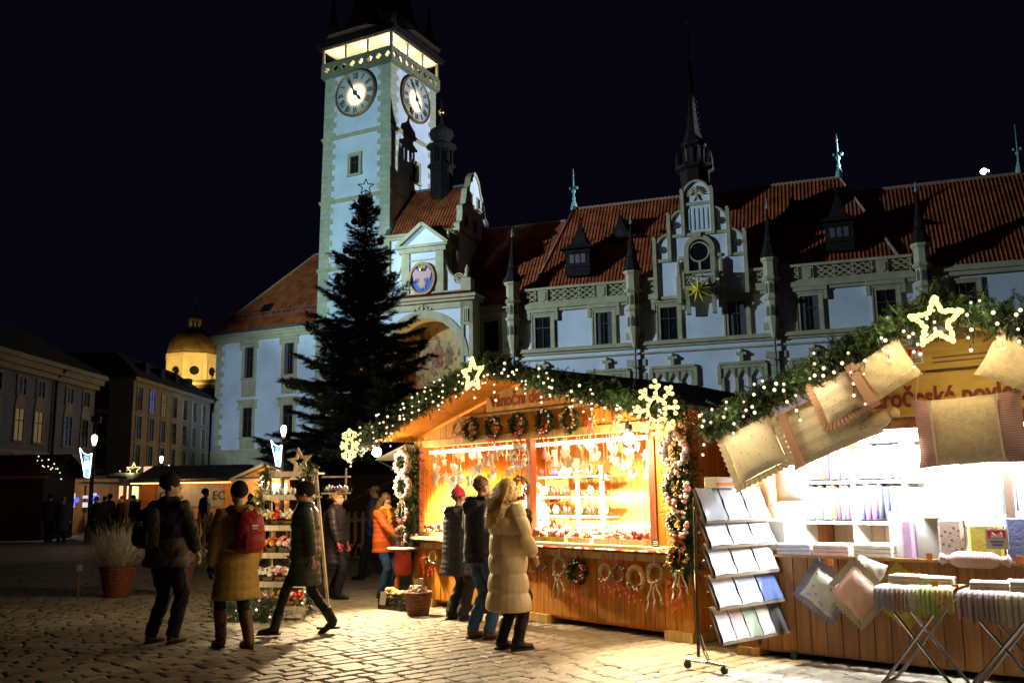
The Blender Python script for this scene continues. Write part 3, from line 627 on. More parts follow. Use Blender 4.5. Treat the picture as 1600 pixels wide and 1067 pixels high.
for a,b,r_ in ((0,0,.25),(.5,.05,.2),(-.5,.05,.2),(.95,-.1,.15),(-.95,-.1,.15),(0,.3,.2),(.3,.22,.16),(-.3,.22,.16)): k.ball((5.0+a,-2.1,20.4+b), r_, .15, r_*.8)
PB('carved_cartouche', k, STONE2, PW, True)

# ---------------- main wing
k = MB(); k.box(7.9, 78, 0, 15, 0, 20.2); MW = PB('main_wing_wall', k, PLASTER)
k = MB(); k.box(7.9,14.2,-.25,.0,19.75,20.1); k.box(7.9,14.2,-.45,.0,20.1,20.5); k.box(52.3,78,-.3,0,19.6,20.0); k.box(52.3,78,-.45,0,20.0,20.5)
k.box(14.3,28.7,-.35,0,19.75,20.25); k.box(37.3,52.2,-.35,0,19.75,20.25); k.box(14.3,28.7,-.2,0,19.45,19.75); k.box(37.3,52.2,-.2,0,19.45,19.75)
k.box(13.8,78,-.3,0,15.35,15.72); k.box(13.8,78,-.14,0,15.1,15.35); k.box(13.8,78,-.12,0,14.55,14.72); PB('string_course', k, STONE2, MW)
k = MB(); k.box(10.6,78,-.3,0,0,1.2); PB('plinth', k, STONE2, MW)
wm = window_meshes(1.6, 3.15, .36, .13, (1,2), 'ears', sill=False); wp = window_meshes(1.6, 3.15, .36, .12, (1,2), None, sill=True)
put_window(wp, TH, (11.75, 0, 15.78))
for u in (17.25, 23.5, 29.85, 36.2, 42.6, 49.1): put_window(wm, TH, (u, 0, 15.75), curtain=(1.6,3.15) if u in (23.5,36.2,42.6) else None)
for u in (55.5, 61.8): put_window(wp, TH, (u, 0, 15.8))
# lower windows with three blind lancets and a finial above
def tri_window():
    k = MB(); W_, H_ = 3.5, 5.0
    for x in (-1.95, -.68, .5, 1.62): k.box(x, x+.3, -.22, .02, 0, 5.1)
    k.box(-1.95,1.92,-.2,.02,6.0,6.35); k.box(-1.95,1.92,-.18,.02,3.55,3.75); k.box(-2.0,1.97,-.24,.02,-.25,0)
    k.box(-2.1,2.07,-.28,.02,6.35,6.6)
    for s in (-1, 1): k.box(s*2.08-.17,s*2.08+.17,-.24,.02,4.6,6.35)
    for x in (-1.65,-.38,.8):           # pointed heads
        w = .97 if x != -.38 else .88; 
        k.prism([(x-.02,5.1),(x+w*.5,5.95),(x-.02,6.02)], -.16, .02); k.prism([(x+w*.5,5.95),(x+w+.02,5.1),(x+w+.02,6.02)], -.16, .02)
    k.box(-.17,.17,-.3,.02,6.6,7.2); k.box(-.45,.45,-.3,.0,7.2,7.45); k.ball((0,-.15,7.55),.22)
    out = {'frame': k.mesh('window', STONE2)}
    k = MB()
    for x in (-1.65,-.38,.8): k.quad((x,-.015,0),(x+.95,-.015,0),(x+.95,-.015,3.55),(x,-.015,3.55))
    out['pane'] = k.mesh('pane', GLASSD)
    k = MB()
    for x in (-1.65,-.38,.8): k.box(x+.43,x+.5,-.06,0,0,3.55); k.box(x,x+.95,-.055,0,2.2,2.28)
    out['sash'] = k.mesh('sash', SASH); return out
tw_ = tri_window()
for u in (17.4, 23.7, 30.05, 36.4, 42.8, 49.2): put_window(tw_, TH, (u, 0, 6.7))
# pinnacle turrets between the bays
k = MB()
for i in range(8): pass
k.lathe([(.18,15.2),(.55,16.8),(.6,17.0),(.62,18.6),(.8,18.8),(.8,18.95),(.62,19.1),(.62,20.4),(.85,20.6),(.9,20.75),(.68,20.9),(.68,22.2),(.9,22.45),(.92,22.6)], 8, (0,-.4,0), a0=pi/8)
tur = k.mesh('pinnacle_turret', STONE2)
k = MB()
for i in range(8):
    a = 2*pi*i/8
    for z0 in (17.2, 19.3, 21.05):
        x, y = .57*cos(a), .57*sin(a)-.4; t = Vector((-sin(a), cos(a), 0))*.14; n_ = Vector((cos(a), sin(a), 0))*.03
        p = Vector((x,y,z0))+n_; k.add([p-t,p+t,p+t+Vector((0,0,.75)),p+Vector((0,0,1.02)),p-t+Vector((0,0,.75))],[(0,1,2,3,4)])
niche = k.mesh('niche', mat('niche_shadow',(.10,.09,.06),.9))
k = MB(); k.lathe([(1.0,22.6),(.75,23.1),(.5,23.9),(.36,24.8),(.42,24.9),(.28,25.1),(.1,27.0),(.04,27.4)], 8, (0,-.4,0), a0=pi/8)
for i in range(8):
    a = 2*pi*i/8; k.ball((.5*cos(a),.5*sin(a)-.4,24.0),.1,nu=5,nv=3); k.ball((.3*cos(a),.3*sin(a)-.4,25.0),.08,nu=5,nv=3)
tsp = k.mesh('spirelet', SLATE)
k = MB(); k.tube([(0,-.4,27.2),(0,-.4,28.3)], .05, 5); k.ball((0,-.4,27.5),.15); k.ball((0,-.4,27.85),.09); k.box(-.16,.16,-.43,-.37,27.62,27.7); tfi = k.mesh('finial', COPPER)
k = MB(); k.cbox(-.95,.95,-.1,.02,0,.62,.02); qa = k.mesh('quoin', STONE); k = MB(); k.cbox(-.6,.6,-.1,.02,0,.62,.02); qb = k.mesh('quoin', STONE)
k = MB(); k.tube([(0,-.32,0),(0,-.32,17.4)], .1, 8); k.box(-.18,.18,-.5,-.2,16.9,17.3); k.box(-.15,.15,-.45,-.2,13.2,13.35); dpm = k.mesh('downpipe', LEAD)
for u in (14.25, 26.55, 39.45, 52.2, 64.6):
    t = link('pinnacle_turret', tur, TH, (u,0,0)); link('niche', niche, t); link('spirelet', tsp, t); link('finial', tfi, t); link('downpipe', dpm, t)
    i = 0; z = 9.5
    while z < 17.4:
        if not (14.4 < z+.3 < 15.8): link('quoin', (qa,qb)[i%2], t, (0,0,z))
        z += .66; i += 1
# balustrade with pierced tracery
k = MB(); ww = 1.45
for s in (-1,1): k.beam((-ww/2*s,-.2,.16),(ww/2*s,-.2,1.2),.12,.11,(0,1,0))
k.beam((-ww/2,-.2,.68),(0,-.2,1.2),.1,.08,(0,1,0)); k.beam((0,-.2,1.2),(ww/2,-.2,.68),.1,.08,(0,1,0)); k.beam((ww/2,-.2,.68),(0,-.2,.16),.1,.08,(0,1,0)); k.beam((0,-.2,.16),(-ww/2,-.2,.68),.1,.08,(0,1,0))
k.box(ww/2-.04,ww/2+.04,-.26,-.14,.1,1.25); tpm = k.mesh('tracery_panel', STONE2)
k = MB(); k.box(-.5,.5,-.3,-.1,.1,1.25); k.box(-.3,.3,-.36,-.3,.3,1.05); k.prism([(-.3,.3),(.3,.3),(0,.12)],-.36,-.3); spm = k.mesh('shield_panel', STONE2)
for (a, b) in ((15.1, 25.7), (40.3, 51.3), (27.4, 28.6), (37.4, 38.7)):
    k = MB(); k.box(a-.1,b+.1,-.36,0,20.25,20.42); k.box(a-.1,b+.1,-.4,0,21.6,21.85); k.box(a-.1,b+.1,-.06,.1,20.4,21.62,0); BL = PB('balustrade', k, STONE2)
    n = max(1, int((b-a)/1.5))
    for i in range(n):
        x = a + (b-a)*(i+.5)/n; link('shield_panel' if i in (1, n-2) else 'tracery_panel', spm if i in (1, n-2) else tpm, BL, (x,-.02,20.33))
# roofs of the main wing
ev, rz_, rv = 21.3, 32.0, 7.2
k = MB(); tiles(k, (15.9,.1,ev),(50.7,.1,ev),(18.7,rv,rz_),(46.0,rv,rz_), .36, .062)
k.quad((15.9,15,ev),(15.9,.1,ev),(18.7,rv,rz_),(18.7,rv,rz_)); k.quad((50.7,.1,ev),(50.7,15,ev),(46,rv,rz_),(46,rv,rz_)); MR = PB('pavilion_roof', k, TILE)
k = MB(); k.tube([(15.9,.1,ev),(18.7,rv,rz_),(46,rv,rz_),(50.7,.1,ev)], .17, 6)
for i in range(64): k.ball((18.9+i*.425,rv,rz_+.14),.11,.11,.08,6,3)
PB('ridge_tiles', k, MATS['ridge_pale'], MR)
for u in (18.7, 46.0):
    k = MB(); k.lathe([(.45,31.9),(.3,32.6),(.14,33.0),(.2,33.2),(.1,33.5),(.08,34.5),(.03,36.6)],8,(u,rv,0)); k.ball((u,rv,34.0),.24); k.ball((u-.35,rv,34.4),.17); k.ball((u+.35,rv,34.4),.17); k.ball((u,rv,35.9),.1); PB('ridge_finial', k, COPPER, MR)
k = MB(); tiles(k, (7.9,-.3,20.5),(16.6,-.3,20.5),(7.9,7,30.7),(18.2,7,30.7), .36, .062); LR = PB('link_roof', k, TILE)
k = MB(); k.tube([(7.9,7,30.75),(17.8,7,30.75)], .17, 6); PB('ridge_tiles', k, MATS['ridge_pale'], LR)
k = MB(); tiles(k, (47,-.3,20.5),(78,-.3,20.5),(44.5,7,30.2),(78,7,30.2), .36, .062); SR = PB('south_roof', k, TILE)
k = MB(); k.tube([(44.5,7,30.25),(78,7,30.25)], .17, 6); PB('ridge_tiles', k, MATS['ridge_pale'], SR)
k = MB(); u = 61.7; k.lathe([(.4,30.2),(.25,31),(.12,31.5),(.07,33),(.03,35)],8,(u,7,0)); k.ball((u,7,32.2),.22); k.ball((u-.3,7,32.6),.15); k.ball((u+.3,7,32.6),.15); PB('ridge_finial', k, COPPER, SR)
# dormers
def dormer(u, z, big):
    fv = .1 + (z-ev)/(rz_-ev)*(rv-.1)
    if big:
        k = MB(); k.box(-.95,.95,-.75,1.6,-.5,1.7); d = k.build('dormer', SLATE, TH, loc=(u,fv,z)); d.scale = (1.3,1.3,1.25)
        k = MB(); vs = [(-1.35,-1.1,1.7),(1.35,-1.1,1.7),(1.35,1.6,1.7),(-1.35,1.6,1.7)]; mid = [(-.6,-.35,2.35),(.6,-.35,2.35),(.6,1.2,2.35),(-.6,1.2,2.35)]; top = [(-.06,.3,4.1),(.06,.3,4.1),(.06,.42,4.1),(-.06,.42,4.1)]
        k.add(vs+mid+top, [(3,2,1,0)]+[(4*a+i,4*a+(i+1)%4,4*a+4+(i+1)%4,4*a+4+i) for a in (0,1) for i in range(4)]+[(8,9,10,11)]); k.tube([(0,.36,4.0),(0,.36,5.0)],.04,5); k.ball((0,.36,4.5),.12); k.build('dormer_roof', SLATE, d)
        k = MB(); 
        for i in range(3): x = -.62+i*.45; k.box(x,x+.34,-.78,-.74,.55,1.25)
        k.build('shutter', mat('dormer_louvre',(.12,.11,.11),.6), d)
        k = MB(); k.box(-1.05,1.05,-.85,-.7,1.4,1.55); k.box(-1.05,1.05,-.85,-.7,.2,.32); k.build('dormer_sill', SLATE, d)
    else:
        k = MB(); k.prism([(-1.15,0),(1.15,0),(.9,.1),(.25,1.2),(0,2.0),(-.25,1.2),(-.9,.1)], -.55, 1.6); k.tube([(0,-.4,1.9),(0,-.4,2.6)],.04,5); k.box(-1.35,-1.05,-.6,-.3,-.05,.15); k.box(1.05,1.35,-.6,-.3,-.05,.15); d = k.build('roof_vent', SLATE, TH, loc=(u,fv,z)); d.scale = (1.25,1.25,1.25)
        k = MB(); k.prism([(-.4,.15),(.4,.15),(0,.95)], -.58, -.56); k.build('louvre', IRON, d)
dormer(20.8, 23.6, True); dormer(45.6, 23.6, True); dormer(24.6, 27.2, False); dormer(30.4, 27.4, False); dormer(41.6, 27.2, False)
# central gable
half = [(4.25,19.6),(4.25,24.1)] + [(4.25-1.35*(1-cos(R(t))), 24.1+1.75*sin(R(t))) for t in range(15,91,15)] + [(2.85,25.85)] + [(2.85-1.3*(1-cos(R(t))), 25.9+2.2*sin(R(t))) for t in range(15,91,15)] + [(1.42,28.2),(1.42,28.9)] + [(1.42-1.42*(1-cos(R(t))), 28.9+2.0*sin(R(t))) for t in range(15,91,15)]
GC = 33.05
gp = [(GC+a,b) for a,b in half] + [(GC-a,b) for a,b in half[::-1]][1:]
k = MB(); k.prism(gp, -.35, .35); CG = PB('central_gable', k, PLASTER)
k = MB()
for a, z0, z1 in ((4.25,19.6,25.5),(2.8,23.2,27.8),(1.4,25.5,30.0)):
    for s in (-1, 1): x = GC+s*a; k.box(x-.17,x+.17,-.6,-.3,z0,z1); k.ball((x,-.45,z1+.1),.2,nu=6,nv=4)
k.box(GC-4.3,GC-2.8,-.52,-.3,23.2,23.5); k.box(GC+2.8,GC+4.3,-.52,-.3,23.2,23.5); k.box(GC-2.9,GC+2.9,-.52,-.3,25.5,25.8); k.box(GC-1.4,GC+1.4,-.5,-.3,28.5,28.8); k.box(GC-4.3,GC+4.3,-.45,-.3,19.6,19.9)
PB('gable_pilaster', k, STONE2, CG)
k = MB()
for s in (-1, 1):
    for (r0, c0) in (((1.35,1.75),(2.9,24.1)),((1.3,2.2),(1.55,25.9))):
        k.tube([(GC+s*(c0[0]+r0[0]*cos(R(t))), -.42, c0[1]+r0[1]*sin(R(t))) for t in range(0,91,10)], .14, 6)
k.tube([(GC+1.42*cos(R(t)), -.42, 28.9+2.0*sin(R(t))) for t in range(0,181,12)], .16, 6); PB('gable_coping', k, STONE2, CG)
k = MB()
for s in (-1, 1):
    for (x, z) in ((3.5,24.4),(2.15,26.7)): k.tube([(GC+s*(x+.35*cos(R(a))*(1-a/700)), -.4, z+.35*sin(R(a))*(1-a/700)) for a in range(0,540,30)], .09, 5)
PB('scroll_tracery', k, mat('dark_scroll',(.08,.075,.06),.8), CG)
k = MB()
for i in range(5): x = GC-.95+i*.42; k.box(x,x+.2,-.42,-.34,26.1,28.2)
PB('blind_arcade', k, PLASTER, CG)
k = MB(); rr = random.Random(3)
k.ball((GC,-.38,29.6),.28,.12,.55)
for s in (-1,1):
    for i in range(6): a = R(10+i*16); k.tube([(GC+s*.1,-.4,29.6),(GC+s*1.1*cos(a),-.4,29.3+1.1*sin(a))],[.1,.05],5)
    k.tube([(GC,-.4,29.4),(GC+s*.35,-.4,28.95)],[.12,.05],5)
k.ball((GC,-.4,30.2),.2,.12,.2); PB('carved_eagle', k, STONE2, CG, True)
aw = [(GC+1.2*cos(R(t)), 24.1+1.2*sin(R(t))) for t in range(0,181,9)]; ao = [(GC+1.55*cos(R(t)), 24.1+1.55*sin(R(t))) for t in range(0,181,9)]
k = MB(); k.strip([(GC+1.0,21.8)]+[(GC+1.0*cos(R(t)),24.1+1.0*sin(R(t))) for t in range(0,181,9)]+[(GC-1.0,21.8)], [(GC+1.45,21.8)]+[(GC+1.45*cos(R(t)),24.1+1.45*sin(R(t))) for t in range(0,181,9)]+[(GC-1.45,21.8)], -.6, -.33, closed=False); k.box(GC-2.0,GC-1.45,-.5,-.33,23.3,23.6); k.box(GC+1.45,GC+2.0,-.5,-.33,23.3,23.6); k.box(GC-.25,GC+.25,-.7,-.4,25.3,25.8); AW = PB('arched_window', k, STONE2)
k = MB(); k.prism([(GC-1.0,21.8),(GC+1.0,21.8)]+[(GC+1.0*cos(R(t)),24.1+1.0*sin(R(t))) for t in range(0,181,9)], -.39, -.36); PB('pane', k, GLASSD, AW)
k = MB(); k.torus((GC,-.45,23.9),.92,.09,28,6); k.box(GC-.1,GC+.1,-.5,-.4,21.8,23.0); PB('sash', k, STONE2, AW)
k = MB(); k.box(GC-1.5,GC+1.5,-1.6,-.35,20.2,20.45); k.box(GC-1.5,GC+1.5,-1.6,-1.4,21.65,21.85); k.box(GC-1.5,GC-1.35,-1.6,-.35,21.65,21.85); k.box(GC+1.35,GC+1.5,-1.6,-.35,21.65,21.85)
for s in (-1,1):
    k.box(GC+s*1.42-.1,GC+s*1.42+.1,-1.62,-1.38,20.3,21.9); k.prism([(-1.5,20.2),(-.35,20.2),(-.35,17.9),(-.7,18.0),(-.8,19.2)], GC+s*1.2-.18, GC+s*1.2+.18, 'yz')
    k.box(GC+s*2.0-.2,GC+s*2.0+.2,-.9,-.35,19.0,21.6); k.lathe([(.2,21.6),(.22,22.9),(.03,23.3)],6,(GC+s*2.0,-.6,0))
BC = PB('balcony', k, STONE2)
for i in range(3):
    x = GC-.9+i*.9; k = MB()
    for s in (-1,1): k.beam((x-.45*s,-1.5,20.45),(x+.45*s,-1.5,21.65),.1,.1,(0,1,0))
    k.tube([(x+.35*cos(R(t)),-1.5,21.0+.35*sin(R(t))) for t in range(0,361,30)],.05,5); PB('balcony_tracery', k, STONE2, BC)
for y0 in (-1.0,):
    k = MB()
    for s in (-1,1): k.beam((GC+s*1.42,-1.5,20.45),(GC+s*1.42,-.4,21.65),.1,.1,(1,0,0)); k.beam((GC+s*1.42,-.4,20.45),(GC+s*1.42,-1.5,21.65),.1,.1,(1,0,0))
    PB('balcony_tracery', k, STONE2, BC)
# ridge fleche
k = MB(); fu, fv_ = 32.2, 4.9
k.lathe([(1.5,29.5),(1.5,33.6),(2.0,33.8),(2.0,34.1),(1.2,34.2)], 8, (fu,fv_,0), a0=pi/8); FLE = PB('ridge_spire', k, SLATE)
k = MB()
for i in range(8):
    a = 2*pi*i/8+pi/8; k.beam((fu+1.0*cos(a),fv_+1.0*sin(a),34.1),(fu+1.0*cos(a),fv_+1.0*sin(a),36.4),.22,.22); a2 = a+pi/8; k.lathe([(.2,34.1),(.2,34.9),(.02,36)],5,(fu+1.75*cos(a),fv_+1.75*sin(a),0))
k.lathe([(.5,34.1),(.5,36.4)],8,(fu,fv_,0)); PB('lantern_arcade', k, SLATE, FLE)
k = MB(); k.lathe([(1.25,36.3),(1.35,36.5),(1.0,37.0),(.62,38.2),(.42,40.2),(.25,43),(.08,46.2),(.04,50)], 8, (fu,fv_,0), a0=pi/8)
for i in range(14):
    z = 37.5+i*.6; r_ = .75-(i/14)*.6
    for s in (-1,1): k.ball((fu+s*r_,fv_-.1,z),.09,nu=5,nv=3)
PB('needle', k, SLATE, FLE)
k = MB(); k.ball((fu-.12,fv_,46.3),.14); k.ball((fu+.2,fv_,46.2),.14); k.ball((fu-.3,fv_,48.8),.08); k.ball((fu,fv_,50),.1); PB('gilded_ball', k, GOLD, FLE, True)
# the roof floodlight that lights the tower
fb = thing('roof_floodlight', 'lit floodlight on the ridge of the dark red roof at the right', 'floodlight', FB.w(59.9, 10.5, 30.6), FB.rz)
k = MB(); k.tube([(0,0,-6),(0,0,1.0)],.06,6); k.beam((-.5,0,1.2),(-.2,-.1,1.2),.9,.8); k.build('housing', IRON, fb)
k = MB(); k.ball((-.62,-.25,1.25),.42,.3,.3); k.build('lens', emit('flood_lens',(.8,.85,1),14), fb)
# gilded star hung on the balcony
def star_pts(n, r1, r2, a0=pi/2): return [((r1 if i%2==0 else r2)*cos(a0+pi*i/n), (r1 if i%2==0 else r2)*sin(a0+pi*i/n)) for i in range(2*n)]
gs = thing('gilded_star', 'golden many pointed star hung on the town hall balcony', 'star', FB.w(GC, -2.0, 19.9), FB.rz)
sp = star_pts(9, 1.25, .5); k = MB(); vs = [(0,-.35,0),(0,.35,0)] + [(a,0,b) for a,b in sp]; k.add(vs, [(0,2+i,2+(i+1)%18) for i in range(18)]+[(1,2+(i+1)%18,2+i) for i in range(18)]); k.tube([(0,0,1.0),(0,.35,1.9)],.02,4); k.build('star_body', mat('star_gold',(.80,.60,.05),.45,.1,3), gs)
# ================================================================== HOUSES ON THE FAR SIDE OF THE SQUARE
LITW = emit('lit_window', (1.0, .72, .32), .12); BLUEW = emit('blue_lit_window', (.25, .3, 1.0), .25)
def house_window(w, h, fm, lit=None, arch=False):
    k = MB(); f = .14
    k.box(-w/2-f,-w/2,-.09,.01,0,h+f); k.box(w/2,w/2+f,-.09,.01,0,h+f); k.box(-w/2,w/2,-.09,.01,h,h+f); k.box(-w/2-.22,w/2+.22,-.16,.01,-.14,0)
    if arch: k.prism([(-w/2-.1,h+f)]+[(-(w/2+.1)*cos(R(t)), h+f+(w/2+.45)*sin(R(t))) for t in range(15,180,15)]+[(w/2+.1,h+f)],-.07,.01)
    o = {'frame': k.mesh('window', fm)}
    k = MB(); k.quad((-w/2,-.01,0),(w/2,-.01,0),(w/2,-.01,h),(-w/2,-.01,h)); o['pane'] = k.mesh('pane', lit or GLASSD)
    k = MB(); t = .045; k.box(-t,t,-.05,0,0,h); k.box(-w/2,w/2,-.05,0,h*.62,h*.62+.08); k.box(-w/2,-w/2+t,-.05,0,0,h); k.box(w/2-t,w/2,-.05,0,0,h); o['sash'] = k.mesh('sash', SASH); return o
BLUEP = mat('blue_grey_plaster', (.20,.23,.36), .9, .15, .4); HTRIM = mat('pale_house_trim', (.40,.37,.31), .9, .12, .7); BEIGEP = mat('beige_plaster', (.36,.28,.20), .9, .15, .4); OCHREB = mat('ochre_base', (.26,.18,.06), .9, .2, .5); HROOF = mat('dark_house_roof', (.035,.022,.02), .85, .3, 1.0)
BH = thing('blue_house', 'dim blue grey town house with arched windows at the left edge', 'house', (-36.4, 58, 0), R(90))   # local x runs away from the camera, local -y faces the square
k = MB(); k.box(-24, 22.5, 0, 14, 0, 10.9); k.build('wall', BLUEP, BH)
k = MB(); k.box(-24,22.6,-.35,14,10.9,11.3); k.box(-24,22.7,-.7,14,11.3,11.75); k.box(-24,22.7,-1.0,14,11.75,12.1); k.box(-24,22.5,-.12,0,5.0,5.2); k.build('cornice', HTRIM, BH)
k = MB(); k.prism([(-1.1,12.1),(14,12.1),(7,16.6)], -24, 22.6, 'yz'); k.build('roof', HROOF, BH)
k = MB(); k.tube([(15.2,-.9,11.8),(15.2,-.2,11.0),(15.2,-.2,0)],.12,6); k.build('downpipe', IRON, BH)
wa = house_window(1.25,2.3,HTRIM,None,True); wal = house_window(1.25,2.3,HTRIM,LITW,True); ws_ = house_window(1.1,1.25,HTRIM)
for i, x in enumerate((-12,-8.2,-4.2,-.4,3.6,7.0,10.3,13.1,17.8,20.8)):
    put_window(wal if i in (6,7) else wa, BH, (x,0,5.9)); put_window(ws_, BH, (x,0,9.3)); put_window(wa, BH, (x,0,1.6))
EH = thing('beige_house', 'dim beige corner house of three storeys with ochre base', 'house', (-34.5, 84, 0), 0)
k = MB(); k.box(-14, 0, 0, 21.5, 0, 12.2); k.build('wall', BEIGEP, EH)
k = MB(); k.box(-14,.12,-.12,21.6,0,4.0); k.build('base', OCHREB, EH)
k = MB(); k.box(-14,.35,-.35,21.8,12.2,12.55); k.box(-14,.12,-.1,21.6,4.0,4.15); k.build('cornice', HTRIM, EH)
k = MB(); k.add([(-14.3,-.7,12.5),(.7,-.7,12.5),(.7,22,12.5),(-14.3,22,12.5),(-11,3,15.3),(-3,3,15.3),(-3,18,15.3),(-11,18,15.3)],[(0,1,5,4),(1,2,6,5),(2,3,7,6),(3,0,4,7),(4,5,6,7)]); rf = k.build('roof', HROOF, EH)
for y in (4,8,12,16):
    k = MB(); k.box(-1.8,-.4,y-.5,y+.5,12.6,14.3); k.build('dormer', HROOF, rf)
wb = house_window(1.5,2.3,HTRIM); wb2 = house_window(1.15,2.1,HTRIM); wbl = house_window(1.15,2.1,HTRIM,LITW); wbb = house_window(1.15,2.1,HTRIM,BLUEW)
for z in (4.3,6.9,9.6): put_window(wb, EH, (-2.9,0,z))
for i, y in enumerate((1.4,4.4,7.4,10.4,13.4,16.4,19.4)):
    for z in (4.35,6.95,9.6): put_window(wbl if (i,z)==(2,9.6) else (wbb if (i,z)==(1,9.6) else wb2), EH, (0,y,z), pi/2)
k = MB(); k.box(-14,0,0,.8,0,11); DH = thing('narrow_house', 'dark narrow house wedged between the beige house and the town hall', 'house', (-34.0, 110, 0), 0)
k.v = []; k.f = []; k.m = []; k.box(-2,9,0,10,0,11.5); k.build('wall', BLUEP, DH); k = MB(); k.prism([(-2.3,11.5),(9.3,11.5),(3.5,14.5)],-.3,10); k.build('roof', HROOF, DH)
for x in (1.0,4.5):
    for z in (4.5,8): put_window(wb2, DH, (x,0,z))
# ---------------- lit church dome
CHX, CHY = -62.5, 180
CHP = mat('church_plaster', (.62,.50,.30), .85, .1, .5); CHD = mat('copper_dome', (.12,.08,.03), .6, .45, .6)
CH = thing('church', 'distant church with floodlit yellow drum, dark dome and lantern', 'church', (CHX, CHY, 0), R(22))
k = MB(); k.lathe([(5.0,0),(5.0,28.0),(5.5,28.3),(5.5,29.0),(4.8,29.2)], 8, a0=pi/8); k.build('drum', CHP, CH)
k = MB(); k.lathe([(4.95,29.0),(4.9,30.0),(4.5,31.5),(3.7,32.8),(2.4,33.8),(1.2,34.2),(1.1,34.3)], 24); k.build('dome', CHD, CH, True)
k = MB(); k.lathe([(1.35,34.1),(1.35,34.5)],8)
for i in range(8): a = 2*pi*i/8; k.beam((1.0*cos(a),1.0*sin(a),34.5),(1.0*cos(a),1.0*sin(a),36.2),.32,.32)
k.lathe([(1.25,36.2),(1.35,36.4),(.85,37.0),(.5,37.2),(.6,37.7),(.25,38.2),(.08,39.6)],8); k.build('lantern', CHP, CH)
k = MB(); k.ball((0,0,39.0),.28); k.box(-.45,.45,-.06,.06,40.2,40.35); k.box(-.06,.06,-.06,.06,39.6,40.9); k.build('gilded_cross', GOLD, CH)
for i in range(8):
    a = 2*pi*i/8 + pi/4; k = MB(); rr_ = 4.66
    k.lathe([(1.15,-.05),(1.15,.14),(.85,.14),(.85,.0)],16,ax='y'); w_ = k.build('round_window', CHP, CH, loc=(rr_*cos(a),rr_*sin(a),25.6), rot=a+pi/2)
    k = MB(); k.lathe([(.88,0),(.88,.01)],16,(0,-.06,0),ax='y'); k.build('pane', GLASSD, w_)
for sx in (-1,1):
    k = MB(); k.prism([(0,22.0),(5.5,22.0),(5.5,24.2),(4.2,23.6),(2.4,23.4),(1.2,24.4),(0,25.4)], -.6, .6); k.build('buttress_scroll', CHP, CH, loc=(4.0*sx,-3.8,0), rot=R(-35 if sx>0 else 215))
for i in range(8): a = 2*pi*i/8+pi/8; k = MB(); k.beam((5.0*cos(a),5.0*sin(a),22),(5.0*cos(a),5.0*sin(a),28.2),.7,.7); k.build('drum_pilaster', CHP, CH)
k = MB(); k.box(-4,14,-9,8,0,22.6); k.box(-4.3,14.3,-9.3,8.3,22.2,22.8); k.build('nave', CHP, CH); k = MB(); k.prism([(-4.5,22.8),(14.5,22.8),(5,23.6)],-9.4,8.4); k.build('nave_roof', CHD, CH)
for (dx, dy, dz, pw_) in ((-11,-13,23.6,6000),(5,-15,24,7000),(14,-9,24,4000)):
    spot('church_flood', (CHX+dx, CHY+dy, dz), (CHX, CHY, 26.5), pw_, (1.0,.68,.20), 62, .8, .3)
# ================================================================== CHRISTMAS TREE
rt_ = random.Random(21)
TRX, TRY = -6.15, 38.0
CT = thing('christmas_tree', 'tall dark spruce Christmas tree in front of the clock tower', 'Christmas tree', (TRX, TRY, 0), 0)
TRH = 14.4
k = MB(); k.tube([(0,0,0),(.05,0,4),(-.03,.02,8),(.02,0,12),(0,0,14.1)], [.24,.19,.13,.06,.015], 8); k.build('trunk', mat('spruce_bark',(.05,.035,.025),.95,.3,8,.4), CT)
NEEDLE = mat('spruce_needles', (.060,.115,.075), .6, .45, 2.2, spec=.3)
bv = MB(); TP, TD, TL = [], [], []
def spray(P, D, L, rr, n=13): TP.append(tuple(P)); TD.append(tuple(D)); TL.append(L)
z = 0.55; ang = 0
tips = []
while z < 14.0:
    f = 1 - (z/14.2); env = 5.3*(f**1.0) + .12
    if z < 1.6: env *= .85 + .1*z
    nb = 9 if z < 11 else 8
    for i in range(nb):
        ang += 2.39996; a = ang + rt_.uniform(-.2,.2); L = env*rt_.uniform(.45,1.06)
        if rt_.random() < .07: L *= 1.18
        d = Vector((cos(a), sin(a), 0)); droop = rt_.uniform(-.34,-.02) if z < 9 else rt_.uniform(-.05,.35)
        if z > 12.6: droop = .9
        pts = []; n = 7
        for s in range(n+1):
            t = s/n; pts.append(Vector((0,0,z)) + d*(L*t) + Vector((0,0,L*(droop*t + .30*t*t*(1 if z<11 else .6)))))
        if L > .7: bv.tube([pts[0], pts[3], pts[6]], [.035,.022,.008], 4, False)
        tips.append((pts[-1], z, a, L))
        m = max(3, int(L/.17)); sd = d.cross(Vector((0,0,1)))
        for s in range(m):
            t = .16 + .84*(s+.5)/m; seg = min(n-1, int(t*n)); P = pts[seg].lerp(pts[seg+1], t*n-seg); D0 = (pts[seg+1]-pts[seg]).normalized()
            tl = (1-t*.72)*L*.36 + .13
            for sg in (-1, 1):
                D = (D0*.75 + sd*sg*rt_.uniform(.65,1.0) + Vector((0,0,rt_.uniform(-.32,.12)))).normalized(); tl2 = tl*rt_.uniform(.7,1.15)
                q = int(tl2/.2)+1
                for u in range(q): spray(P + D*(tl2*u/q), (D + Vector((rt_.uniform(-.15,.15),rt_.uniform(-.15,.15),-.06*u))), tl2/q*1.15, rt_, 12)
                if tl2 > .45:
                    for u in range(int(tl2/.22)):
                        P2 = P + D*(tl2*(u+.6)/(tl2/.22)); sp2 = D.cross(Vector((0,0,1))).normalized()*rt_.choice((-1,1)); spray(P2, D*.6+sp2*.8+Vector((0,0,-.15)), rt_.uniform(.15,.28), rt_, 10)
        spray(pts[-2], pts[-1]-pts[-2], (pts[-1]-pts[-2]).length+.1, rt_, 12)
    z += .34 if z < 9 else .24
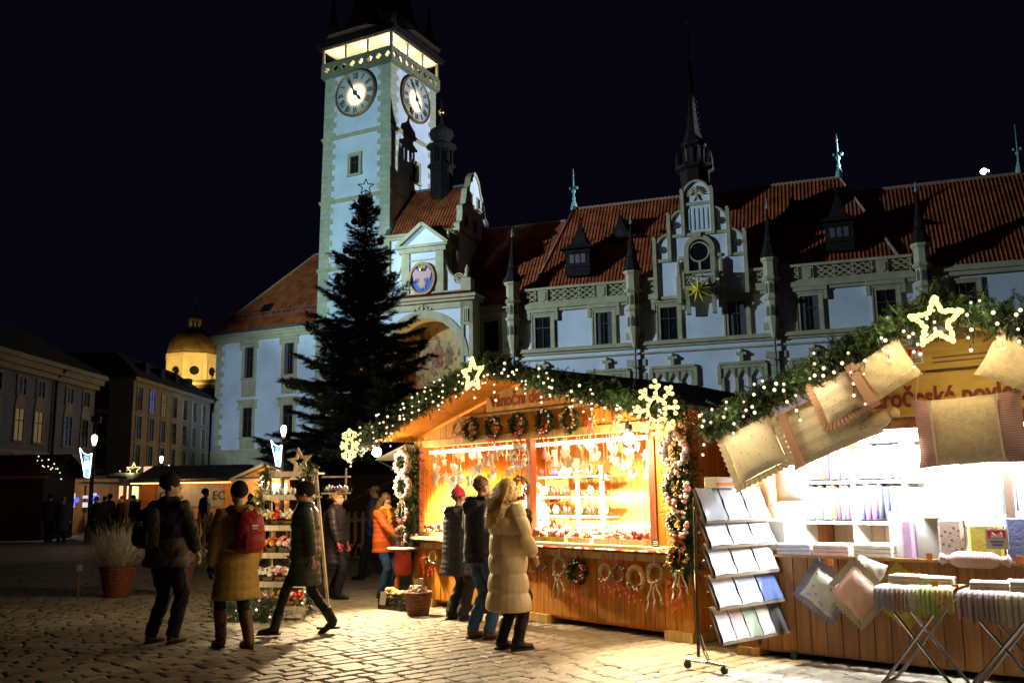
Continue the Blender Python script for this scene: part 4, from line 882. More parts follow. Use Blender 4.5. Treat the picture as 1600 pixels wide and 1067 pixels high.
o = link('crown', tri_mesh('crown', blades(np.array(TP), np.array(TD), np.array(TL), np.random.default_rng(4), 12, .14, .014, .75, 1.0), NEEDLE), CT)
bv.build('branches', MATS['spruce_bark'], CT)['kind'] = 'stuff'
st = thing('treetop_star', 'thin wire star on the tip of the Christmas tree', 'star', (TRX, TRY, 14.35), 0)
k = MB(); pts = star_pts(5, .36, .15)
for i in range(10): k.tube([(pts[i][0],0,pts[i][1]+.2),(pts[(i+1)%10][0],0,pts[(i+1)%10][1]+.2)], .022, 5)
k.tube([(0,0,-.3),(0,0,.1)],.02,5); k.build('star_outline', IRON, st)
BM = [mat('bauble_gold',(.65,.42,.10),.22,.1,5,metal=.9), mat('bauble_plum',(.10,.03,.05),.15,.1,5,metal=.6), mat('bauble_silver',(.6,.6,.62),.18,.1,5,metal=.9)]
cand = [t for t in tips if sin(t[2]) < .35]; rt_.shuffle(cand)
nb_ = [0,0,0]
k = MB(); k.ball((0,0,-.14),.14,nu=14,nv=9); bb = [k.mesh('bauble', m_, True) for m_ in BM]
k = MB(); k.tube([(0,0,0),(0,0,.06)],.025,6); bcap = k.mesh('cap', GOLD)
cnt_ = [0,0,0]
for n_, (P, z, a, L) in enumerate(sorted(cand[:46], key=lambda t: -t[0].z)):
    ci = 0 if n_ % 3 else (1 if n_ % 2 else 2); cnt_[ci] += 1
    o = link('bauble', bb[ci], None, (TRX+P.x*.96, TRY+P.y*.96-.03, P.z-.05)); link('cap', bcap, o)
    tag(o, 'small %s bauble, %s of its colour from the top of the Christmas tree' % (('gold','dark plum','silver')[ci], ordi(cnt_[ci]-1)), 'bauble', ('gold','plum','silver')[ci]+' baubles on the Christmas tree')
# ================================================================== LAMP POSTS WITH LIGHT FIGURES
GLOBE = emit('lamp_globe', (1.0,.93,.72), 9); LEDW = emit('white_led', (.75,.85,1.0), 7, False); LEDB = emit('blue_led', (.12,.25,1.0), 5, False)
def lamp_post(x, y, h, side, label):
    t = thing('street_lamp', label, 'street lamp', (x,y,0), 0, 'street lamps with light harps')
    k = MB(); k.lathe([(.16,0),(.16,.5),(.09,.6),(.06,h-.35),(.12,h-.3),(.05,h-.25)],8); k.build('post', IRON, t)
    k = MB(); k.lathe([(.04,h-.26),(.09,h-.1),(.105,h),(.08,h+.1),(.03,h+.13)],10); k.build('globe', GLOBE, t, True)
    if side == 0: k = MB(); k.box(-.16,.16,.0,.16,h+.58,h+.82); k.tube([(0,.05,h+.1),(0,.05,h+.6)],.03,6); k.build('added_fill_housing', IRON, t)  # housing added to carry the north wing fill spot
    f = thing('light_harp', 'white LED harp figure mounted on '+{0:'the tallest looking lamp post by the dark stall',1:'the lamp post behind the long stall',2:'the lamp post beside the candle rack'}[side], 'light decoration', (x,y,0), 0)
    s = -1 if side != 1 else 1; sc = (.48,.45,.4)[side]; z0 = h-.55
    k = MB(); P = lambda a, b: (s*(a+.08)*sc, -.05, z0+b*sc)
    out = [P(0,0),P(.3,-.12),P(.62,.02),P(.95,.42),P(.78,-.3),P(.6,-1.0),P(.45,-1.75),P(.1,-1.8),P(.05,-.9),P(0,0)]
    for a, b in zip(out, out[1:]): k.tube([a,b],.014,5)
    k.build('outline', LEDW, f)
    k = MB(); rr_ = random.Random(3)
    for i in range(5): k.tube([P(.1+i*.12,-.15),P(.12+i*.07,-1.7)],.012,4)
    for i in range(40): a = rr_.uniform(.08,.55); b = rr_.uniform(-1.6,-.2); k.ball(P(a,b),.02,nu=4,nv=3)
    k.build('strings', LEDB, f)
    k = MB()
    for i in range(16): a = rr_.uniform(.15,.5); b = rr_.uniform(-1.1,-.65); k.ball(P(a,b),.05,nu=5,nv=3)
    k.build('blossom', LEDW, f)
lamp_post(-15.3, 34.0, 3.75, 0, 'lit street lamp beside the dark stall with a light harp'); lamp_post(-19.6, 52, 3.75, 1, 'small lit street lamp behind the long wooden stall'); lamp_post(-7.9, 32, 3.85, 2, 'lit street lamp half hidden by the Christmas tree')
# ================================================================== GREENERY AND ORNAMENT BUILDERS
FIR = mat('fir_green', (.022,.047,.013), .55, .5, 7, spec=.35); FIRD = mat('fir_dark', (.022,.05,.018), .55, .5, 7, spec=.35)
BULBM = emit('fairy_bulb', (1.0,.76,.46), 2.2, False); STARB = emit('star_bulb', (1.0,.72,.22), 2.7, False); CORD = mat('dark_cord', (.012,.02,.012), .6)
def fir_mesh(path, dens, spread, L, rr, sag=0.0, m=None, name='greenery', nl=.04, n=20):
    rng = np.random.default_rng(int(rr.random()*1e9)); Ps, Ds = [], []; path = [np.array(tuple(p), float) for p in path]
    for a, b in zip(path, path[1:]):
        seg = b-a; ln_ = np.linalg.norm(seg); c = max(1, int(ln_*dens)); d0 = seg/ln_
        Ps.append(a + seg*rng.random((c,1)) + rng.normal(size=(c,3))*spread*.35); d = rng.normal(size=(c,3)); d[:,2] -= sag; Ds.append(unit(d) + d0*rng.uniform(-.3,.6,(c,1)))
    P = np.concatenate(Ps); D = np.concatenate(Ds); return tri_mesh(name, blades(P, D, L*rng.uniform(.6,1.2,len(P)), rng, n, nl, .005), m or FIR)
k = MB(); k.ball((0,0,0),.0145,nu=8,nv=6); BULB = k.mesh('bulb', BULBM, True)
k = MB(); k.ball((0,0,0),.021,nu=8,nv=6); BULBS = k.mesh('bulb', STARB, True)
RED = mat('red_ribbon', (.55,.03,.03), .5, .15, 6); PINKR = mat('pink_ribbon', (.62,.14,.14), .6, .15, 6); CREAMR = mat('cream_ribbon', (.60,.50,.36), .7, .1, 6); REDB = mat('red_bauble', (.50,.015,.02), .15, .1, 5, spec=.8); WHB = mat('white_bauble', (.75,.70,.66), .3, .1, 5); CONE = mat('pine_cone', (.16,.09,.045), .85, .4, 30, .4); STRAW = mat('straw', (.50,.34,.14), .85, .35, 25, .5, stretch=(1,1,1)); TWIG = mat('pale_twig', (.42,.34,.24), .85, .4, 30, .5); WHITEFELT = mat('white_felt', (.78,.72,.62), .9, .08, 10); YEL = mat('dried_orange', (.60,.36,.05), .7, .3, 12); PINKF = mat('pink_flower', (.70,.26,.26), .7, .3, 12)
def ribbon(t, m, drop, n=2, w=.025, y=-.03, z=0.0, rr=random):
    for i in range(n):
        x0 = (i-(n-1)/2)*.035; k = MB(); pts = [(x0*(1+j*.4)+.012*sin(j*1.7+i), y-.006*(j%2), z - drop*(1-.15*i)*j/6) for j in range(7)]
        for a, b in zip(pts, pts[1:]): k.quad((a[0]-w/2,a[1],a[2]),(a[0]+w/2,a[1],a[2]),(b[0]+w/2,b[1],b[2]),(b[0]-w/2,b[1],b[2]))
        for j in range(6): pass
        k.build('ribbon_tail', m, t)
def bow(t, m, s, z, y=-.05):
    k = MB()
    for sg in (-1,1): k.torus((sg*s*.55, y, z), s*.42, s*.13, 10, 5, 'y')
    k.ball((0,y,z), s*.2, s*.15, s*.2, 6, 4); k.build('bow', m, t, True)
def wreath(loc, rz, Rr, kind, label, rib=None, drop=.3, hang=.12, seed=0, group=None, name='wreath', tilt=0):
    rr = random.Random(seed*13+5); t = thing(name, label, 'wreath', loc, rz, group); th = Rr*.34
    circ = [(Rr*cos(a), 0, Rr*sin(a)) for a in [2*pi*i/20 for i in range(21)]]
    if kind in ('fir','firball','fircone','firpink'):
        link('greenery', fir_mesh(circ, 420 if Rr > .12 else 460, th*.8, Rr*.34, rr, 0, FIRD if kind != 'firpink' else FIR, nl=.035, n=12), t)
        k = MB(); k.torus((0,.01,0),Rr,th*.35,20,5); k.build('ring', TWIG, t)
    elif kind == 'straw':
        k = MB(); k.torus((0,0,0),Rr,th*.75,36,8,jit=.12); k.build('ring', STRAW, t, True)
        k = MB()
        for i in range(14): a = 2*pi*i/14; k.torus((Rr*cos(a),0,Rr*sin(a)), th*.78, .006, 8, 3, 'x' if abs(cos(a))<.7 else 'z')
        k.build('binding', TWIG, t)
    elif kind in ('twig','white','cones'):
        k = MB()
        for i in range(10):
            ph = rr.uniform(0,6.28); pts = [((Rr+th*.5*sin(a*3+ph))*cos(a), th*.5*cos(a*4+ph), (Rr+th*.5*sin(a*3+ph))*sin(a)) for a in [2*pi*j/18 for j in range(19)]]; k.tube(pts, .008 if kind != 'cones' else .006, 4, False)
        k.build('ring', TWIG if kind != 'cones' else CONE, t, True)
    # ornaments round the ring
    def deco(nm, m, n, s0, s1, a0=0, a1=2*pi, flat=1):
        k = MB()
        for i in range(n):
            a = rr.uniform(a0,a1); r_ = Rr + rr.uniform(-.6,.6)*th; s = rr.uniform(s0,s1); k.ball((r_*cos(a), -th*.75-rr.uniform(0,.02), r_*sin(a)), s, s, s*flat, 7, 5)
        o = k.build(nm, m, t, True); o['kind'] = 'stuff'; return o
    if kind == 'firball': deco('red_baubles',REDB,5,Rr*.14,Rr*.18,-1.6,1.4); deco('white_baubles',WHB,14,Rr*.08,Rr*.13,-2.2,1.8); deco('cones',CONE,10,Rr*.09,Rr*.13,-2.2,1.8)
    if kind == 'fircone': deco('cones',CONE,16,Rr*.12,Rr*.2); deco('dried_orange_slices',YEL,12,Rr*.1,Rr*.18,flat=.6); deco('straw_flowers',STRAW,10,Rr*.1,Rr*.16)
    if kind == 'firpink': deco('pink_flowers',PINKF,22,Rr*.12,Rr*.2); deco('white_flowers',WHB,22,Rr*.1,Rr*.18)
    if kind == 'straw': deco('red_berries',REDB,9,Rr*.07,Rr*.1,-2.8,-.3); deco('moss',FIR,12,Rr*.1,Rr*.16,-2.8,-.3); deco('white_berries',WHB,8,Rr*.08,Rr*.12,-2.8,-.3)
    if kind == 'twig': deco('red_berries',REDB,5,Rr*.08,Rr*.13,-2.4,-.7); deco('white_berries',WHB,9,Rr*.09,Rr*.15,-2.4,-.7)
    if kind == 'cones': deco('cones',CONE,40,Rr*.11,Rr*.18); deco('red_berries',REDB,14,Rr*.08,Rr*.12); deco('white_berries',WHB,16,Rr*.07,Rr*.12)
    if kind == 'white': deco('white_flowers',WHB,70,Rr*.12,Rr*.2); deco('pink_flowers',PINKF,24,Rr*.1,Rr*.17)
    if hang: k = MB(); k.box(-.009,.009,-.006,.0,Rr*.9,Rr+hang); k.build('hanger', rib or RED, t)
    if rib: bow(t, rib, Rr*.42, -Rr, -th); ribbon(t, rib, drop, 3, max(.018,Rr*.17), -th*.8, -Rr, rr)
    if tilt: t.rotation_euler = (0, tilt, rz)
    return t
def fairy_lights(loc, rz, path, n, label, hang, seed, cat='fairy lights', yoff=-.05, maxdrop=5, glow=0, gpow=5, bs=1.0):
    rr = random.Random(seed); t = thing('fairy_lights', label, cat, loc, rz); path = [Vector(p) for p in path]; Ls = [(b-a).length for a,b in zip(path,path[1:])]; T = sum(Ls)
    def at(s):
        for L,(a,b) in zip(Ls, zip(path,path[1:])):
            if s <= L: return a.lerp(b, s/L)
            s -= L
        return path[-1]
    k = MB(); s = 0; i = 0; pr = None
    while i < n:
        s = T*(i+.5)/n + rr.uniform(-.05,.05); P = at(max(0,min(T,s))) + Vector((rr.uniform(-.04,.04), yoff-rr.uniform(0,.05), rr.uniform(-.24,.13)))
        m_ = rr.choice((0,0,0,0,1,1,2,3)) if hang else 0
        if pr is not None: k.tube([pr, (pr+P)/2-Vector((0,0,.03)), P], .003, 3, False)
        link('bulb', BULB, t, P, scale=bs*rr.uniform(.75,1.2)); i += 1; pr = P
        q = P
        for j in range(min(m_, maxdrop)):
            q2 = q + Vector((rr.uniform(-.03,.03),0,-rr.uniform(.05,.13))); k.tube([q,q2],.003,3,False); link('bulb', BULB, t, q2, scale=bs*rr.uniform(.75,1.15)); q = q2; i += 1
    k.build('cord', CORD, t)
    for i in range(glow): lamp('fairy_glow', Vector(loc)+Matrix.Rotation(rz,3,'Z')@(at(T*(i+.5)/glow)+Vector((0,-.22,-.02))), gpow, (1.0,.78,.46), .1)
    return t
def light_star(loc, rz, r, label, n=5, kind='star', per=7):
    t = thing('light_star', label, 'light decoration', loc, rz, None); k = MB(); P = []
    if kind == 'star':
        pts = star_pts(5, r, r*.45)
        for i in range(10):
            a, b = pts[i], pts[(i+1)%10]; k.tube([(a[0],0,a[1]),(b[0],0,b[1])],.009,5)
            for j in range(per): f = j/per; P.append((a[0]+(b[0]-a[0])*f, a[1]+(b[1]-a[1])*f))
    else:
        rr = random.Random(4); k.torus((0,0,0), r*.42, .009, 18, 4); P += [(r*.42*cos(2*pi*i/14), r*.42*sin(2*pi*i/14)) for i in range(14)]
        for i in range(8):
            a = 2*pi*i/8; k.tube([(r*.42*cos(a),0,r*.42*sin(a)),(r*cos(a),0,r*sin(a))],.009,4)
            for f in (.6,.8,1.0): P.append((r*f*cos(a), r*f*sin(a)))
            for sg in (-1,1):
                b = a + sg*.5; q = (r*.7*cos(a)+r*.25*cos(b+sg*.3), r*.7*sin(a)+r*.25*sin(b+sg*.3)); k.tube([(r*.7*cos(a),0,r*.7*sin(a)),(q[0],0,q[1])],.007,4); P.append(q)
    k.build('wire_frame', mat('white_wire',(.6,.6,.55),.5), t); lamp('star_glow', Vector(loc)+Matrix.Rotation(rz,3,'Z')@Vector((0,-.4,-.05)), 20*(r/.2)**2, (1.0,.76,.36), .15)
    for p in P: link('bulb', BULBS, t, (p[0]+random.uniform(-.008,.008), -.02, p[1]+random.uniform(-.008,.008)))
    return t
# ================================================================== STALL ONE: CHRISTMAS DECORATIONS
def wood(name, c, rough=.55, rnd=.16, var=.3):
    return mat(name, c, rough, var, 3.0, .25, rnd=rnd, stretch=(9,9,.7), spec=.35)
WOOD = wood('honey_pine', (.54,.21,.02)); WOODL = wood('pale_pine', (.62,.40,.13)); WOODR = wood('red_stained_post', (.36,.09,.04)); FELT = mat('roof_felt', (.075,.072,.07), .85, .25, 3, .4); WOODP = wood('pale_plank', (.55,.42,.24)); PAINTW = mat('white_shelf_paint', (.72,.68,.58), .6, .08, 6)
MS = thing('market_stall', 'honey pine market stall selling Christmas wreaths and ornaments', 'market stall', S1.o, S1.rz)
rs1 = random.Random(2)
def planks(root, a0, a1, w, z0f, z1f, v0, v1, m, axis='x', name='plank'):
    a = a0
    while a < a1 - .02:
        b = min(a+w, a1); z0 = z0f(a,b) if callable(z0f) else z0f; zA = z1f(a) if callable(z1f) else z1f; zB = z1f(b) if callable(z1f) else z1f
        k = MB(); g = .0035; d = rs1.uniform(-.003,.003)
        p0, p1 = a+g, b-g
        if axis == 'x': k.add([(p0,v0+d,z0),(p1,v0+d,z0),(p1,v1,z0),(p0,v1,z0),(p0,v0+d,zA),(p1,v0+d,zB),(p1,v1,zB),(p0,v1,zA)],[(0,3,2,1),(4,5,6,7),(0,1,5,4),(1,2,6,5),(2,3,7,6),(3,0,4,7)])
        else: k.add([(v0+d,p0,z0),(v0+d,p1,z0),(v1,p1,z0),(v1,p0,z0),(v0+d,p0,zA),(v0+d,p1,zB),(v1,p1,zB),(v1,p0,zA)],[(0,3,2,1),(4,5,6,7),(0,1,5,4),(1,2,6,5),(2,3,7,6),(3,0,4,7)])
        k.build(name, m, root); a = b
RU, RZ, EZ0 = 2.72, 3.10, 2.36
def roofz(u): return RZ - abs(u-RU)*(RZ-EZ0)/2.95
planks(MS, 0.02, 5.08, .146, .10, .88, 0, .02, WOOD)
planks(MS, 0.02, 5.08, .146, 2.33, lambda u: roofz(u)-.06, 0.0, .02, WOOD)
planks(MS, 4.62, 5.08, .115, .98, 2.24, .005, .022, WOOD)
planks(MS, .03, 2.6, .146, .10, 2.4, 5.085, 5.105, WOOD, 'y'); planks(MS, .03, 2.6, .146, .10, 2.4, -.005, .015, WOOD, 'y')
planks(MS, 0.02, 5.08, .146, .10, 2.45, 2.55, 2.57, WOODL)
k = MB(); k.box(.02,5.08,.022,.03,.1,.9); k.box(.02,5.08,2.58,2.6,.1,2.45); k.build('panel_backing', WOOD, MS); k = MB(); k.box(-.05,5.12,-.2,.42,.93,.965); k.build('counter', WOODP, MS); k = MB(); k.box(-.02,5.1,-.03,0,.80,.875); k.build('counter_rail', WOODP, MS)
k = MB(); k.box(.02,5.08,.42,.9,.70,.74); k.build('inner_counter', WOODP, MS)
for u, m_ in ((.045,WOODR),(2.52,WOODR),(4.58,WOODR),(5.045,WOOD)):
    k = MB(); k.box(u-.045,u+.045,-.012,.085,.97,2.25); k.build('post', m_, MS)
k = MB(); k.box(-.02,5.12,-.03,.08,2.24,2.335); k.build('lintel', WOODL, MS)
k = MB(); k.box(4.99,5.11,-.035,-.002,.1,2.24); k.build('corner_board', WOOD, MS); k = MB(); k.box(-.02,.1,-.035,-.002,.1,.93); k.build('corner_board', WOOD, MS)
for u in (.1, 2.5, 4.72): k = MB(); k.box(u,u+.38,-.06,2.4,0.005,.10); k.build('skid', WOODL, MS)
k = MB(); k.box(.02,5.08,.05,2.55,.06,.09); k.build('floor', WOOD, MS)
# roof: felt on top, board soffit beneath
for s, nm in ((-1,'roof_slope'),(1,'roof_slope')):
    eu = RU + s*2.98; ez = roofz(eu); k = MB(); 
    k.add([(RU,-.82,RZ),(eu,-.82,ez),(eu,2.9,ez),(RU,2.9,RZ),(RU,-.82,RZ+.035),(eu,-.82,ez+.035),(eu,2.9,ez+.035),(RU,2.9,RZ+.035)],[(4,5,6,7),(0,1,5,4),(1,2,6,5),(2,3,7,6)]); k.build(nm, FELT, MS)
    n = 22
    for i in range(n):
        a = RU + s*2.96*i/n; b = RU + s*2.96*(i+1)/n; k = MB(); z0, z1 = roofz(a)-.004, roofz(b)-.004
        lo, hi = sorted((a,b)); zl, zh = roofz(lo)-.004, roofz(hi)-.004
        k.add([(lo+.003,-.80,zl),(hi-.003,-.80,zh),(hi-.003,2.88,zh),(lo+.003,2.88,zl),(lo+.003,-.80,zl-.018),(hi-.003,-.80,zh-.018),(hi-.003,2.88,zh-.018),(lo+.003,2.88,zl-.018)],[(0,1,2,3),(7,6,5,4),(4,5,1,0),(5,6,2,1),(6,7,3,2),(7,4,0,3)]); k.build('soffit_board', WOOD, MS)
    k = MB(); k.beam((RU,-.815,RZ-.05),(eu,-.815,ez-.05),.025,.13,(0,0,1)); k.build('barge_board', WOOD, MS)
k = MB(); k.add([(-.28,.0,2.30),(-.28,2.4,2.30),(-1.15,2.4,2.10),(-1.15,0,2.10)],[(0,1,2,3)]); k.add([(-.28,.0,2.315),(-.28,2.4,2.315),(-1.15,2.4,2.115),(-1.15,0,2.115)],[(3,2,1,0)]); k.build('side_flap', PAINTW, MS)
k = MB(); k.tube([(-1.15,.05,2.1),(-.02,.05,1.75)],.012,5); k.tube([(-1.15,2.3,2.1),(-.02,2.3,1.75)],.012,5); k.build('flap_stay', IRON, MS)
# sign
k = MB(); k.prism([(1.72,2.64),(3.6,2.64),(3.6,2.82),(3.2,2.93),(1.85,2.93),(1.72,2.86)], -.045, -.02); SG = k.build('sign_board', WOODL, MS)
o = link('lettering', text_mesh('Vánoční dekor', .235, mat('sign_red',(.27,.045,.02),.6), .004, xs=.92, bold=.004), SG, (1.80,-.05,2.70))
k = MB(); k.box(1.1,4.2,-.05,0,2.585,2.62); k.build('sign_ledge', WOODP, MS)
# lamps of the stall
def eave_lamp(u, v, z, pw_, label, loc_off=(0,0,0)):
    t = thing('work_lamp', label, 'lamp', S1.w(u,v,z), S1.rz); k = MB(); k.ball((0,0,0),.07,nu=10,nv=8); k.build('bulb', emit('work_bulb',(1.0,.84,.55),40), t, True)
    k = MB(); k.lathe([(.03,.06),(.05,.1),(.04,.16),(.01,.2)],8); k.build('socket', IRON, t)
    lamp('work_light', S1.w(u-.05,v-.2,z-.12), pw_*.08, (1.0,.77,.44), .07); spot('work_light', S1.w(u,v-.12,z-.1), S1.w(u+2.4,v-.6,0), pw_, (1.0,.78,.46), 100, .8, .07)
eave_lamp(-.22, -.55, 2.18, 1350, 'blazing work lamp under the left eave of the wreath stall'); eave_lamp(4.45, -.22, 2.14, 1200, 'blazing work lamp under the lintel next to the lit snowflake')
k = MB(); k.box(.15,4.5,.13,.17,2.15,2.19); k.build('light_strip', emit('warm_strip',(1.0,.74,.40),26), MS)
for u in (.7, 1.8, 3.0, 4.0): spot('stall_lamp', S1.w(u,.38,2.12), S1.w(u,1.15,.75), 2300, (1.0,.80,.46), 125, .7, .08)
# garland along the gable with fairy lights
rg = random.Random(8)
gpath = [(RU-3.0,-.86,roofz(RU-3.0)-.02),(RU-1.5,-.88,roofz(RU-1.5)),(RU,-.9,RZ+.05),(RU+1.5,-.88,roofz(RU+1.5)),(RU+2.95,-.86,roofz(RU+2.95)-.02)]
GT = thing('fir_garland', 'thick fir garland along the gable of the wreath stall', 'garland', S1.o, S1.rz)
link('greenery', fir_mesh([(p[0],p[1],p[2]-.03) for p in gpath], 700, .145, .11, rg, .3, FIR, nl=.04), GT); k = MB(); k.tube(gpath, .02, 6); k.build('rope', CORD, GT)
fairy_lights(S1.o, S1.rz, [(p[0],p[1]-.06,p[2]-.02) for p in gpath], 140, 'warm fairy lights dripping from the garland of the wreath stall', True, 3, glow=5)
light_star(S1.w(RU+.02,-1.06,RZ-.13), S1.rz, .20, 'glowing star at the peak of the wreath stall')
light_star(S1.w(5.55,-1.0,2.34), S1.rz, .27, 'glowing snowflake at the right end of the wreath stall garland', kind='flake')
light_star(S1.w(-.25,-.98,2.27), S1.rz, .23, 'glowing snowflake at the left end of the wreath stall garland', kind='flake')
# wreaths on the gable board
gw = [(1.12,2.46,.10,'twig','small twig wreath with pink ribbon, leftmost on the gable board',PINKR),(1.42,2.43,.135,'fircone','fir wreath with cones and orange slices, first from the left on the gable board',None),(1.90,2.42,.135,'firball','fir wreath with red baubles, second from the left on the gable board',RED),(2.40,2.425,.135,'firball','fir wreath with red baubles above the post with white wreaths',RED),(2.90,2.44,.135,'firball','fir wreath with red baubles, third of the bauble wreaths on the gable board',RED),(3.36,2.43,.135,'fircone','fir wreath with cones next to the straw poinsettia on the gable board',CREAMR)]
for i,(u,z,r_,kd,lb,rb) in enumerate(gw): wreath(S1.w(u,-.08,z), S1.rz, r_*.92, kd, lb, rb if rb in (RED,PINKR) else None, .26, .08, i+1)
def straw_star(u, z, r_, lb, seed, v=-.06, ribm=PINKR):
    t = thing('straw_star', lb, 'star', S1.w(u,v,z), S1.rz); sp = star_pts(8 if seed > 50 else 5, r_, r_*.42); k = MB(); n = len(sp); vs = [(0,-.035,0),(0,.0,0)]+[(a,-.005,b) for a,b in sp]; k.add(vs,[(0,2+i,2+(i+1)%n) for i in range(n)]+[(1,2+(i+1)%n,2+i) for i in range(n)]); k.build('petals', STRAW, t)
    k = MB(); rr = random.Random(seed)
    for i in range(7): k.ball((rr.uniform(-.04,.04),-.04,rr.uniform(-.04,.04)),.018,nu=6,nv=4)
    k.build('berries', REDB, t); ribbon(t, ribm, .24, 2, .02, -.04, -.03, rr); k = MB(); k.box(-.008,.008,-.004,0,r_*.8,r_+.1); k.build('hanger', RED, t); return t
straw_star(3.73, 2.40, .125, 'straw poinsettia with pink ribbon on the gable board', 61); straw_star(4.12, 2.38, .11, 'straw poinsettia nearest the lit snowflake on the gable board', 62)
# wreaths on the front panel
lw = [(2.84,.70,.075,'cones','small cone wreath with red ribbon left of the pale twig wreath',RED,.16),(3.14,.68,.105,'white0','pale twig wreath with long white ribbon on the stall front',CREAMR,.30),(3.45,.64,.115,'firball','green fir wreath with red bow on the stall front',RED,.34),(3.90,.655,.085,'twig','twig wreath with red ribbon right of the green fir wreath',RED,.22),(4.13,.66,.085,'cones','cone and berry wreath between twig and straw wreath on the stall front',RED,.24),(4.36,.62,.115,'straw','thick straw wreath with berries on the stall front',RED,.2),(4.64,.68,.10,'twig2','pale twig wreath with cream ribbons hung with wooden drops',CREAMR,.30),(5.02,.66,.085,'twig','twig wreath with red and cream ribbon by the corner post',RED,.3),(.55,.68,.085,'straw','straw wreath with red ribbon behind the black coat',RED,.2)]
for i,(u,z,r_,kd,lb,rb,dp) in enumerate(lw):
    wreath(S1.w(u,-.085,z), S1.rz, r_, {'white0':'twig','twig2':'twig'}.get(kd,kd), lb, rb, dp, .12, i+30)
straw_star(2.60, .58, .11, 'straw star with red ribbon hung beside the beige coat', 21, -.07, RED); straw_star(4.87, .60, .125, 'straw star with red ribbon between pale twig wreath and corner', 22, -.07, RED); straw_star(.30, .66, .10, 'straw star with red ribbon above the wicker basket', 23, -.07, RED)
# swags of wreaths on the end posts
for nm, u, v, zs_, lbls, kinds in (('left', .0, -.16, (2.03,1.68,1.30,.98), ('white and pink flower wreath topmost on the left post','white flower wreath second on the left post','straw wreath with pink flowers third on the left post','pink flower wreath lowest on the left post'), ('white','white','firpink','firpink')),
                                 ('right', 5.1, -.17, (1.98,1.58,1.22,.86), ('white flower wreath topmost on the right post','pink and white flower wreath second on the right post','pink flower wreath with red ribbon third on the right post','orange cone wreath lowest on the right post'), ('white','firpink','firpink','fircone'))):
    rr = random.Random(len(nm)); t = thing('fir_swag', 'fir swag hanging down the %s post of the wreath stall' % nm, 'garland', S1.w(u,v+.05,0), S1.rz)
    link('greenery', fir_mesh([(0,0,2.2),(0,0,1.5),(0,0,.72)], 420, .15, .2, rr, .3, FIR), t); k = MB(); k.tube([(0,0,2.22),(0,0,.7)],.012,5); k.build('rope', CORD, t)
    for i,(z,lb,kd) in enumerate(zip(zs_,lbls,kinds)): wreath(S1.w(u+rr.uniform(-.03,.03),v-.05,z), S1.rz, .15 if i < 2 else .125, kd, lb, (None,None,RED,CREAMR)[i] if nm=='right' else (None,CREAMR,PINKR,PINKR)[i], .32, .1, i+50+len(nm))
for i,(z,kd,lb) in enumerate(((2.02,'white','white tinsel wreath topmost on the middle post'),(1.62,'cones','silvery cone wreath on the middle post'),(1.24,'fircone','fir wreath with orange slices lowest on the middle post'))):
    wreath(S1.w(2.47,-.09,z), S1.rz, .13, kd, lb, YEL if i==2 else None, .3, .1, 70+i)
# hanging ornaments below the lintel
HM = {}
k = MB(); k.prism(star_pts(5,.075,.034),-.006,.006); HM['star'] = k.mesh('shape', WHITEFELT)
k = MB(); k.prism(star_pts(5,.16,.072),-.006,.006); HM['big_star'] = k.mesh('shape', WHITEFELT)
k = MB(); k.prism([(.0,-.07)]+[(.065*sin(R(t))**3, .055*cos(R(t))-.02*cos(R(2*t))-.01*cos(R(3*t))) for t in range(150,-151,-20)],-.008,.008); HM['heart'] = k.mesh('shape', WHITEFELT)
k = MB(); k.lathe([(.012,.07),(.03,.055),(.04,0),(.062,-.055),(.065,-.06)],10); HM['bell'] = k.mesh('shape', WHB, True)
k = MB(); k.prism([(-.05,-.06),(.05,-.06),(.05,.02),(0,.075),(-.05,.02)],-.02,.02); HM['house'] = k.mesh('shape', mat('gingerbread',(.42,.20,.06),.7))
k = MB(); k.ball((0,0,0),.045,nu=10,nv=7); HM['ball'] = k.mesh('shape', WHB, True)
k = MB(); k.prism([(-.05,-.09),(.05,-.09),(.025,.0),(.035,.03),(0,.085),(-.035,.03),(-.025,0)],-.012,.012); HM['angel'] = k.mesh('shape', WHITEFELT)
k = MB(); k.lathe([(.005,.09),(.02,.04),(.05,-.06),(.05,-.07)],8); k.ball((0,0,.06),.022,nu=6,nv=4); HM['gnome'] = k.mesh('shape', PINKF, True)
HL = {'star':'small white felt star','big_star':'large white felt star','heart':'white felt heart','bell':'white ceramic bell','house':'small gingerbread house','ball':'white ball','angel':'white felt angel','gnome':'pink gnome'}
ro = random.Random(14)
from collections import Counter
OCNT = Counter()
def ornament(kind, u, v, z, top, where):
    t = link('hanging_ornament', HM[kind], None, S1.w(u,v,z), (0, ro.uniform(-.12,.12), S1.rz + ro.uniform(-.5,.5))); tag(t, HL[kind]+', %s from the left hanging %s' % (ordi(OCNT[where]), where), 'ornament', 'ornaments hanging '+where); OCNT[where] += 1
    k = MB(); k.box(-.002,.002,-.002,.002,.05,top-z); k.build('thread', CREAMR, t)
for i in range(44):
    u = .22+i*.05+ro.uniform(-.02,.02); ornament(ro.choice(('star','heart','bell','ball','angel','heart','star')), u, ro.uniform(.02,.3), ro.uniform(1.72,2.12), 2.24, 'in the left stall bay')
for (u,z) in ((.32,1.78),(.74,1.72),(1.12,1.76)): ornament('big_star', u, .12, z, 2.24, 'low in the left stall bay')
for i in range(44):
    u = 2.66+i*.042+ro.uniform(-.02,.02); ornament(ro.choice(('star','heart','bell','house','angel','gnome','heart')), u, ro.uniform(.02,.35), ro.uniform(1.75,2.13), 2.24, 'in the right stall bay')
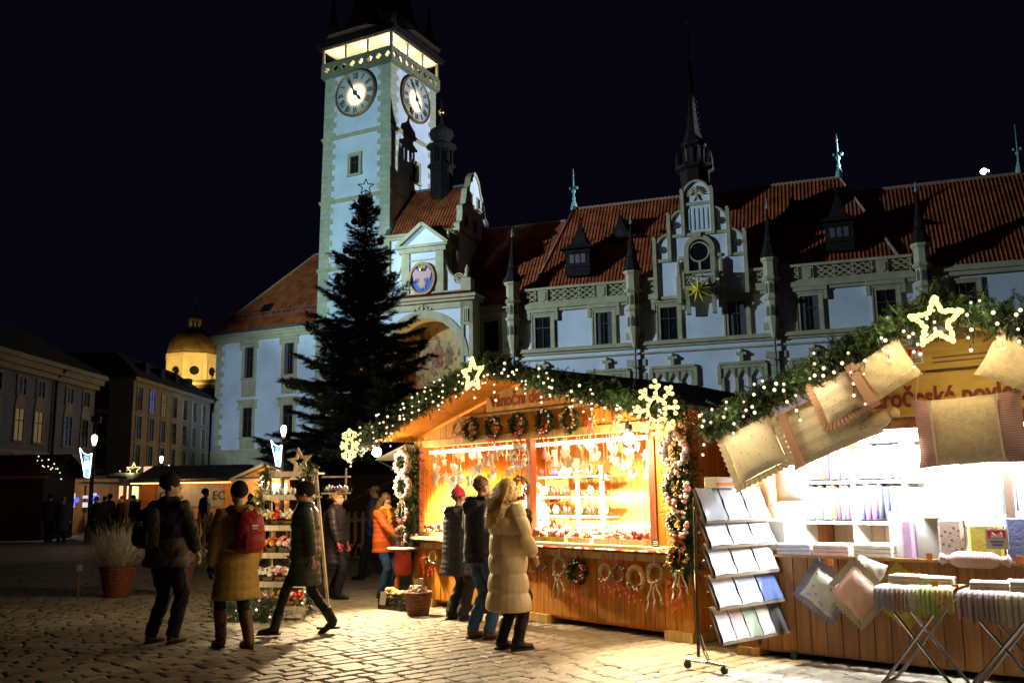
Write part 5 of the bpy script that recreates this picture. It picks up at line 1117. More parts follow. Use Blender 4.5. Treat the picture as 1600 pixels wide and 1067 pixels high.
# shelves and goods inside
SH = thing('shelf_unit', 'white painted shelf unit standing at the back of the wreath stall', 'shelf', S1.w(.62,1.75,.09), S1.rz)
for z in (.62,.86,1.12,1.40,1.70): k = MB(); k.box(0,1.5,0,.32,z-.012,z+.012); k.build('shelf', PAINTW, SH)
for u in (.02,.98,1.48): k = MB(); k.box(u-.02,u+.02,-.01,.03,0,1.85); k.build('upright', PAINTW, SH)
CAND = [mat('candle_'+n, c, .45, .05, 5, spec=.5) for n, c in (('red',(.55,.03,.03)),('white',(.78,.72,.62)),('pink',(.70,.25,.30)),('purple',(.20,.08,.42)),('cream',(.72,.55,.30)))]
def candle_set(m, seed):
    rr = random.Random(seed); k = MB()
    for i in range(3): x = (i-1)*.05; h = rr.uniform(.05,.11); k.lathe([(.021,.02),(.021,.02+h),(.012,.025+h),(.003,.045+h)],8,(x,rr.uniform(-.02,.02),0))
    cm = k.mesh('candle', m, True); gm = fir_mesh([(-.1,0,.015),(.1,0,.015)], 160, .05, .08, rr, 0, FIR, nl=.03, n=8); return cm, gm
CS = [candle_set(m_, i) for i, m_ in enumerate(CAND)]
CN = ['red','white','pink','purple','cream']
def put_candles(fr_loc, rz, ci, where, sc=1.0, nth=None):
    t = thing('candle_arrangement', CN[ci]+' candle set%s ' % (', %s from the left' % ordi(nth) if nth is not None else '') + where, 'candle', fr_loc, rz, CN[ci]+' candle arrangements '+where); link('candles', CS[ci][0], t, scale=sc); link('greenery', CS[ci][1], t, scale=sc); return t
for zi, z in enumerate((.635,.875,1.135,1.415,1.715)):
    for i in range(6): put_candles(S1.w(.62+.12+i*.25, 1.88, .09+z), S1.rz+ro.uniform(-.3,.3), (0,3,1,0,4,2,1,0)[(i+zi*2)%8] if zi != 2 else (0,1)[i%2], 'on the %s white stall shelf' % ('lowest','second','third','fourth','topmost')[zi], 1.15, i)
# trays of goods on the counter
TRAY = wood('tray_wood', (.62,.46,.24))
for i in range(11):
    u = .3+i*.44
    if abs(u-2.5) < .15: u += .12
    t = thing('goods_tray', 'shallow wooden tray of ornaments, %s from the left on the wreath counter' % ordi(i), 'tray', S1.w(u,.12,.966), S1.rz, 'ornament trays on the counter')
    k = MB(); k.box(-.19,.19,-.11,-.1,0,.06); k.box(-.19,.19,.2,.21,0,.06); k.box(-.19,-.18,-.1,.2,0,.06); k.box(.18,.19,-.1,.2,0,.06); k.box(-.18,.18,-.1,.2,0,.01); k.build('tray', TRAY, t)
    for mi, m_ in enumerate((WHB, REDB, STRAW, PINKF)):
        k = MB()
        for j in range(14): s = ro.uniform(.02,.036); k.ball((ro.uniform(-.16,.16),ro.uniform(-.08,.18),.02+s+ro.uniform(0,.09)),s,s,s*ro.uniform(.7,1.3),6,4)
        o = k.build('ornaments', m_, t, True); o['kind'] = 'stuff'
for i,(u,h,m_,lb) in enumerate(((4.05,.16,WHB,'white ceramic bowl at the right end of the stall counter'),(4.35,.22,WHITEFELT,'stack of white boxes at the right end of the stall counter'),(1.5,.12,CAND[4],'cream candle dish in the left bay of the stall counter'))):
    t = thing('counter_goods', lb, 'goods', S1.w(u,.26,.97), S1.rz); k = MB()
    if i == 1: k.cbox(-.1,.1,-.1,.1,0,.1,.006); k.cbox(-.09,.07,-.08,.09,.1,.2,.006)
    else: k.lathe([(.06,0),(.1,h*.6),(.13,h),(.12,h),(.09,h*.6),(.04,.02)],14)
    k.build('body', m_, t, i != 1)
for i,(u,z,kd,lb) in enumerate(((3.05,1.42,'firpink','pink flower wreath on the back wall, left of its twin'),(3.38,1.42,'firpink','pink flower wreath on the back wall beside the red post'),(3.2,1.85,'white','large white flower wreath high on the back wall'))):
    wreath(S1.w(u,2.5,z), S1.rz, .12+.05*(i==2), kd, lb, RED, .2, .1, 90+i)
k = MB(); k.box(4.75,4.87,-.06,-.05,.975,1.06)
t = thing('price_card', 'small black price card on the stall counter', 'sign', S1.w(4.7,-.12,.966), S1.rz); k = MB(); k.box(-.045,.045,-.006,.0,0,.085); k.build('card', mat('black_card',(.03,.03,.03),.6), t)
k = MB(); [k.box(-.03,.03,-.008,-.006,.02+.018*i,.026+.018*i) for i in range(3)]; k.build('chalk_lines', PAINTW, t)
# things on the ground at the left corner
wb_ = thing('wicker_basket', 'dark wicker basket of pine cones at the stall corner', 'basket', (-1.28,12.62,0), .3)
WICK = mat('dark_wicker', (.16,.055,.025), .6, .4, 30, .5)
k = MB(); 
for j in range(9): z = j*.033; r_ = .125+.05*j/8; k.torus((0,0,.02+z), r_, .02, 28, 6, 'z', jit=.25)
k.lathe([(.12,0),(.175,.3),(.16,.3),(.11,.03)],18); k.build('weave', WICK, wb_, True)
k = MB()
for i in range(26): a = ro.uniform(0,6.28); r_ = ro.uniform(0,.14); k.ball((r_*cos(a),r_*sin(a),.30+ro.uniform(-.02,.04)),.035,.035,.045,7,5)
k.build('cones', TWIG, wb_, True)['kind'] = 'stuff'
k = MB(); k.box(-.06,.06,-.008,.0,.3,.46); k.build('price_card', PAINTW, wb_, loc=(.02,.06,0))
cr = thing('plastic_crate', 'black plastic crate of straw goods on the ground beside the wicker basket', 'crate', (-1.62,13.3,0), S1.rz+.1)
k = MB()
for j in range(4): z = .02+j*.055; k.box(-.24,.24,-.17,-.155,z,z+.03); k.box(-.24,.24,.155,.17,z,z+.03); k.box(-.24,-.225,-.17,.17,z,z+.03); k.box(.225,.24,-.17,.17,z,z+.03)
for x in (-.235,-.12,0,.12,.235): k.box(x-.01,x+.01,-.172,-.152,0,.22); k.box(x-.01,x+.01,.152,.172,0,.22)
k.box(-.24,.24,-.17,.17,0,.015); k.build('shell', mat('black_plastic',(.015,.015,.016),.35), cr)
k = MB()
for i in range(40): s = ro.uniform(.03,.06); k.ball((ro.uniform(-.19,.19),ro.uniform(-.13,.13),.15+ro.uniform(0,.1)),s,s,s*.8,7,5)
k.build('straw_goods', STRAW, cr, True)['kind'] = 'stuff'
k = MB(); k.add([(-.2,-.185,.06),(-.06,-.19,.06),(-.03,-.185,.24),(-.17,-.18,.24)],[(0,1,2,3)]); k.build('price_sheet', PAINTW, cr)
ht = thing('display_stool', 'round stool draped in red with potted greenery beside the left post', 'stool', (-1.62,13.75,0), 0)
k = MB(); k.lathe([(.11,.42),(.13,.5),(.12,.75),(.05,.78)],16); k.build('red_drape', mat('red_cloth',(.48,.06,.045),.8,.2,8), ht, True)
k = MB(); k.lathe([(.22,.78),(.24,.8),(.22,.815)],18); k.build('round_top', PAINTW, ht); k = MB(); 
for a in (0,2.1,4.2): k.tube([(.15*cos(a),.15*sin(a),.4),(.2*cos(a),.2*sin(a),0)],.018,6)
k.build('leg', WOOD, ht)
link('greenery', fir_mesh([(-.1,0,.88),(.15,0,.9)], 260, .12, .16, ro, -.4, FIR), ht); k = MB(); [k.lathe([(.03,.82),(.03,.98),(.005,1.0)],8,(.12+.07*(i%2),-.05+.06*i,0)) for i in range(3)]; k.build('white_candle', CAND[1], ht)

# low shelf of white figures at the back of the left bay
SH2 = thing('goods_shelf', 'plain shelf of white ceramic figures at the back of the left bay', 'shelf', S1.w(-.2,1.6,0), S1.rz)
for z in (1.05,1.42): k = MB(); k.box(.25,.85,.4,.8,z-.02,z); k.build('board', PAINTW, SH2)
for x in (.26,.84): k = MB(); k.box(x-.02,x+.02,.42,.46,.09,1.7); k.build('upright', PAINTW, SH2)
k = MB(); k.lathe([(.05,0),(.06,.05),(.035,.12),(.045,.15),(.04,.19),(.005,.22)],10); fg = [k.mesh('figure', m_, True) for m_ in (WHB, CAND[0], WHITEFELT)]
nmf = ('white ceramic','red waxed','cream felt')
for r_,(u0,u1,v_,z) in enumerate(((.12,.62,2.12,1.052),(.12,.62,2.12,1.422),(.3,2.3,.62,.742),(2.75,4.4,.62,.742))):
    n = 6 if r_ < 2 else 14
    for i in range(n):
        q = ro.choice((0,0,1,2)); o = link('figure', fg[q], None, S1.w(u0+(u1-u0)*i/(n-1),v_+ro.uniform(-.1,.1),z), ro.uniform(0,6), scale=ro.uniform(.9,1.5)); wh = 'on the shelf in the left bay' if r_ < 2 else ('behind the counter in the left bay' if r_ == 2 else 'behind the counter in the right bay'); tag(o, 'small %s figure, %s from the left %s' % (nmf[q], ordi(i), wh.replace('on the shelf', 'on the %s shelf' % ('lower','upper')[r_] if r_ < 2 else '')), 'figure', '%s figures %s' % (nmf[q], wh))
# ================================================================== STALL TWO: BED LINEN
WOOD2 = wood('brown_pine', (.30,.135,.04)); 
LS = thing('market_stall', 'brown pine market stall selling bed linen, pillows and towels', 'market stall', S2.o, S2.rz)
RU2, RZ2 = 2.26, 3.02
def roofz2(u): return RZ2 - abs(u-RU2)*.395
planks(LS, 0.0, 4.4, .146, .07, .93, 0, .02, WOOD2)
planks(LS, 0.02, 4.4, .146, 2.16, lambda u: roofz2(u)-.07, 0.0, .02, WOODL)
planks(LS, .03, 2.4, .146, .07, 2.2, -.02, 0.0, WOOD2, 'y'); planks(LS, 0.02, 4.4, .146, .07, 2.3, 2.4, 2.42, PAINTW)
k = MB(); k.box(0,4.4,.022,.03,.07,.92); k.box(.002,.01,.03,2.4,.07,2.2); k.build('panel_backing', WOOD2, LS); k = MB(); k.box(-.05,4.45,-.06,.6,.93,.955); k.build('counter', WOOD2, LS)
for u in (.04, 4.36): k = MB(); k.box(u-.045,u+.045,-.012,.085,.955,2.2); k.build('post', WOOD2, LS)
k = MB(); k.box(-.02,4.42,-.03,.08,2.08,2.16); k.build('lintel', WOOD2, LS)
k = MB(); k.box(-.02,.22,-.05,1.0,0.003,.07); k.build('skid', WOODL, LS)
k = MB(); k.box(3.6,3.9,-.05,1.0,0.003,.07); k.build('skid', WOODL, LS)
k = MB(); k.box(0,4.4,.03,2.4,.05,.07); k.build('floor', WOOD2, LS)
for s in (-1,1):
    eu = RU2 + s*2.25; ez = roofz2(eu); k = MB()
    k.add([(RU2,-.55,RZ2),(eu,-.55,ez),(eu,2.7,ez),(RU2,2.7,RZ2),(RU2,-.55,RZ2+.035),(eu,-.55,ez+.035),(eu,2.7,ez+.035),(RU2,2.7,RZ2+.035)],[(0,3,2,1),(4,5,6,7),(0,1,5,4),(1,2,6,5),(2,3,7,6),(3,0,4,7)]); k.build('roof_slope', [FELT], LS)
    k = MB(); k.beam((RU2,-.545,RZ2-.06),(eu,-.545,ez-.06),.025,.12,(0,0,1)); k.build('barge_board', WOODL, LS)
SY = mat('sign_yellow', (.55,.36,.07), .6, .15, 4, .1, stretch=(1,1,6))
k = MB(); k.prism([(1.35,2.17),(3.3,2.17),(3.3,2.42),(2.95,2.52),(1.75,2.52),(1.35,2.40)], -.24, -.21); SG2 = k.build('sign_board', SY, LS)
link('lettering', text_mesh('Staročeské povlečení', .225, mat('sign_dark_red',(.16,.02,.012),.6), .004, xs=.80, bold=.006), SG2, (1.40,-.247,2.25))
k = MB(); k.box(1.84,2.68,-.23,-.2,2.55,2.78); TG = k.build('upper_sign', SY, LS)
for i, z in enumerate((2.60,2.64)): k = MB(); k.box(2.06,2.52,-.234,-.23,z,z+.014); k.build('small_print', mat('print_brown',(.2,.1,.04),.7), TG)
k = MB(); k.box(1.86,1.99,-.238,-.23,2.61,2.75); LG = k.build('logo_plate', PAINTW, LS); k = MB(); k.box(1.868,1.982,-.242,-.238,2.67,2.742); k.build('logo_red', mat('logo_red',(.6,.03,.03),.5), LG)
k = MB(); k.prism([(1.885,2.675),(1.91,2.73),(1.93,2.69),(1.96,2.735),(1.968,2.675)],-.245,-.242); k.build('logo_mark', PAINTW, LG); k = MB(); k.box(1.88,1.97,-.242,-.238,2.645,2.655); k.box(1.88,1.97,-.242,-.238,2.625,2.635); k.build('logo_print', MATS['print_brown'], LG)
for u, c in ((1.96,(.25,.3,.4)),(2.62,(.35,.12,.08))):
    k = MB(); k.ball((u,-.24,2.79 if u < 2 else 2.73),.055,.012,.05,12,6); k.build('round_badge', mat('badge%d'%(u*10),c,.5), LS)
# white light tubes inside
for i,(u,v) in enumerate(((1.0,.7),(3.0,.7))):
    t = thing('light_tube', ('white light tube over the towel shelves of the linen stall','white light tube behind the big hanging pillow')[i], 'lamp', S2.w(u,v,2.1), S2.rz); k = MB(); k.tube([(-.6,0,0),(.6,0,0)],.02,8); k.build('tube', emit('led_tube',(.86,.92,1.0),26), t); k = MB(); k.box(-.62,.62,-.03,.03,.02,.05); k.build('batten', PAINTW, t)
    area('linen_light', S2.w(u,v-.05,2.06), S2.w(u,v+.75,0.6), 600, (.86,.92,1.0), 1.2, .12)
area('linen_light', S2.w(2.1,-.1,2.04), S2.w(2.1,.35,1.2), 230, (.86,.92,1.0), 1.8, .06)
area('linen_light', S2.w(2.0,.45,2.02), S2.w(2.0,2.0,1.2), 170, (.86,.92,1.0), 2.4, .12)
# garland, lights, star
rg = random.Random(18); gp2 = [(RU2-2.2,-.62,roofz2(RU2-2.2)),(RU2-1.1,-.64,roofz2(RU2-1.1)+.01),(RU2,-.66,RZ2+.04),(RU2+1.1,-.64,roofz2(RU2+1.1)+.01),(RU2+2.2,-.62,roofz2(RU2+2.2))]
GT = thing('fir_garland', 'thick fir garland along the gable of the linen stall', 'garland', S2.o, S2.rz)
link('greenery', fir_mesh([(p[0],p[1],p[2]-.02) for p in gp2], 720, .15, .11, rg, .35, FIR, nl=.04), GT); k = MB(); k.tube(gp2,.02,6); k.build('rope', CORD, GT)
fairy_lights(S2.o, S2.rz, [(p[0],p[1]-.07,p[2]-.02) for p in gp2], 120, 'warm fairy lights dripping from the garland of the linen stall', True, 5, glow=6, gpow=9)
light_star(S2.w(2.30,-.84,2.85), S2.rz, .20, 'glowing star at the peak of the linen stall', per=6)
# ---------------------------------------------------------------- pillows
def pillow_mesh(w, h, t, m, name='cover', ruf=0, n=12):
    k = MB(); vs = []
    for sgn in (-1, 1):
        for i in range(n+1):
            for j in range(n+1):
                x = -1+2*i/n; z = -1+2*j/n; e = max(0,1-abs(x)**2.6)**.55*max(0,1-abs(z)**2.6)**.55; pin = 1-.07*(1-abs(x)**3)*abs(z)**4; pin2 = 1-.07*(1-abs(z)**3)*abs(x)**4
                vs.append((x*w/2*pin2, sgn*t/2*e+.004*sin(x*9+z*7), z*h/2*pin))
    N_ = (n+1)**2; fs = []
    for i in range(n):
        for j in range(n):
            a = i*(n+1)+j; fs.append((a,a+n+1,a+n+2,a+1)); fs.append((N_+a,N_+a+1,N_+a+n+2,N_+a+n+1))
    k.add(vs, fs); return k.mesh(name, m, True)
def ruffle_mesh(w, h, m, d=.05):
    k = MB(); per = []
    for a, b in (((-1,-1),(1,-1)),((1,-1),(1,1)),((1,1),(-1,1)),((-1,1),(-1,-1))):
        for i in range(22): f = i/22; per.append((a[0]+(b[0]-a[0])*f, a[1]+(b[1]-a[1])*f))
    n = len(per); vs = []
    for i, p in enumerate(per): vs.append((p[0]*w/2*.96, 0, p[1]*h/2*.96)); 
    for i, p in enumerate(per): q = 1+2*d/w; vs.append((p[0]*w/2*q, .02*(1 if i%2 else -1), p[1]*h/2*(1+2*d/h)))
    k.add(vs, [(i,(i+1)%n,n+(i+1)%n,n+i) for i in range(n)]); return k.mesh('ruffle', m, True)
def pillow(lb, u, v, z, w, h, t, m, rot=0, tilt=0, yaw=0, ruf=None, cat='pillow', name='pillow'):
    o = link(name, pillow_mesh(w,h,t,m), None, S2.w(u,v,z), None); o.rotation_euler = Euler((tilt, rot, S2.rz+yaw), 'XYZ'); o.rotation_mode = 'XYZ'
    Mx = Matrix.Rotation(S2.rz+yaw,4,'Z') @ Matrix.Rotation(tilt,4,'X') @ Matrix.Rotation(rot,4,'Y'); o.rotation_euler = Mx.to_euler()
    tag(o, lb, cat)
    if ruf: link('ruffle', ruffle_mesh(w,h,ruf), o)
    return o
CLINE = stripes('cream_print', (.76,.68,.52), (.66,.57,.42), 2, 9, .4, dots=((.50,.28,.18),26,.16)); CLIN2 = stripes('floral_print', (.76,.68,.52), (.78,.7,.54), 2, 3, .5, dots=((.50,.25,.18),20,.14)); PINKC = stripes('pink_check', (.52,.33,.30), (.36,.20,.20), 2, 55, .5); CHEN = mat('beige_chenille',(.68,.55,.36),.9,.12,25,.4,bscale=90); PINKB = stripes('pink_border', (.55,.34,.24), (.40,.20,.15), 0, 60, .4); LILAC = mat('lilac_frill',(.34,.30,.38),.85,.15,10); LILP = stripes('lilac_print',(.60,.57,.44),(.62,.59,.46),2,4,.5,dots=((.24,.22,.36),22,.25)); SALMON = mat('salmon_cloth',(.62,.36,.26),.85,.08,8,.15,bscale=60); CREAML = mat('cream_lace',(.62,.54,.40),.85,.12,12); YELC = mat('mustard_cloth',(.55,.40,.06),.85,.12,10,.15,bscale=60)
pillow('floral cream pillow, lowest on the left slope of the linen stall', .56, -.62, 1.93, .52, .50, .12, CLIN2, R(-24), R(-8), ruf=CREAML)
d_ = pillow('long patterned duvet cover hanging on the left slope of the linen stall', 1.25, -.58, 2.10, .86, .50, .10, CLINE, R(-21), R(-6))
k = MB(); k.box(-.36,-.30,-.09,-.02,-.25,.25); k.build('pink_band', PINKB, d_)
pillow('cream pillow with pink binding lying on the patterned duvet cover', 1.40, -.68, 2.34, .36, .38, .10, CLINE, R(-25), R(-10), ruf=PINKB)
s_ = pillow('beige pillow with striped border beside the sign of the linen stall', 1.83, -.72, 2.52, .46, .40, .13, CHEN, R(-30), R(-10))
k = MB(); k.box(-.26,-.18,-.055,.055,-.2,.2); k.build('striped_border', PINKB, s_)
pillow('beige pillow on the right slope of the linen stall', 2.80, -.70, 2.50, .46, .42, .13, CHEN, R(28), R(-10))
b_ = pillow('big hanging pillow with beige panel and pink checked sides', 2.40, -.60, 2.00, .84, .56, .2, CHEN, R(-2), R(4))
for sg in (-1,1):
    k = MB(); vs = []; n = 8
    for i in range(n+1):
        for x in (.24,.42):
            z = -1+2*i/n; e = max(0,1-(x/.42)**2.6)**.55*max(0,1-abs(z)**2.6)**.55; vs.append((sg*x, -.1*e-.006, z*.28*(1-.05*(x/.42)**3)))
    m_ = 4; rows = []; vs = []
    for i in range(n+1):
        for q in range(m_+1):
            x = .25+.17*q/m_; z = -1+2*i/n; X = x/.42; e = max(0,1-X**2.6)**.55*max(0,1-abs(z)**2.6)**.55; vs.append((sg*x*(1-.07*(1-abs(z)**3)*X**4), -.1*e-.012, z*.28*(1-.07*(1-X**3)*abs(z)**4)))
    k.add(vs, [(i*(m_+1)+q,i*(m_+1)+q+1,(i+1)*(m_+1)+q+1,(i+1)*(m_+1)+q) for i in range(n) for q in range(m_)]); k.build('checked_side', PINKC, b_, True)
k = MB(); k.box(-.25,-.235,-.108,-.095,-.26,.26); k.box(.235,.25,-.108,-.095,-.26,.26); k.build('trim', CREAML, b_)
for sg in (-1,1): k = MB(); k.tube([(sg*.38,0,.24),(sg*.36,.12,.5)],.004,4); k.build('hanging_cord', CREAML, b_)
def bolster(lb, u, v, z, L, r, m, rot, yaw=0):
    t = thing('bolster', lb, 'bolster', S2.w(u,v,z), 0); Mx = Matrix.Rotation(S2.rz+yaw,4,'Z') @ Matrix.Rotation(rot,4,'Y'); t.rotation_euler = Mx.to_euler()
    k = MB(); k.lathe([(.02,-L/2-.1),(.05,-L/2-.08),(.02,-L/2-.03),(r*.7,-L/2),(r,-L/2+.05),(r,L/2-.05),(r*.7,L/2),(.02,L/2+.03),(.05,L/2+.08),(.02,L/2+.1)],16,ax='x'); k.build('cover', m, t, True)
    for sg in (-1,1): k = MB(); k.torus((sg*(L/2+.03),0,0),.025,.012,10,5,'x'); k.build('tie', PINKB, t)
bolster('pale bolster hanging under the patterned duvet cover', 1.60, -.55, 2.10, .34, .075, CHEN, R(-20))
bolster('knitted pink bolster with striped end lying on the linen table', 2.27, -.30, .98, .34, .065, stripes('pink_knit',(.50,.33,.28),(.42,.26,.23),0,40,.5), 0)
# pillows on the front panel
pillow('floral pillow with lilac frill hung on the front of the linen stall', .93, -.13, .64, .34, .34, .12, LILP, R(38), R(6), ruf=LILAC)
pillow('salmon pillow with lace edge hung on the front of the linen stall', 1.25, -.17, .65, .36, .36, .13, SALMON, R(45), R(6), ruf=CREAML)
pillow('mustard pillow with frill half hidden by the folding table', 1.62, -.14, .64, .32, .32, .11, YELC, R(42), R(6), ruf=YELC)
pillow('beige pillow peeping out behind the salmon pillow', 1.33, -.08, .82, .28, .26, .08, CREAML, R(20), R(4))
# towel shelves inside
BLUEP2 = mat('pale_blue_packs',(.55,.62,.75),.4,.15,8); TW_ = [('white',(.75,.75,.77)),('orange',(.70,.33,.05)),('plum',(.16,.04,.18)),('green',(.12,.38,.25)),('pink',(.62,.10,.28)),('mauve',(.36,.22,.32)),('blue',(.10,.16,.45)),('pale blue',(.50,.58,.70)),('black',(.03,.03,.045)),('violet',(.20,.09,.34))]
SU = thing('towel_rack', 'white shelf rack full of folded towels inside the linen stall', 'shelf', S2.w(.0,1.5,.07), S2.rz)
for z in (.85,1.13,1.56,1.98): k = MB(); k.box(0,1.95,0,.4,z-.015,z+.015); k.build('shelf', PAINTW, SU)
for u in (.02,.62,1.16,1.93): k = MB(); k.box(u-.015,u+.015,0,.4,0,2.02); k.build('upright', PAINTW, SU)
rw = random.Random(9); seqs = [(1.15,.06,.60,['white','pale blue','white','green','white','white','orange','plum','green','pink','mauve']),(1.15,.65,1.13,['blue','violet','violet','black','black','blue','white']),(1.58,.06,.60,['white','white','white','orange','plum','green','pink','mauve','blue']),(1.58,.65,1.13,['pale blue','pale blue','white','pale blue','mauve','white'])]
TM = {n: mat('towel_'+n.replace(' ','_'), c, .9, .12, 12, .3, bscale=80) for n, c in TW_}
for (z, u0, u1, names) in seqs:
    w = (u1-u0)/len(names)
    for i, n in enumerate(names):
        k = MB(); h = rw.uniform(.33,.385); k.tube([(0,0,0),(0,0,h)], w*.5, 8, True, 0, 1.0); k.v = [(x, max(-.5,y*3.4), zz) for x,y,zz in k.v]
        t = k.build('folded_towel', TM[n], None, True, S2.w(u0+w*(i+.5),1.62,.07+z+.016), S2.rz); tag(t, '%s folded towel, %s from the left, %s towel rack compartment' % (n, ordi(i), {(1.15,.06):'lower left',(1.15,.65):'lower middle',(1.58,.06):'upper left',(1.58,.65):'upper middle'}[z,u0]), 'towel', 'towels in the towel rack')
for i in range(5):
    t = link('linen_pack', None); bpy.data.objects.remove(t)
    k = MB(); k.cbox(-.13,.13,-.1,.1,0,.34,.02); t = k.build('linen_pack', BLUEP2 if i%2 else PAINTW, None, False, S2.w(1.3+.0+i*.0+(i%3)*.24,1.6,.07+(1.15 if i<3 else 1.58)), S2.rz); tag(t, '%s wrapped linen pack, %s on the %s right shelf of the towel rack' % ('pale blue' if i%2 else 'white', ordi(i%3), 'lower' if i < 3 else 'upper'),'linen pack','packs in the towel rack')
# linens on the counter and beside it
STK = [('grey and white folded sheets at the front of the linen counter',.62,(.45,.44,.48),.10),('salmon folded sheets at the front of the linen counter',.98,(.62,.38,.30),.10),('cream folded sheets at the front of the linen counter',1.36,(.60,.50,.33),.11)]
for lb,u,c,h in STK:
    t = thing('sheet_stack', lb, 'linen', S2.w(u,.06,.957), S2.rz)
    for j in range(3): k = MB(); k.cbox(-.17,.17,-.11,.2,j*h/3+.001,(j+1)*h/3,.008); k.build('folded_sheet', mat('sheet%.2f%d'%(u,j%2), tuple(x*(1-.12*(j%2)) for x in c),.9,.15,10,.2,bscale=60), t)
k = MB(); k.cbox(-.3,.3,-.15,.15,0,.03,.01)
for i,(u,v,z,w,h,m_,lb,cat) in enumerate(((1.72,.14,.957,.5,.40,PAINTW,'white wrapped duvet pack standing on the linen counter','linen pack'),(1.66,.05,.957,.10,.33,TM['mauve'],'narrow mauve pack at the edge of the linen counter','linen pack'),(.38,.1,.957,.28,.32,PAINTW,'white pack behind the wire rack on the linen counter','linen pack'),(2.02,.16,1.33,.42,.38,PAINTW,'white printed linen pack hung beside the big pillow','linen pack'),(2.32,.1,1.33,.26,.36,BLUEP2,'pale blue pack under the big hanging pillow','linen pack'),(2.72,.06,1.36,.36,.40,BLUEP2,'pale blue wrapped pack at the right edge under the big pillow','linen pack'),(2.02,.03,.957,.2,.34,stripes('brown_floral',(.34,.24,.18),(.36,.26,.2),2,4,.5,dots=((.12,.08,.06),24,.3)),'brown floral pack under the logo card','linen pack'),(2.30,.0,.957,.26,.30,YELC,'mustard folded blanket beside the navy one','blanket'),(2.68,.02,.957,.46,.36,mat('navy_cloth',(.10,.11,.19),.9,.15,9,.2),'navy folded blanket at the right edge of the linen counter','blanket'))):
    k = MB(); k.cbox(-w/2,w/2,-.06,.07,0,h,.02); o = k.build('linen_pack' if cat=='linen pack' else 'folded_blanket', m_, None, False, S2.w(u,v,z), S2.rz); tag(o, lb, cat)
k = MB(); k.box(1.78,2.95,.0,.2,1.30,1.325); k.build('hanging_shelf', PAINTW, LS); k = MB(); k.box(2.47,2.53,-.03,.02,.96,2.1); k.build('hanging_strap', mat('strap',(.2,.12,.08),.7), LS)
lc = thing('logo_card', 'white card with red mark hung in front of the linen shelves', 'sign', S2.w(2.40,-.10,1.06), S2.rz); k = MB(); k.box(-.085,.085,-.004,.004,0,.16); k.build('card', PAINTW, lc); k = MB(); k.box(-.068,.068,-.007,-.004,.085,.148); k.build('red_field', MATS['logo_red'], lc); k = MB(); k.prism([(-.05,.09),(-.03,.135),(0,.105),(.035,.14),(.05,.09)],-.01,-.007); k.build('mark', PAINTW, lc); k = MB(); k.box(-.05,.05,-.007,-.004,.05,.064); k.box(-.04,.04,-.007,-.004,.025,.039); k.build('print_line', mat('print_blue',(.1,.12,.3),.6), lc); k = MB(); k.tube([(0,0,.16),(0,.05,.5)],.003,4); k.build('cord', CORD, lc)
pt = thing('pennant', 'small orange red pennant hanging inside the linen stall', 'pennant', S2.w(1.08,.35,2.06), S2.rz); k = MB(); k.prism([(-.10,.0),(.10,.0),(.02,-.2)],-.004,.004); k.build('cloth', mat('orange_red',(.68,.13,.05),.8), pt); k = MB(); k.box(-.11,.11,-.006,.006,-.005,.01); k.build('rod', WOODL, pt)
# price tags on orange card
OR = mat('orange_card',(.75,.22,.04),.6)
for i,(u,v,z) in enumerate(((.98,-.07,.90),(1.22,-.07,.86),(1.86,-.1,.98),(2.2,-.62,.78),(2.05,-.63,.8),(2.62,-.38,1.0))):
    k = MB(); k.box(-.025,.025,-.003,.003,-.03,.03); o = k.build('price_tag', OR, None, False, S2.w(u,v,z), S2.rz); tag(o, ('small orange price tag below the salmon sheets','small orange price tag right of the salmon sheets','small orange price tag at the end of the cream sheets','small orange price tag on the striped cloth of the second table','small orange price tag on the front hem of the second table','small orange price tag on the knitted bolster')[i], 'price tag')
# ---------------------------------------------------------------- folding tables with cloths
CHROME = mat('chrome_tube',(.55,.54,.52),.25,.1,8,metal=1.0)
def drape(w, d, drop, m, seed, name='cloth'):
    rr = random.Random(seed); k = MB(); n = 14; top = []
    prof = [(-d/2-.012,-drop),(-d/2-.02,-drop*.5),(-d/2-.01,-.01),(-d/2+.03,.008),(0,.012),(d/2,.008)]
    vs = []
    for i in range(n+1):
        x = -w/2+w*i/n
        for (y,z) in prof: vs.append((x, y+(.014*sin(i*1.9+seed) if z < -.02 else 0), z*(1+.12*sin(i*.9+seed)) + (rr.uniform(0,.006) if z > -.02 else 0)))
    q = len(prof); k.add(vs, [(i*q+j,(i+1)*q+j,(i+1)*q+j+1,i*q+j+1) for i in range(n) for j in range(q-1)]); return k.mesh(name, m, True)
def folding_table(u, v, w, d, h, lb):
    t = thing('folding_table', lb, 'table', S2.w(u,v,0), S2.rz); k = MB(); k.box(-w/2,w/2,-d/2,d/2,h-.02,h); k.build('table_top', WOODP, t)
    for y in (-d/2+.04, d/2-.04):
        for s in (-1,1):
            k = MB(); k.tube([(-s*w*.46,y+.012*s,h-.03),(s*w*.40,y+.012*s,.08),(s*w*.50,y+.012*s,.012)],.014,8); k.build('leg', CHROME, t)
    for s in (-1,1): k = MB(); k.tube([(s*w*.5,-d/2+.04,.014),(s*w*.5,d/2-.04,.014)],.012,8); k.build('foot_bar', CHROME, t)
    return t
folding_table(1.88,-.50,.56,.42,.74,'chrome folding table piled with kitchen towels, nearer the salmon pillow'); folding_table(2.52,-.52,.60,.42,.74,'chrome folding table with striped tablecloths at the right edge')
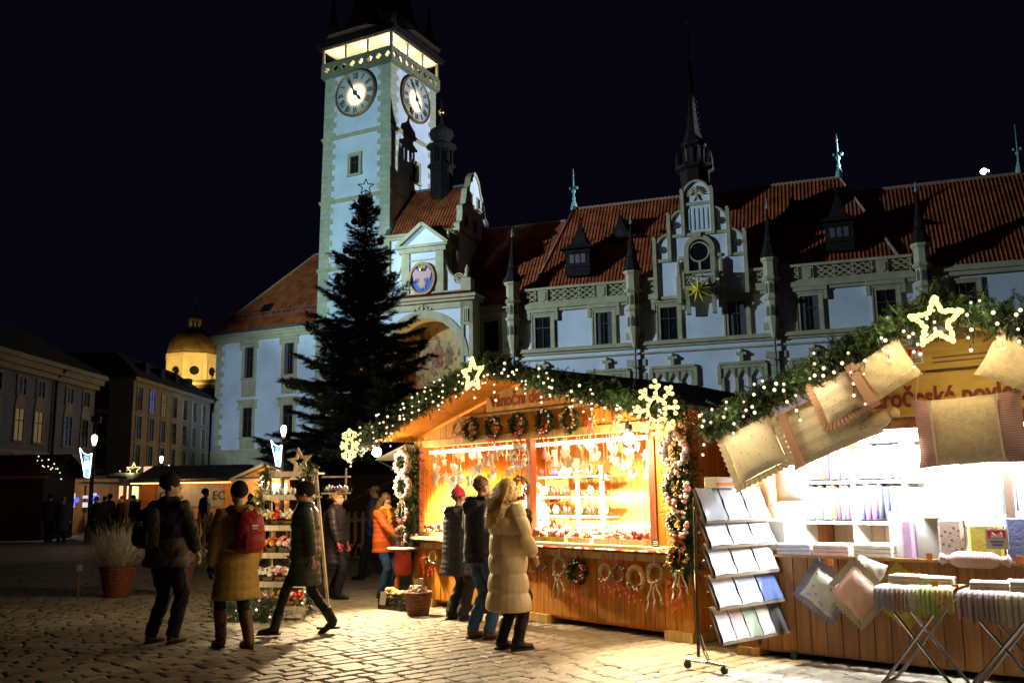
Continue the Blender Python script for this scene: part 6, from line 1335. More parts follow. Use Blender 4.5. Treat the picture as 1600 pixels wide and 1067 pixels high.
cl = [('grey terry cloth hanging over the front of the towel table',1.68,.15,.17,mat('grey_terry',(.30,.27,.32),.95,.15,20,.4,bscale=120)),('brown terry cloth hanging over the front of the towel table',1.80,.13,.19,mat('brown_terry',(.34,.22,.17),.95,.15,20,.4,bscale=120)),('cream printed cloth hanging over the front of the towel table',1.90,.12,.15,LILP),('green checked cloth hanging over the front of the towel table',2.01,.14,.20,stripes('green_check',(.22,.40,.05),(.45,.50,.22),0,30,.5)),('yellow floral cloth hanging over the corner of the towel table',2.13,.14,.17,stripes('yellow_floral',(.55,.45,.18),(.58,.48,.2),2,5,.5,dots=((.5,.2,.12),20,.3)))]
for i,(lb,u,w,dp,m_) in enumerate(cl): o = link('kitchen_towel', drape(w+.02,.40,dp,m_,i), None, S2.w(u,-.51,.762+.004*i), S2.rz); tag(o, lb, 'towel')
for i,(lb,u,w,dp,m_) in enumerate((('plum striped tablecloth hanging over the front of the second table',2.38,.28,.20,stripes('plum_stripe',(.34,.26,.24),(.18,.10,.13),0,26,.4)),('beige striped tablecloth at the right end of the second table',2.66,.30,.21,stripes('beige_stripe',(.46,.40,.32),(.24,.18,.16),0,22,.35)))): o = link('tablecloth', drape(w,.42,dp,m_,i+9), None, S2.w(u,-.53,.762), S2.rz); tag(o, lb, 'tablecloth')
for i,(u,v,z,w,h,m_,lb) in enumerate(((1.78,-.42,.785,.26,.07,CHEN,'folded beige towels on the towel table'),(2.02,-.42,.79,.24,.06,PAINTW,'folded white towels on the towel table'),(2.42,-.46,.778,.3,.06,CREAML,'folded cream napkins on the second table'),(2.68,-.48,.778,.26,.08,PAINTW,'pile of white tablecloths on the second table'))):
    t = thing('towel_pile', lb, 'linen', S2.w(u,v,z), S2.rz+.1*i)
    for j in range(3): k = MB(); k.cbox(-w/2,w/2,-.1,.1,j*h/3,(j+.9)*h/3,.006); k.build('folded_cloth', m_, t)
# ---------------------------------------------------------------- wire rack with packed linen
RK = Vector((2.06,8.82,0)); rka = math.atan2(.65,.76)
WR = thing('display_rack', 'wheeled metal rack with tilted shelves of wrapped linen packs', 'display rack', RK, rka)
for s in (-1,1):
    k = MB(); x = s*.46; k.tube([(x,.13,.1),(x,.12,.6),(x,.1,1.5)],.014,8); k.build('upright', IRON, WR)
    k = MB(); k.tube([(x,.10,.28),(x+s*.05,.02,.16),(x+s*.09,-.06,.09),(x+s*.07,-.16,.075)],.016,8); k.tube([(x+s*.07,-.22,.075),(x+s*.07,.22,.075)],.012,8); k.build('foot', CHROME, WR)
    for y in (-.2,.2):
        k = MB(); k.lathe([(.034,-.012),(.034,.012)],12,(x+s*.07,y,.034),ax='x'); k.build('caster', IRON, WR)
PK = [mat('pack_'+n,c,.3,.12,7,spec=.6) for n,c in (('white',(.70,.70,.72)),('greyblue',(.42,.46,.56)),('cream',(.62,.55,.45)),('blue',(.12,.17,.36)),('green',(.33,.40,.27)),('rose',(.55,.38,.36)),('dark',(.10,.09,.09)))]
tiers = [(1.30,.27,.02,['greyblue','white','white']),(1.08,.24,-.02,['white','white','white']),(.83,.25,-.05,['white','cream','white']),(.56,.25,-.08,['white','greyblue','blue']),(.27,.27,-.10,['white','rose','green','cream','dark'])]
PN = {'white':PK[0],'greyblue':PK[1],'cream':PK[2],'blue':PK[3],'green':PK[4],'rose':PK[5],'dark':PK[6]}
tnames = ['top','second','third','fourth','bottom']
for ti,(z,h,y,packs) in enumerate(tiers):
    k = MB(); k.add([(-.51,y-.06,z-.02),(.51,y-.06,z-.02),(.51,y+.05,z+h),(-.51,y+.05,z+h),(-.51,y-.05,z-.035),(.51,y-.05,z-.035),(.51,y+.065,z+h),(-.51,y+.065,z+h)],[(0,1,2,3),(7,6,5,4),(0,4,5,1),(3,2,6,7),(0,3,7,4),(1,5,6,2)]); k.box(-.51,.51,y-.085,y-.05,z-.035,z-.027); k.box(-.51,.51,y-.088,y-.084,z-.035,z-.01); k.build('tilted_shelf', mat('shelf_board',(.20,.15,.11),.7), WR)
    for s in (-1,1): k = MB(); k.ball((s*.47,y+.06,z+.1),.018,nu=6,nv=4); k.build('knob', IRON, WR)
    n = len(packs); w = 1.0/n
    for i, p in enumerate(packs):
        k = MB(); th = math.atan2(.11,h); kk = pillow_mesh(w*.98, h*1.22, .018, PN[p], 'pack', n=8)
        o = link('linen_pack', kk, None); Mx = Matrix.Translation(RK) @ Matrix.Rotation(rka,4,'Z') @ Matrix.Translation((-.5+w*(i+.5), y-.022, z+h/2+.0)) @ Matrix.Rotation(-th,4,'X'); o.matrix_world = Mx
        tag(o, '%s wrapped linen pack, %s on the %s shelf of the wire rack' % (p.replace('greyblue','grey blue'), ('first','second','third','fourth','last')[i] if n > 3 else ('left','middle','right')[i], tnames[ti]), 'linen pack', 'linen packs on the wire rack')
t = thing('paper_box', 'white cardboard box on top of the wire rack', 'box', RK+Vector((-.12,-.02,1.58)), rka); k = MB(); k.cbox(-.16,.16,-.07,.07,0,.10,.004); k.build('carton', PAINTW, t); k = MB(); k.box(-.16,.16,-.073,-.07,.02,.05); k.build('orange_band', OR, t)

for i,(u,v,w,z0,z1,lb) in enumerate(((.30,.55,.40,.957,1.42,'large white wrapped duvet standing left on the linen counter'),(.34,.62,.36,1.43,1.82,'white wrapped pillow stacked on the white duvet'),(.16,.2,.22,.957,1.2,'small white pack beside the wire rack'))):
    h = z1-z0; o = link('linen_pack', pillow_mesh(w,h,.26,PAINTW,'pack',n=10), None, S2.w(u,v,z0+h/2), S2.rz); tag(o, lb, 'linen pack')
# ================================================================== PEOPLE
def remesh(mb, voxel, smooth=2, fn=None, m=None, name='part'):
    me = mb.mesh('tmp', [], False); o = bpy.data.objects.new('tmp_remesh', me); COL.objects.link(o)
    b = bmesh.new(); b.from_mesh(me); bmesh.ops.recalc_face_normals(b, faces=b.faces); b.to_mesh(me); b.free()
    r = o.modifiers.new('r','REMESH'); r.mode = 'VOXEL'; r.voxel_size = voxel; r.use_smooth_shade = True
    if smooth: s = o.modifiers.new('s','SMOOTH'); s.iterations = smooth; s.factor = .6
    dg = bpy.context.evaluated_depsgraph_get(); out = bpy.data.meshes.new_from_object(o.evaluated_get(dg)); bpy.data.objects.remove(o); bpy.data.meshes.remove(me)
    if fn is not None:
        n = len(out.vertices); co = np.empty(n*3); no = np.empty(n*3); out.vertices.foreach_get('co', co); out.vertices.foreach_get('normal', no)
        co = co.reshape(-1,3); no = no.reshape(-1,3); co = co + no*fn(co)[:,None]; out.vertices.foreach_set('co', co.ravel()); out.update()
    out.materials.clear()
    if m: out.materials.append(m)
    out.name = name; return out
def cloth(name, c, rough=.75, var=.12, sheen=0, bump=.25): return mat(name, c, rough, var, 6, .55, spec=.3, bscale=11)
SKIN = mat('skin', (.52,.30,.21), .5, .1, 10, spec=.4)
def ik(a, c, l1, l2, hint):
    a = Vector(a); c = Vector(c); d = c-a; L = min(d.length, (l1+l2)*.995); dn = d.normalized(); x = (l1*l1-l2*l2+L*L)/(2*L); h = sqrt(max(0,l1*l1-x*x)); hv = Vector(hint); hv = (hv - dn*hv.dot(dn)).normalized(); return a + dn*x + hv*h, a + dn*L
def hand_geo(mb, w, d, side, s=1.0, r=.0085):
    """palm with five unequal, slightly curled fingers; d points from wrist to fingertips"""
    d = d.normalized(); n = Vector((side,0,0)); n = (n - d*n.dot(d)); n = n.normalized() if n.length > .1 else Vector((0,1,0)); x = d.cross(n).normalized()   # n: back of hand, x: across the palm
    p = w + d*.045*s; mb.tube([w-d*.02, w+d*.02*s, p, w+d*.085*s],[.022*s,.03*s,.036*s,.03*s],8,True,0,.55)
    for i, (o, L) in enumerate(((-.027,.062),(-.009,.072),(.009,.068),(.026,.052))):
        b = w + d*.082*s + x*o*s; k1 = b + d*L*.5*s - n*.006*s; k2 = k1 + (d*.75 - n*.65)*L*.45*s; mb.tube([b, k1, k2],[r*s,r*.95*s,r*.75*s],6)
    b = w + d*.03*s - x*.03*s; k1 = b + (d*.6 - x*.6 - n*.2).normalized()*.035*s; k2 = k1 + (d*.9 - n*.3).normalized()*.03*s; mb.tube([b,k1,k2],[.011*s,.0095*s,.008*s],6)
def quilt(sp, amp, z0=0, axis=2, gap=.22):
    def f(co):
        t = np.abs(np.sin(np.pi*(co[:,axis]-z0)/sp)); return amp*(np.power(t, .45)-.75)
    return f
def wrinkle(amp, s):
    def f(co):
        x, y, z = co[:,0], co[:,1], co[:,2]
        a = np.sin(x*s+3*np.sin(z*s*.7))*np.sin(z*s*1.3+2*np.cos(y*s)); b_ = np.sin(z*s*2.3+4*np.sin(x*s*.9+y*s*.6)+1.5*np.sin(y*s*1.7)); return amp*(a+.7*b_)
    return f
def person(label, pos, face, H, coat, legs, shoes, hair=None, hat=None, feet=((-.1,0),(.1,.03)), hands=None, elbow=None, head_yaw=0, head_pitch=0, lean=0, detail=1.0, hood=None, scarf=None, gloves=None, group=None, hold=False, girth=1.0):
    """local frame: x to the person's right, y forward, z up"""
    yaw = math.atan2(-face[0], face[1]); s = H/1.72; vx = .0125 if detail >= 1 else .03
    hipz = .90*s; sh = 1.41*s; shw = .175*s*girth; hz = H-.115
    ln = lambda z: Vector((0, lean*(z-hipz), 0))
    nk = Vector((0,0.0,sh+.05*s)) + ln(sh+.05); hd = Vector((0,.02,hz)) + ln(hz)
    def hy(v): 
        e = Matrix.Rotation(R(head_yaw),3,'Z') @ Matrix.Rotation(R(head_pitch),3,'X'); return hd + e @ (Vector(v)*(H/1.72)**.3)
    b = MB()
    # --- skeleton joints
    SL = Vector((-shw,0,sh)) + ln(sh); SRt = Vector((shw,0,sh)) + ln(sh); HL = Vector((-.095*s,0,hipz)); HR = Vector((.095*s,0,hipz))
    if hands is None: hands = ((-.27*s,.06,.80*s),(.27*s,.06,.80*s))
    el = elbow or ((-1,-.6,-.2),(1,-.6,-.2))
    arms = []
    for S, hnd, e in ((SL,hands[0],el[0]),(SRt,hands[1],el[1])): E_, W_ = ik(S, hnd, .29*s, .26*s, e); arms.append((S,E_,W_))
    lgs = []
    for Hp, ft in ((HL,feet[0]),(HR,feet[1])):
        az = .085 + (ft[2] if len(ft) > 2 else 0); K_, A_ = ik(Hp, (ft[0],ft[1]-.04,az), .44*s, .42*s, (0,1,0)); lgs.append((Hp,K_,A_))
    # --- body
    b.loft([(0,0,hipz-.08*s,.12*s,.09*s),(0,0,hipz,.165*s,.115*s),(0,lean*.1,1.05*s,.14*s,.1*s),(0,lean*.3,1.22*s,.16*s,.11*s),(0,lean*.45,1.36*s,.165*s,.1*s),(0,lean*.5,1.44*s,.09*s,.07*s)],14)
    b.tube([nk-Vector((0,.01,.08)), nk+Vector((0,0,.02)), hd-Vector((0,.01,.06))],[.06*s,.052*s,.05*s],10)
    hb = MB(); hb.ball((0,-.01,.03),.075,.095,.088,14,10); hb.ball((0,.025,-.045),.058,.066,.068,12,8); hb.ball((0,.062,-.092),.026,.022,.02,8,6)
    hb.tube([(0,.088,.012),(0,.112,-.03),(0,.09,-.042)],[.010,.016,.01],6); hb.ball((-.076,-.005,-.01),.012,.022,.032,6,5); hb.ball((.076,-.005,-.01),.012,.022,.032,6,5); hb.ball((0,.084,-.062),.024,.012,.008,8,5); hb.ball((-.032,.078,.03),.026,.018,.009,6,4); hb.ball((.032,.078,.03),.026,.018,.009,6,4)
    b.add([hy(v) for v in hb.v], hb.f)
    for (S,E_,W_), sd in zip(arms,(-1,1)):
        b.tube([S,S.lerp(E_,.5),E_,E_.lerp(W_,.4),W_],[.055*s,.05*s,.042*s,.042*s,.028*s],8); hand_geo(b, W_, (W_-E_), sd, s)
    for Hp,K_,A_ in lgs:
        b.tube([Hp,Hp.lerp(K_,.5),K_,K_.lerp(A_,.35),A_],[.075*s,.055*s,.036*s,.036*s,.028*s],10); b.ball((A_.x,A_.y+.045,.045+A_.z-.085),.024,.07,.024,8,6)
    me = remesh(b, vx if detail >= 1 else .028, 1, None, SKIN, 'person'); P = link('person', me, None, (pos[0],pos[1],0), yaw); tag(P, label, 'person', group)
    # --- face
    if detail >= 1:
        k = MB(); [k.ball(hy((x,.083,.008)),.0095,.006,.006,8,5) for x in (-.031,.031)]; k.build('eye', mat('eye_dark',(.03,.02,.015),.2), P, True)
        k = MB(); k.ball(hy((0,.094,-.062)),.021,.008,.0065,8,5); k.build('lips', mat('lips',(.42,.12,.10),.5), P, True)
        k = MB(); [k.ball(hy((x,.088,.028)),.02,.006,.004,8,4) for x in (-.033,.033)]; k.build('eyebrow', hair[0] if hair else SKIN, P, True)
    # --- trousers
    t = MB(); lr = legs.get('r',1.0)
    for Hp,K_,A_ in lgs: t.tube([Hp+Vector((0,0,.03)),Hp.lerp(K_,.5),K_,K_.lerp(A_,.5),A_+Vector((0,0,-.02))],[.102*s*girth,.09*s*lr,.07*s*lr,.066*s*lr,.058*s*lr*legs.get('flare',1)],10)
    t.loft([(0,0,hipz-.1*s,.13*s,.1*s),(0,0,hipz,.178*s,.125*s),(0,0,1.02*s,.16*s,.115*s)],14)
    link('trousers', remesh(t, vx*1.1, 2, wrinkle(.0055,19), legs['m'], 'trousers'), P)
    # --- shoes or boots
    for (Hp,K_,A_), ft in zip(lgs, feet):
        f = MB(); az = A_.z-.085; fy = A_.y; ta = R(ft[3]) if len(ft) > 3 else 0
        tip = lambda y, z: Vector((A_.x, fy + y*cos(ta) - z*sin(ta), az + z*cos(ta) + y*sin(ta)))
        f.tube([tip(-.055,.05),tip(0,.055),tip(.07,.045),tip(.14,.035),tip(.185,.032)],[.038,.048,.046,.042,.026],10,True,0,.82); 
        if shoes.get('boot'): f.tube([A_+Vector((0,0,-.03)), A_.lerp(K_,.3), A_.lerp(K_,shoes['boot'])],[.058*s,.064*s,.074*s],10)
        else: f.tube([A_+Vector((0,0,-.05)),A_+Vector((0,0,.02))],[.05,.048],10)
        so = MB(); so.loft([(A_.x,fy+.06,az+.0,.046,.135),(A_.x,fy+.06,az+.022,.05,.14)],14)
        o_ = link('boot' if shoes.get('boot') else 'shoe', remesh(f, vx*.95, 2, None, shoes['m'], 'shoe'), P)
        if detail >= 1: so.build('sole', shoes.get('sole') or mat('rubber_sole',(.03,.027,.025),.8), P)
    # --- coat
    c = MB(); g = girth; hem = coat['hem']*s; hw = coat.get('hemw',.24)*s*g; wz = 1.08*s; th = coat.get('th',.03); mid = (lgs[0][2].y+lgs[1][2].y)/2*coat.get('follow',.25)
    rings = [(0,mid,hem,hw,hw*.8)]
    for f_ in (.25,.5,.75): z = hem+(hipz-hem)*f_; rings.append((0,mid*(1-f_),z,hw+(.21*s*g-hw)*f_,(hw+(.21*s*g-hw)*f_)*.8)) if hem < hipz-.1 else None
    rings += [(0,0,hipz,(.185+th)*s*g,(.135+th)*s*g),(0,lean*.15,wz,(.16+th)*s*g,(.12+th)*s*g),(0,lean*.33,1.25*s,(.178+th)*s*g,(.125+th)*s*g),(0,lean*.45,1.37*s,(.182+th*.6)*s*g,(.11+th)*s*g),(0,lean*.5,1.44*s,(.12+th*.5)*s,(.085+th*.7)*s),(0,lean*.55,1.49*s,(.075+th*.5)*s,(.07+th*.6)*s)]
    c.loft(rings,20); sr = coat.get('sleeve',1.0)
    for S,E_,W_ in arms: c.tube([S+Vector((0,0,-.02))-Vector((S.x*.35,0,0)),S+Vector((0,0,-.01)),S.lerp(E_,.5),E_,E_.lerp(W_,.5),W_.lerp(E_,.06)],[.07*s,.082*s*sr,.075*s*sr,.067*s*sr,.06*s*sr,.05*s*sr],10)
    if hood == 'back': c.tube([nk+Vector((-.10,-.02,-.0)),nk+Vector((-.07,-.11,-.03)),nk+Vector((0,-.15,-.05)),nk+Vector((.07,-.11,-.03)),nk+Vector((.10,-.02,0))],[.04,.06,.07,.06,.04],8)
    if hood == 'collar': c.loft([(nk.x,nk.y,nk.z-.04,.1,.1),(nk.x,nk.y,nk.z+.05,.085,.09)],14)
    fn = quilt(coat['quilt'], coat.get('qa',.011)) if coat.get('quilt') else wrinkle(.008,15)
    link('coat', remesh(c, vx*1.15, 2, fn, coat['m'], 'coat'), P)
    if coat.get('lower'):
        c2 = MB(); c2.loft([(r[0],r[1],r[2],r[3]+.008,r[4]+.008) for r in rings if r[2] < 1.12*s],20); link('coat_skirt', remesh(c2, vx*1.15, 1, fn, coat['lower'], 'coat_skirt'), P)
    if hood == 'fur':
        V, F = [], []; rr = random.Random(3)
        for i in range(1100):
            a = rr.uniform(pi*.95,pi*2.05); q = rr.uniform(0,6.28); r_ = .03*sqrt(rr.random()); p0 = nk+Vector(((.125+r_*cos(q))*cos(a), -.02+(.13+r_*cos(q))*sin(a), .0+r_*sin(q)+.02*abs(cos(a)))); d_ = Vector((cos(a)*cos(q)+rr.gauss(0,.5), sin(a)*cos(q)+rr.gauss(0,.5), sin(q)+rr.gauss(0,.5))).normalized(); sd_ = d_.cross(Vector((0,0,1)))*.006; k0 = len(V); V += [p0-sd_,p0+sd_,p0+d_*.05]; F.append((k0,k0+1,k0+2))
        me = bpy.data.meshes.new('fur_trim'); me.from_pydata([tuple(v) for v in V],[],F); me.materials.append(coat['fur']); link('fur_trim', me, P)
        c3 = MB(); c3.tube([nk+Vector((-.12,.02,-.01)),nk+Vector((-.09,-.12,-.04)),nk+Vector((0,-.17,-.07)),nk+Vector((.09,-.12,-.04)),nk+Vector((.12,.02,-.01))],[.04,.07,.085,.07,.04],10); link('hood', remesh(c3,vx*1.1,2,wrinkle(.004,20),coat['m'],'hood'), P)
    # --- hair and hat
    if hair:
        hm, style = hair; h = MB(); 
        if style in ('short','long','curly'): h.add([hy(v) for v in (lambda q: (q.ball((0,-.022,.042),.084,.1,.09,14,10), q.v)[1])(MB())], (lambda q: (q.ball((0,-.022,.042),.084,.1,.09,14,10), q.f)[1])(MB()))
        if style == 'long':
            for x, y, L, r_ in ((-.06,-.05,.3,.045),(.06,-.05,.3,.045),(0,-.085,.34,.055),(-.03,-.08,.34,.05),(.035,-.08,.33,.05),(-.078,.0,.27,.032),(.078,.0,.27,.032)): p = hy((x,y,.03)); h.tube([p, p+Vector((x*.25,-.05,-L*.4)), p+Vector((x*.6,-.12,-L*.8)), p+Vector((x*.6,-.15,-L*1.2))],[r_,r_*1.2,r_*1.15,r_*.5],8)
        if style == 'curly':
            rr = random.Random(2)
            for i in range(60): a = rr.uniform(0,6.28); e = rr.uniform(-.25,1.3); 
            pts_ = [(rr.uniform(0,6.28), rr.uniform(-.35,1.4)) for i in range(60)]
            for a,e in pts_:
                if sin(a) > .55 and e < .7: continue
                p = hy((.088*cos(a)*cos(e), -.02+.1*sin(a)*cos(e), .04+.1*sin(e))); h.ball(p,.028,.028,.028,7,5)
        if style == 'beard': pass
        link('hair', remesh(h, vx*.9, 0 if style=='curly' else 1, wrinkle(.005,70) if style != 'curly' else None, hm, 'hair'), P)
        if style in ('long',):
            V, F = [], []; rr = random.Random(8)
            for i in range(420):
                x = rr.uniform(-.1,.1); y = -.02-.09*sqrt(max(0,1-(x/.105)**2))*rr.uniform(.8,1.1); p = hy((x*.9,y,rr.uniform(-.02,.09))); q = p + Vector((x*.6+rr.gauss(0,.014),-.15+rr.gauss(0,.014),-rr.uniform(.22,.46))); sd_ = Vector((.004,0,0)); k0 = len(V); m_ = p.lerp(q,.5)+Vector((x*.3,-.03,.02)); V += [p-sd_,p+sd_,m_+sd_,m_-sd_,q]; F += [(k0,k0+1,k0+2,k0+3),(k0+3,k0+2,k0+4)]
            me = bpy.data.meshes.new('hair_strands'); me.from_pydata([tuple(v) for v in V],[],F); me.materials.append(hm); link('hair_strands', me, P)
    if hat:
        hm, style = hat; h = MB(); q = MB()
        if style == 'beanie': q.ball((0,-.018,.05),.090,.112,.10,16,10); q.loft([(0,-.018,-.005,.086,.106),(0,-.018,.045,.093,.114)],20)
        if style == 'pom': q.ball((0,-.015,.055),.088,.1,.09,16,10); q.torus((0,-.012,.03),.086,.018,24,6,'z'); q.ball((0,-.02,.15),.028,nu=8,nv=6)
        if style == 'cap': q.ball((0,-.012,.055),.088,.102,.07,16,10); q.ball((0,.1,.035),.07,.075,.012,12,6)
        h.add([hy(v) for v in q.v], q.f); link('hat', remesh(h, vx*.9, 1, quilt(.02,.003,0) if style != 'cap' else None, hm, 'hat'), P)
    if scarf:
        q = MB(); q.torus((nk.x,nk.y+.01,nk.z+.015),.085,.038,20,8,'z',jit=.12); q.tube([nk+Vector((.03,.09,-.0)),nk+Vector((.05,.15,-.12)),nk+Vector((.04,.16,-.28)),nk+Vector((.05,.15,-.42))],[.035,.045,.05,.055],8,True,0,.4); link('scarf', remesh(q, vx, 2, wrinkle(.006,40), scarf, 'scarf'), P)
    if gloves:
        for (S,E_,W_), sd in zip(arms,(-1,1)): q = MB(); hand_geo(q, W_, (W_-E_), sd, s*1.12, .010); link('glove', remesh(q, .008 if detail >= 1 else .02, 1, None, gloves, 'glove'), P)
    P['_'] = 0; del P['_']
    return P
NAVY = cloth('navy_jacket',(.018,.02,.035)); GREYJ = cloth('grey_jacket',(.11,.10,.105)); BLACKP = cloth('black_down',(.016,.015,.018),.5); DENIM = cloth('blue_denim',(.035,.085,.20),.85); DARKD = cloth('dark_denim',(.016,.018,.028),.85); BLACKT = cloth('black_trousers',(.010,.010,.011),.8); OCHRE = cloth('ochre_down',(.40,.26,.055),.5); BEIGEC = cloth('beige_down',(.68,.53,.32),.55); GREENC = cloth('dark_green_down',(.03,.048,.042),.45); BROWNB = cloth('brown_leather',(.12,.045,.02),.4); BLACKB = cloth('black_leather',(.012,.011,.011),.35); ORANGEJ = cloth('orange_jacket',(.75,.13,.025),.5); YELS = cloth('yellow_scarf',(.68,.38,.03),.85); PLUM = cloth('plum_black_down',(.03,.022,.03),.45); BLUEJ = cloth('blue_jacket',(.03,.07,.28),.6); PINKH = cloth('pink_hat',(.60,.05,.12),.9); BLOND = mat('blond_hair',(.68,.46,.20),.45,.3,20,.3,stretch=(6,6,.6)); BRHAIR = mat('brown_hair',(.10,.05,.02),.45,.3,20,.3); DKHAT = cloth('dark_hat',(.014,.014,.022),.9); CAPB = cloth('beige_cap',(.36,.30,.22),.9); WHFUR = mat('white_fur',(.66,.58,.46),.9,.2,20); BRFUR = mat('brown_fur',(.22,.13,.06),.9,.3,20); SNEAK = cloth('grey_sneaker',(.14,.13,.13),.7); PINKG = cloth('pink_glove',(.55,.06,.12),.9); COPH = mat('copper_hair',(.50,.25,.08),.5,.3,20,.3)
sv = (S1.v.x, S1.v.y)
person('blond person in long beige down coat with fur hood at the wreath stall', (-.07,9.74), (.86,.51), 1.70, dict(m=BEIGEC,hem=.38,hemw=.285,th=.055,quilt=.19,qa=.022,fur=BRFUR,sleeve=1.18,follow=.1), dict(m=BLACKT), dict(m=BLACKB,boot=.55), (BLOND,'long'), hood='fur', feet=((-.09,.0),(.10,.08)), hands=((-.25,.16,.93),(.25,.16,.93)), elbow=((-1,-.7,-.1),(1,-.7,-.1)), head_yaw=-8)
person('person in dark jacket and blue jeans half hidden by the beige coat', (-.37,10.50), (.80,.60), 1.74, dict(m=NAVY,hem=.80,hemw=.235,th=.05,quilt=.14,qa=.008,sleeve=1.1), dict(m=DENIM,r=1.12), dict(m=BROWNB), (BRHAIR,'short'), hood='fur', feet=((-.10,-.02),(.11,.06)), hands=((-.22,.26,1.1),(.2,.3,1.12))) if False else person('person in dark jacket and blue jeans half hidden by the beige coat', (-.37,10.50), (.80,.60), 1.74, dict(m=NAVY,hem=.80,hemw=.235,th=.05,quilt=.14,qa=.008,sleeve=1.1,fur=BLACKP), dict(m=DENIM,r=1.12), dict(m=BROWNB), (BRHAIR,'short'), hood='fur', feet=((-.10,-.02),(.11,.06)), hands=((-.22,.26,1.1),(.2,.3,1.12)))
person('person in black quilted coat and pink hat facing the wreath stall', (-.72,12.05), (.80,.60), 1.63, dict(m=BLACKP,hem=.58,hemw=.27,th=.05,quilt=.062,qa=.009,sleeve=1.12), dict(m=BLACKT,r=1.15,flare=1.25), dict(m=BLACKB), (BRHAIR,'short'), (PINKH,'pom'), scarf=None, hood='back', feet=((-.11,0),(.12,.02)), hands=((-.16,.34,1.08),(.18,.34,1.08)), girth=1.08)
person('person in orange jacket and yellow scarf looking down at the goods', (-2.03,14.75), (.80,-.48), 1.58, dict(m=ORANGEJ,hem=.74,hemw=.235,th=.045,quilt=.075,qa=.009,sleeve=1.1), dict(m=DENIM,r=1.05), dict(m=BLACKB), (BRHAIR,'long'), scarf=YELS, head_pitch=-30, feet=((-.09,0),(.09,.05)), hands=((-.22,.16,.84),(.15,.36,.95)))
person('person with copper curly hair in dark plum down coat with pink gloves', (-2.78,14.7), (.93,-.2), 1.63, dict(m=PLUM,hem=.56,hemw=.25,th=.05,quilt=.085,qa=.01,sleeve=1.12), dict(m=DARKD,r=1.1), dict(m=BLACKB), (COPH,'curly'), hood='collar', gloves=PINKG, feet=((-.09,-.06),(.09,.12)), hands=((-.26,.1,.80),(.25,.16,.80)))
person('person in dark green down coat striding left past the candle rack', (-2.42,10.95), (-.98,-.12), 1.70, dict(m=GREENC,hem=.56,hemw=.25,th=.05,quilt=.09,qa=.011,sleeve=1.1,follow=.1), dict(m=BLACKT,r=.85), dict(m=BLACKB,boot=.4), (BRHAIR,'short'), (DKHAT,'beanie'), hood='collar', feet=((-.07,.36),(.07,-.30,.05,-28)), hands=((-.26,-.12,.82),(.26,.2,.84)))
RP = person('person in long ochre quilted coat and brown boots', (-2.95,10.1), (-.66,.75), 1.70, dict(m=OCHRE,hem=.50,hemw=.27,th=.055,quilt=.10,qa=.011,sleeve=1.15), dict(m=DARKD,r=.95), dict(m=BROWNB,boot=.72), (BRHAIR,'short'), (DKHAT,'beanie'), hood='back', gloves=DKHAT, feet=((-.09,.17),(.09,-.12)), hands=((-.27,.05,.82),(.27,.1,.82)))
MP = person('tall person in dark jacket and navy beanie with back to the camera', (-3.85,10.5), (.45,.89), 1.80, dict(m=NAVY,hem=.78,hemw=.25,th=.05,sleeve=1.12,lower=GREYJ), dict(m=DARKD,r=1.15), dict(m=SNEAK), (BRHAIR,'short'), (DKHAT,'beanie'), head_yaw=-35, hood='collar', feet=((-.12,-.02),(.13,.05)), hands=((-.29,.04,.86),(.25,.2,.95)), girth=1.05)
person('person in blue jacket and beige cap walking behind the orange jacket', (-2.62,17.9), (-.95,.15), 1.74, dict(m=BLUEJ,hem=.80,hemw=.23,th=.045,sleeve=1.1), dict(m=DARKD,r=1.15), dict(m=BLACKB), (BRHAIR,'short'), (CAPB,'cap'), feet=((-.08,.3),(.08,-.25,.04,-20)), hands=((-.24,-.1,.86),(.24,.2,.86)))
person('stallholder in grey blue jacket behind the middle post of the wreath stall', tuple(S1.w(1.42,1.05,0))[:2], (-.70,-.72), 1.66, dict(m=cloth('greyblue_jacket',(.16,.18,.25)),hem=.75,hemw=.24,th=.045), dict(m=BLACKT), dict(m=BLACKB), (BRHAIR,'short'), hands=((-.18,.28,1.05),(.2,.3,1.05)))
# backpacks
def backpack(lb, pos, yaw, m, m2, s=1.0, z=1.02):
    t = thing('backpack', lb, 'backpack', (pos[0],pos[1],0), yaw); c = MB(); c.loft([(0,-.27,z,.13*s,.07),(0,-.29,z+.05,.15*s,.095),(0,-.295,z+.22,.155*s,.1),(0,-.28,z+.36,.135*s,.085),(0,-.25,z+.43,.09*s,.05)],18); link('body', remesh(c,.014,3,wrinkle(.004,26),m,'body'), t)
    c = MB(); c.loft([(0,-.37,z+.03,.10*s,.035),(0,-.385,z+.12,.115*s,.04),(0,-.375,z+.2,.1*s,.03)],16); link('pocket', remesh(c,.014,2,None,m,'pocket'), t)
    for sg in (-1,1): k = MB(); k.tube([(sg*.09,-.2,z+.4),(sg*.115,-.12,z+.47),(sg*.12,.04,z+.46),(sg*.13,.15,z+.35),(sg*.16,.12,z+.2),(sg*.16,-.1,z+.06),(sg*.13,-.22,z+.03)],.018,6,True,0,.5); k.build('strap', m2, t)
    k = MB(); k.tube([(-.03,-.2,z+.43),(0,-.22,z+.47),(.03,-.2,z+.43)],.008,5); k.build('handle', m2, t)
    k = MB(); k.box(-.035,.035,-.398,-.39,z+.27,z+.29); k.box(-.03,.03,-.398,-.388,z+.245,z+.257); k.build('logo', PAINTW, t); return t
backpack('red backpack worn over the ochre quilted coat', RP.location, RP.rotation_euler.z, cloth('red_nylon',(.33,.02,.025),.5), cloth('dark_red_strap',(.12,.01,.012),.6), 1.05, .98)
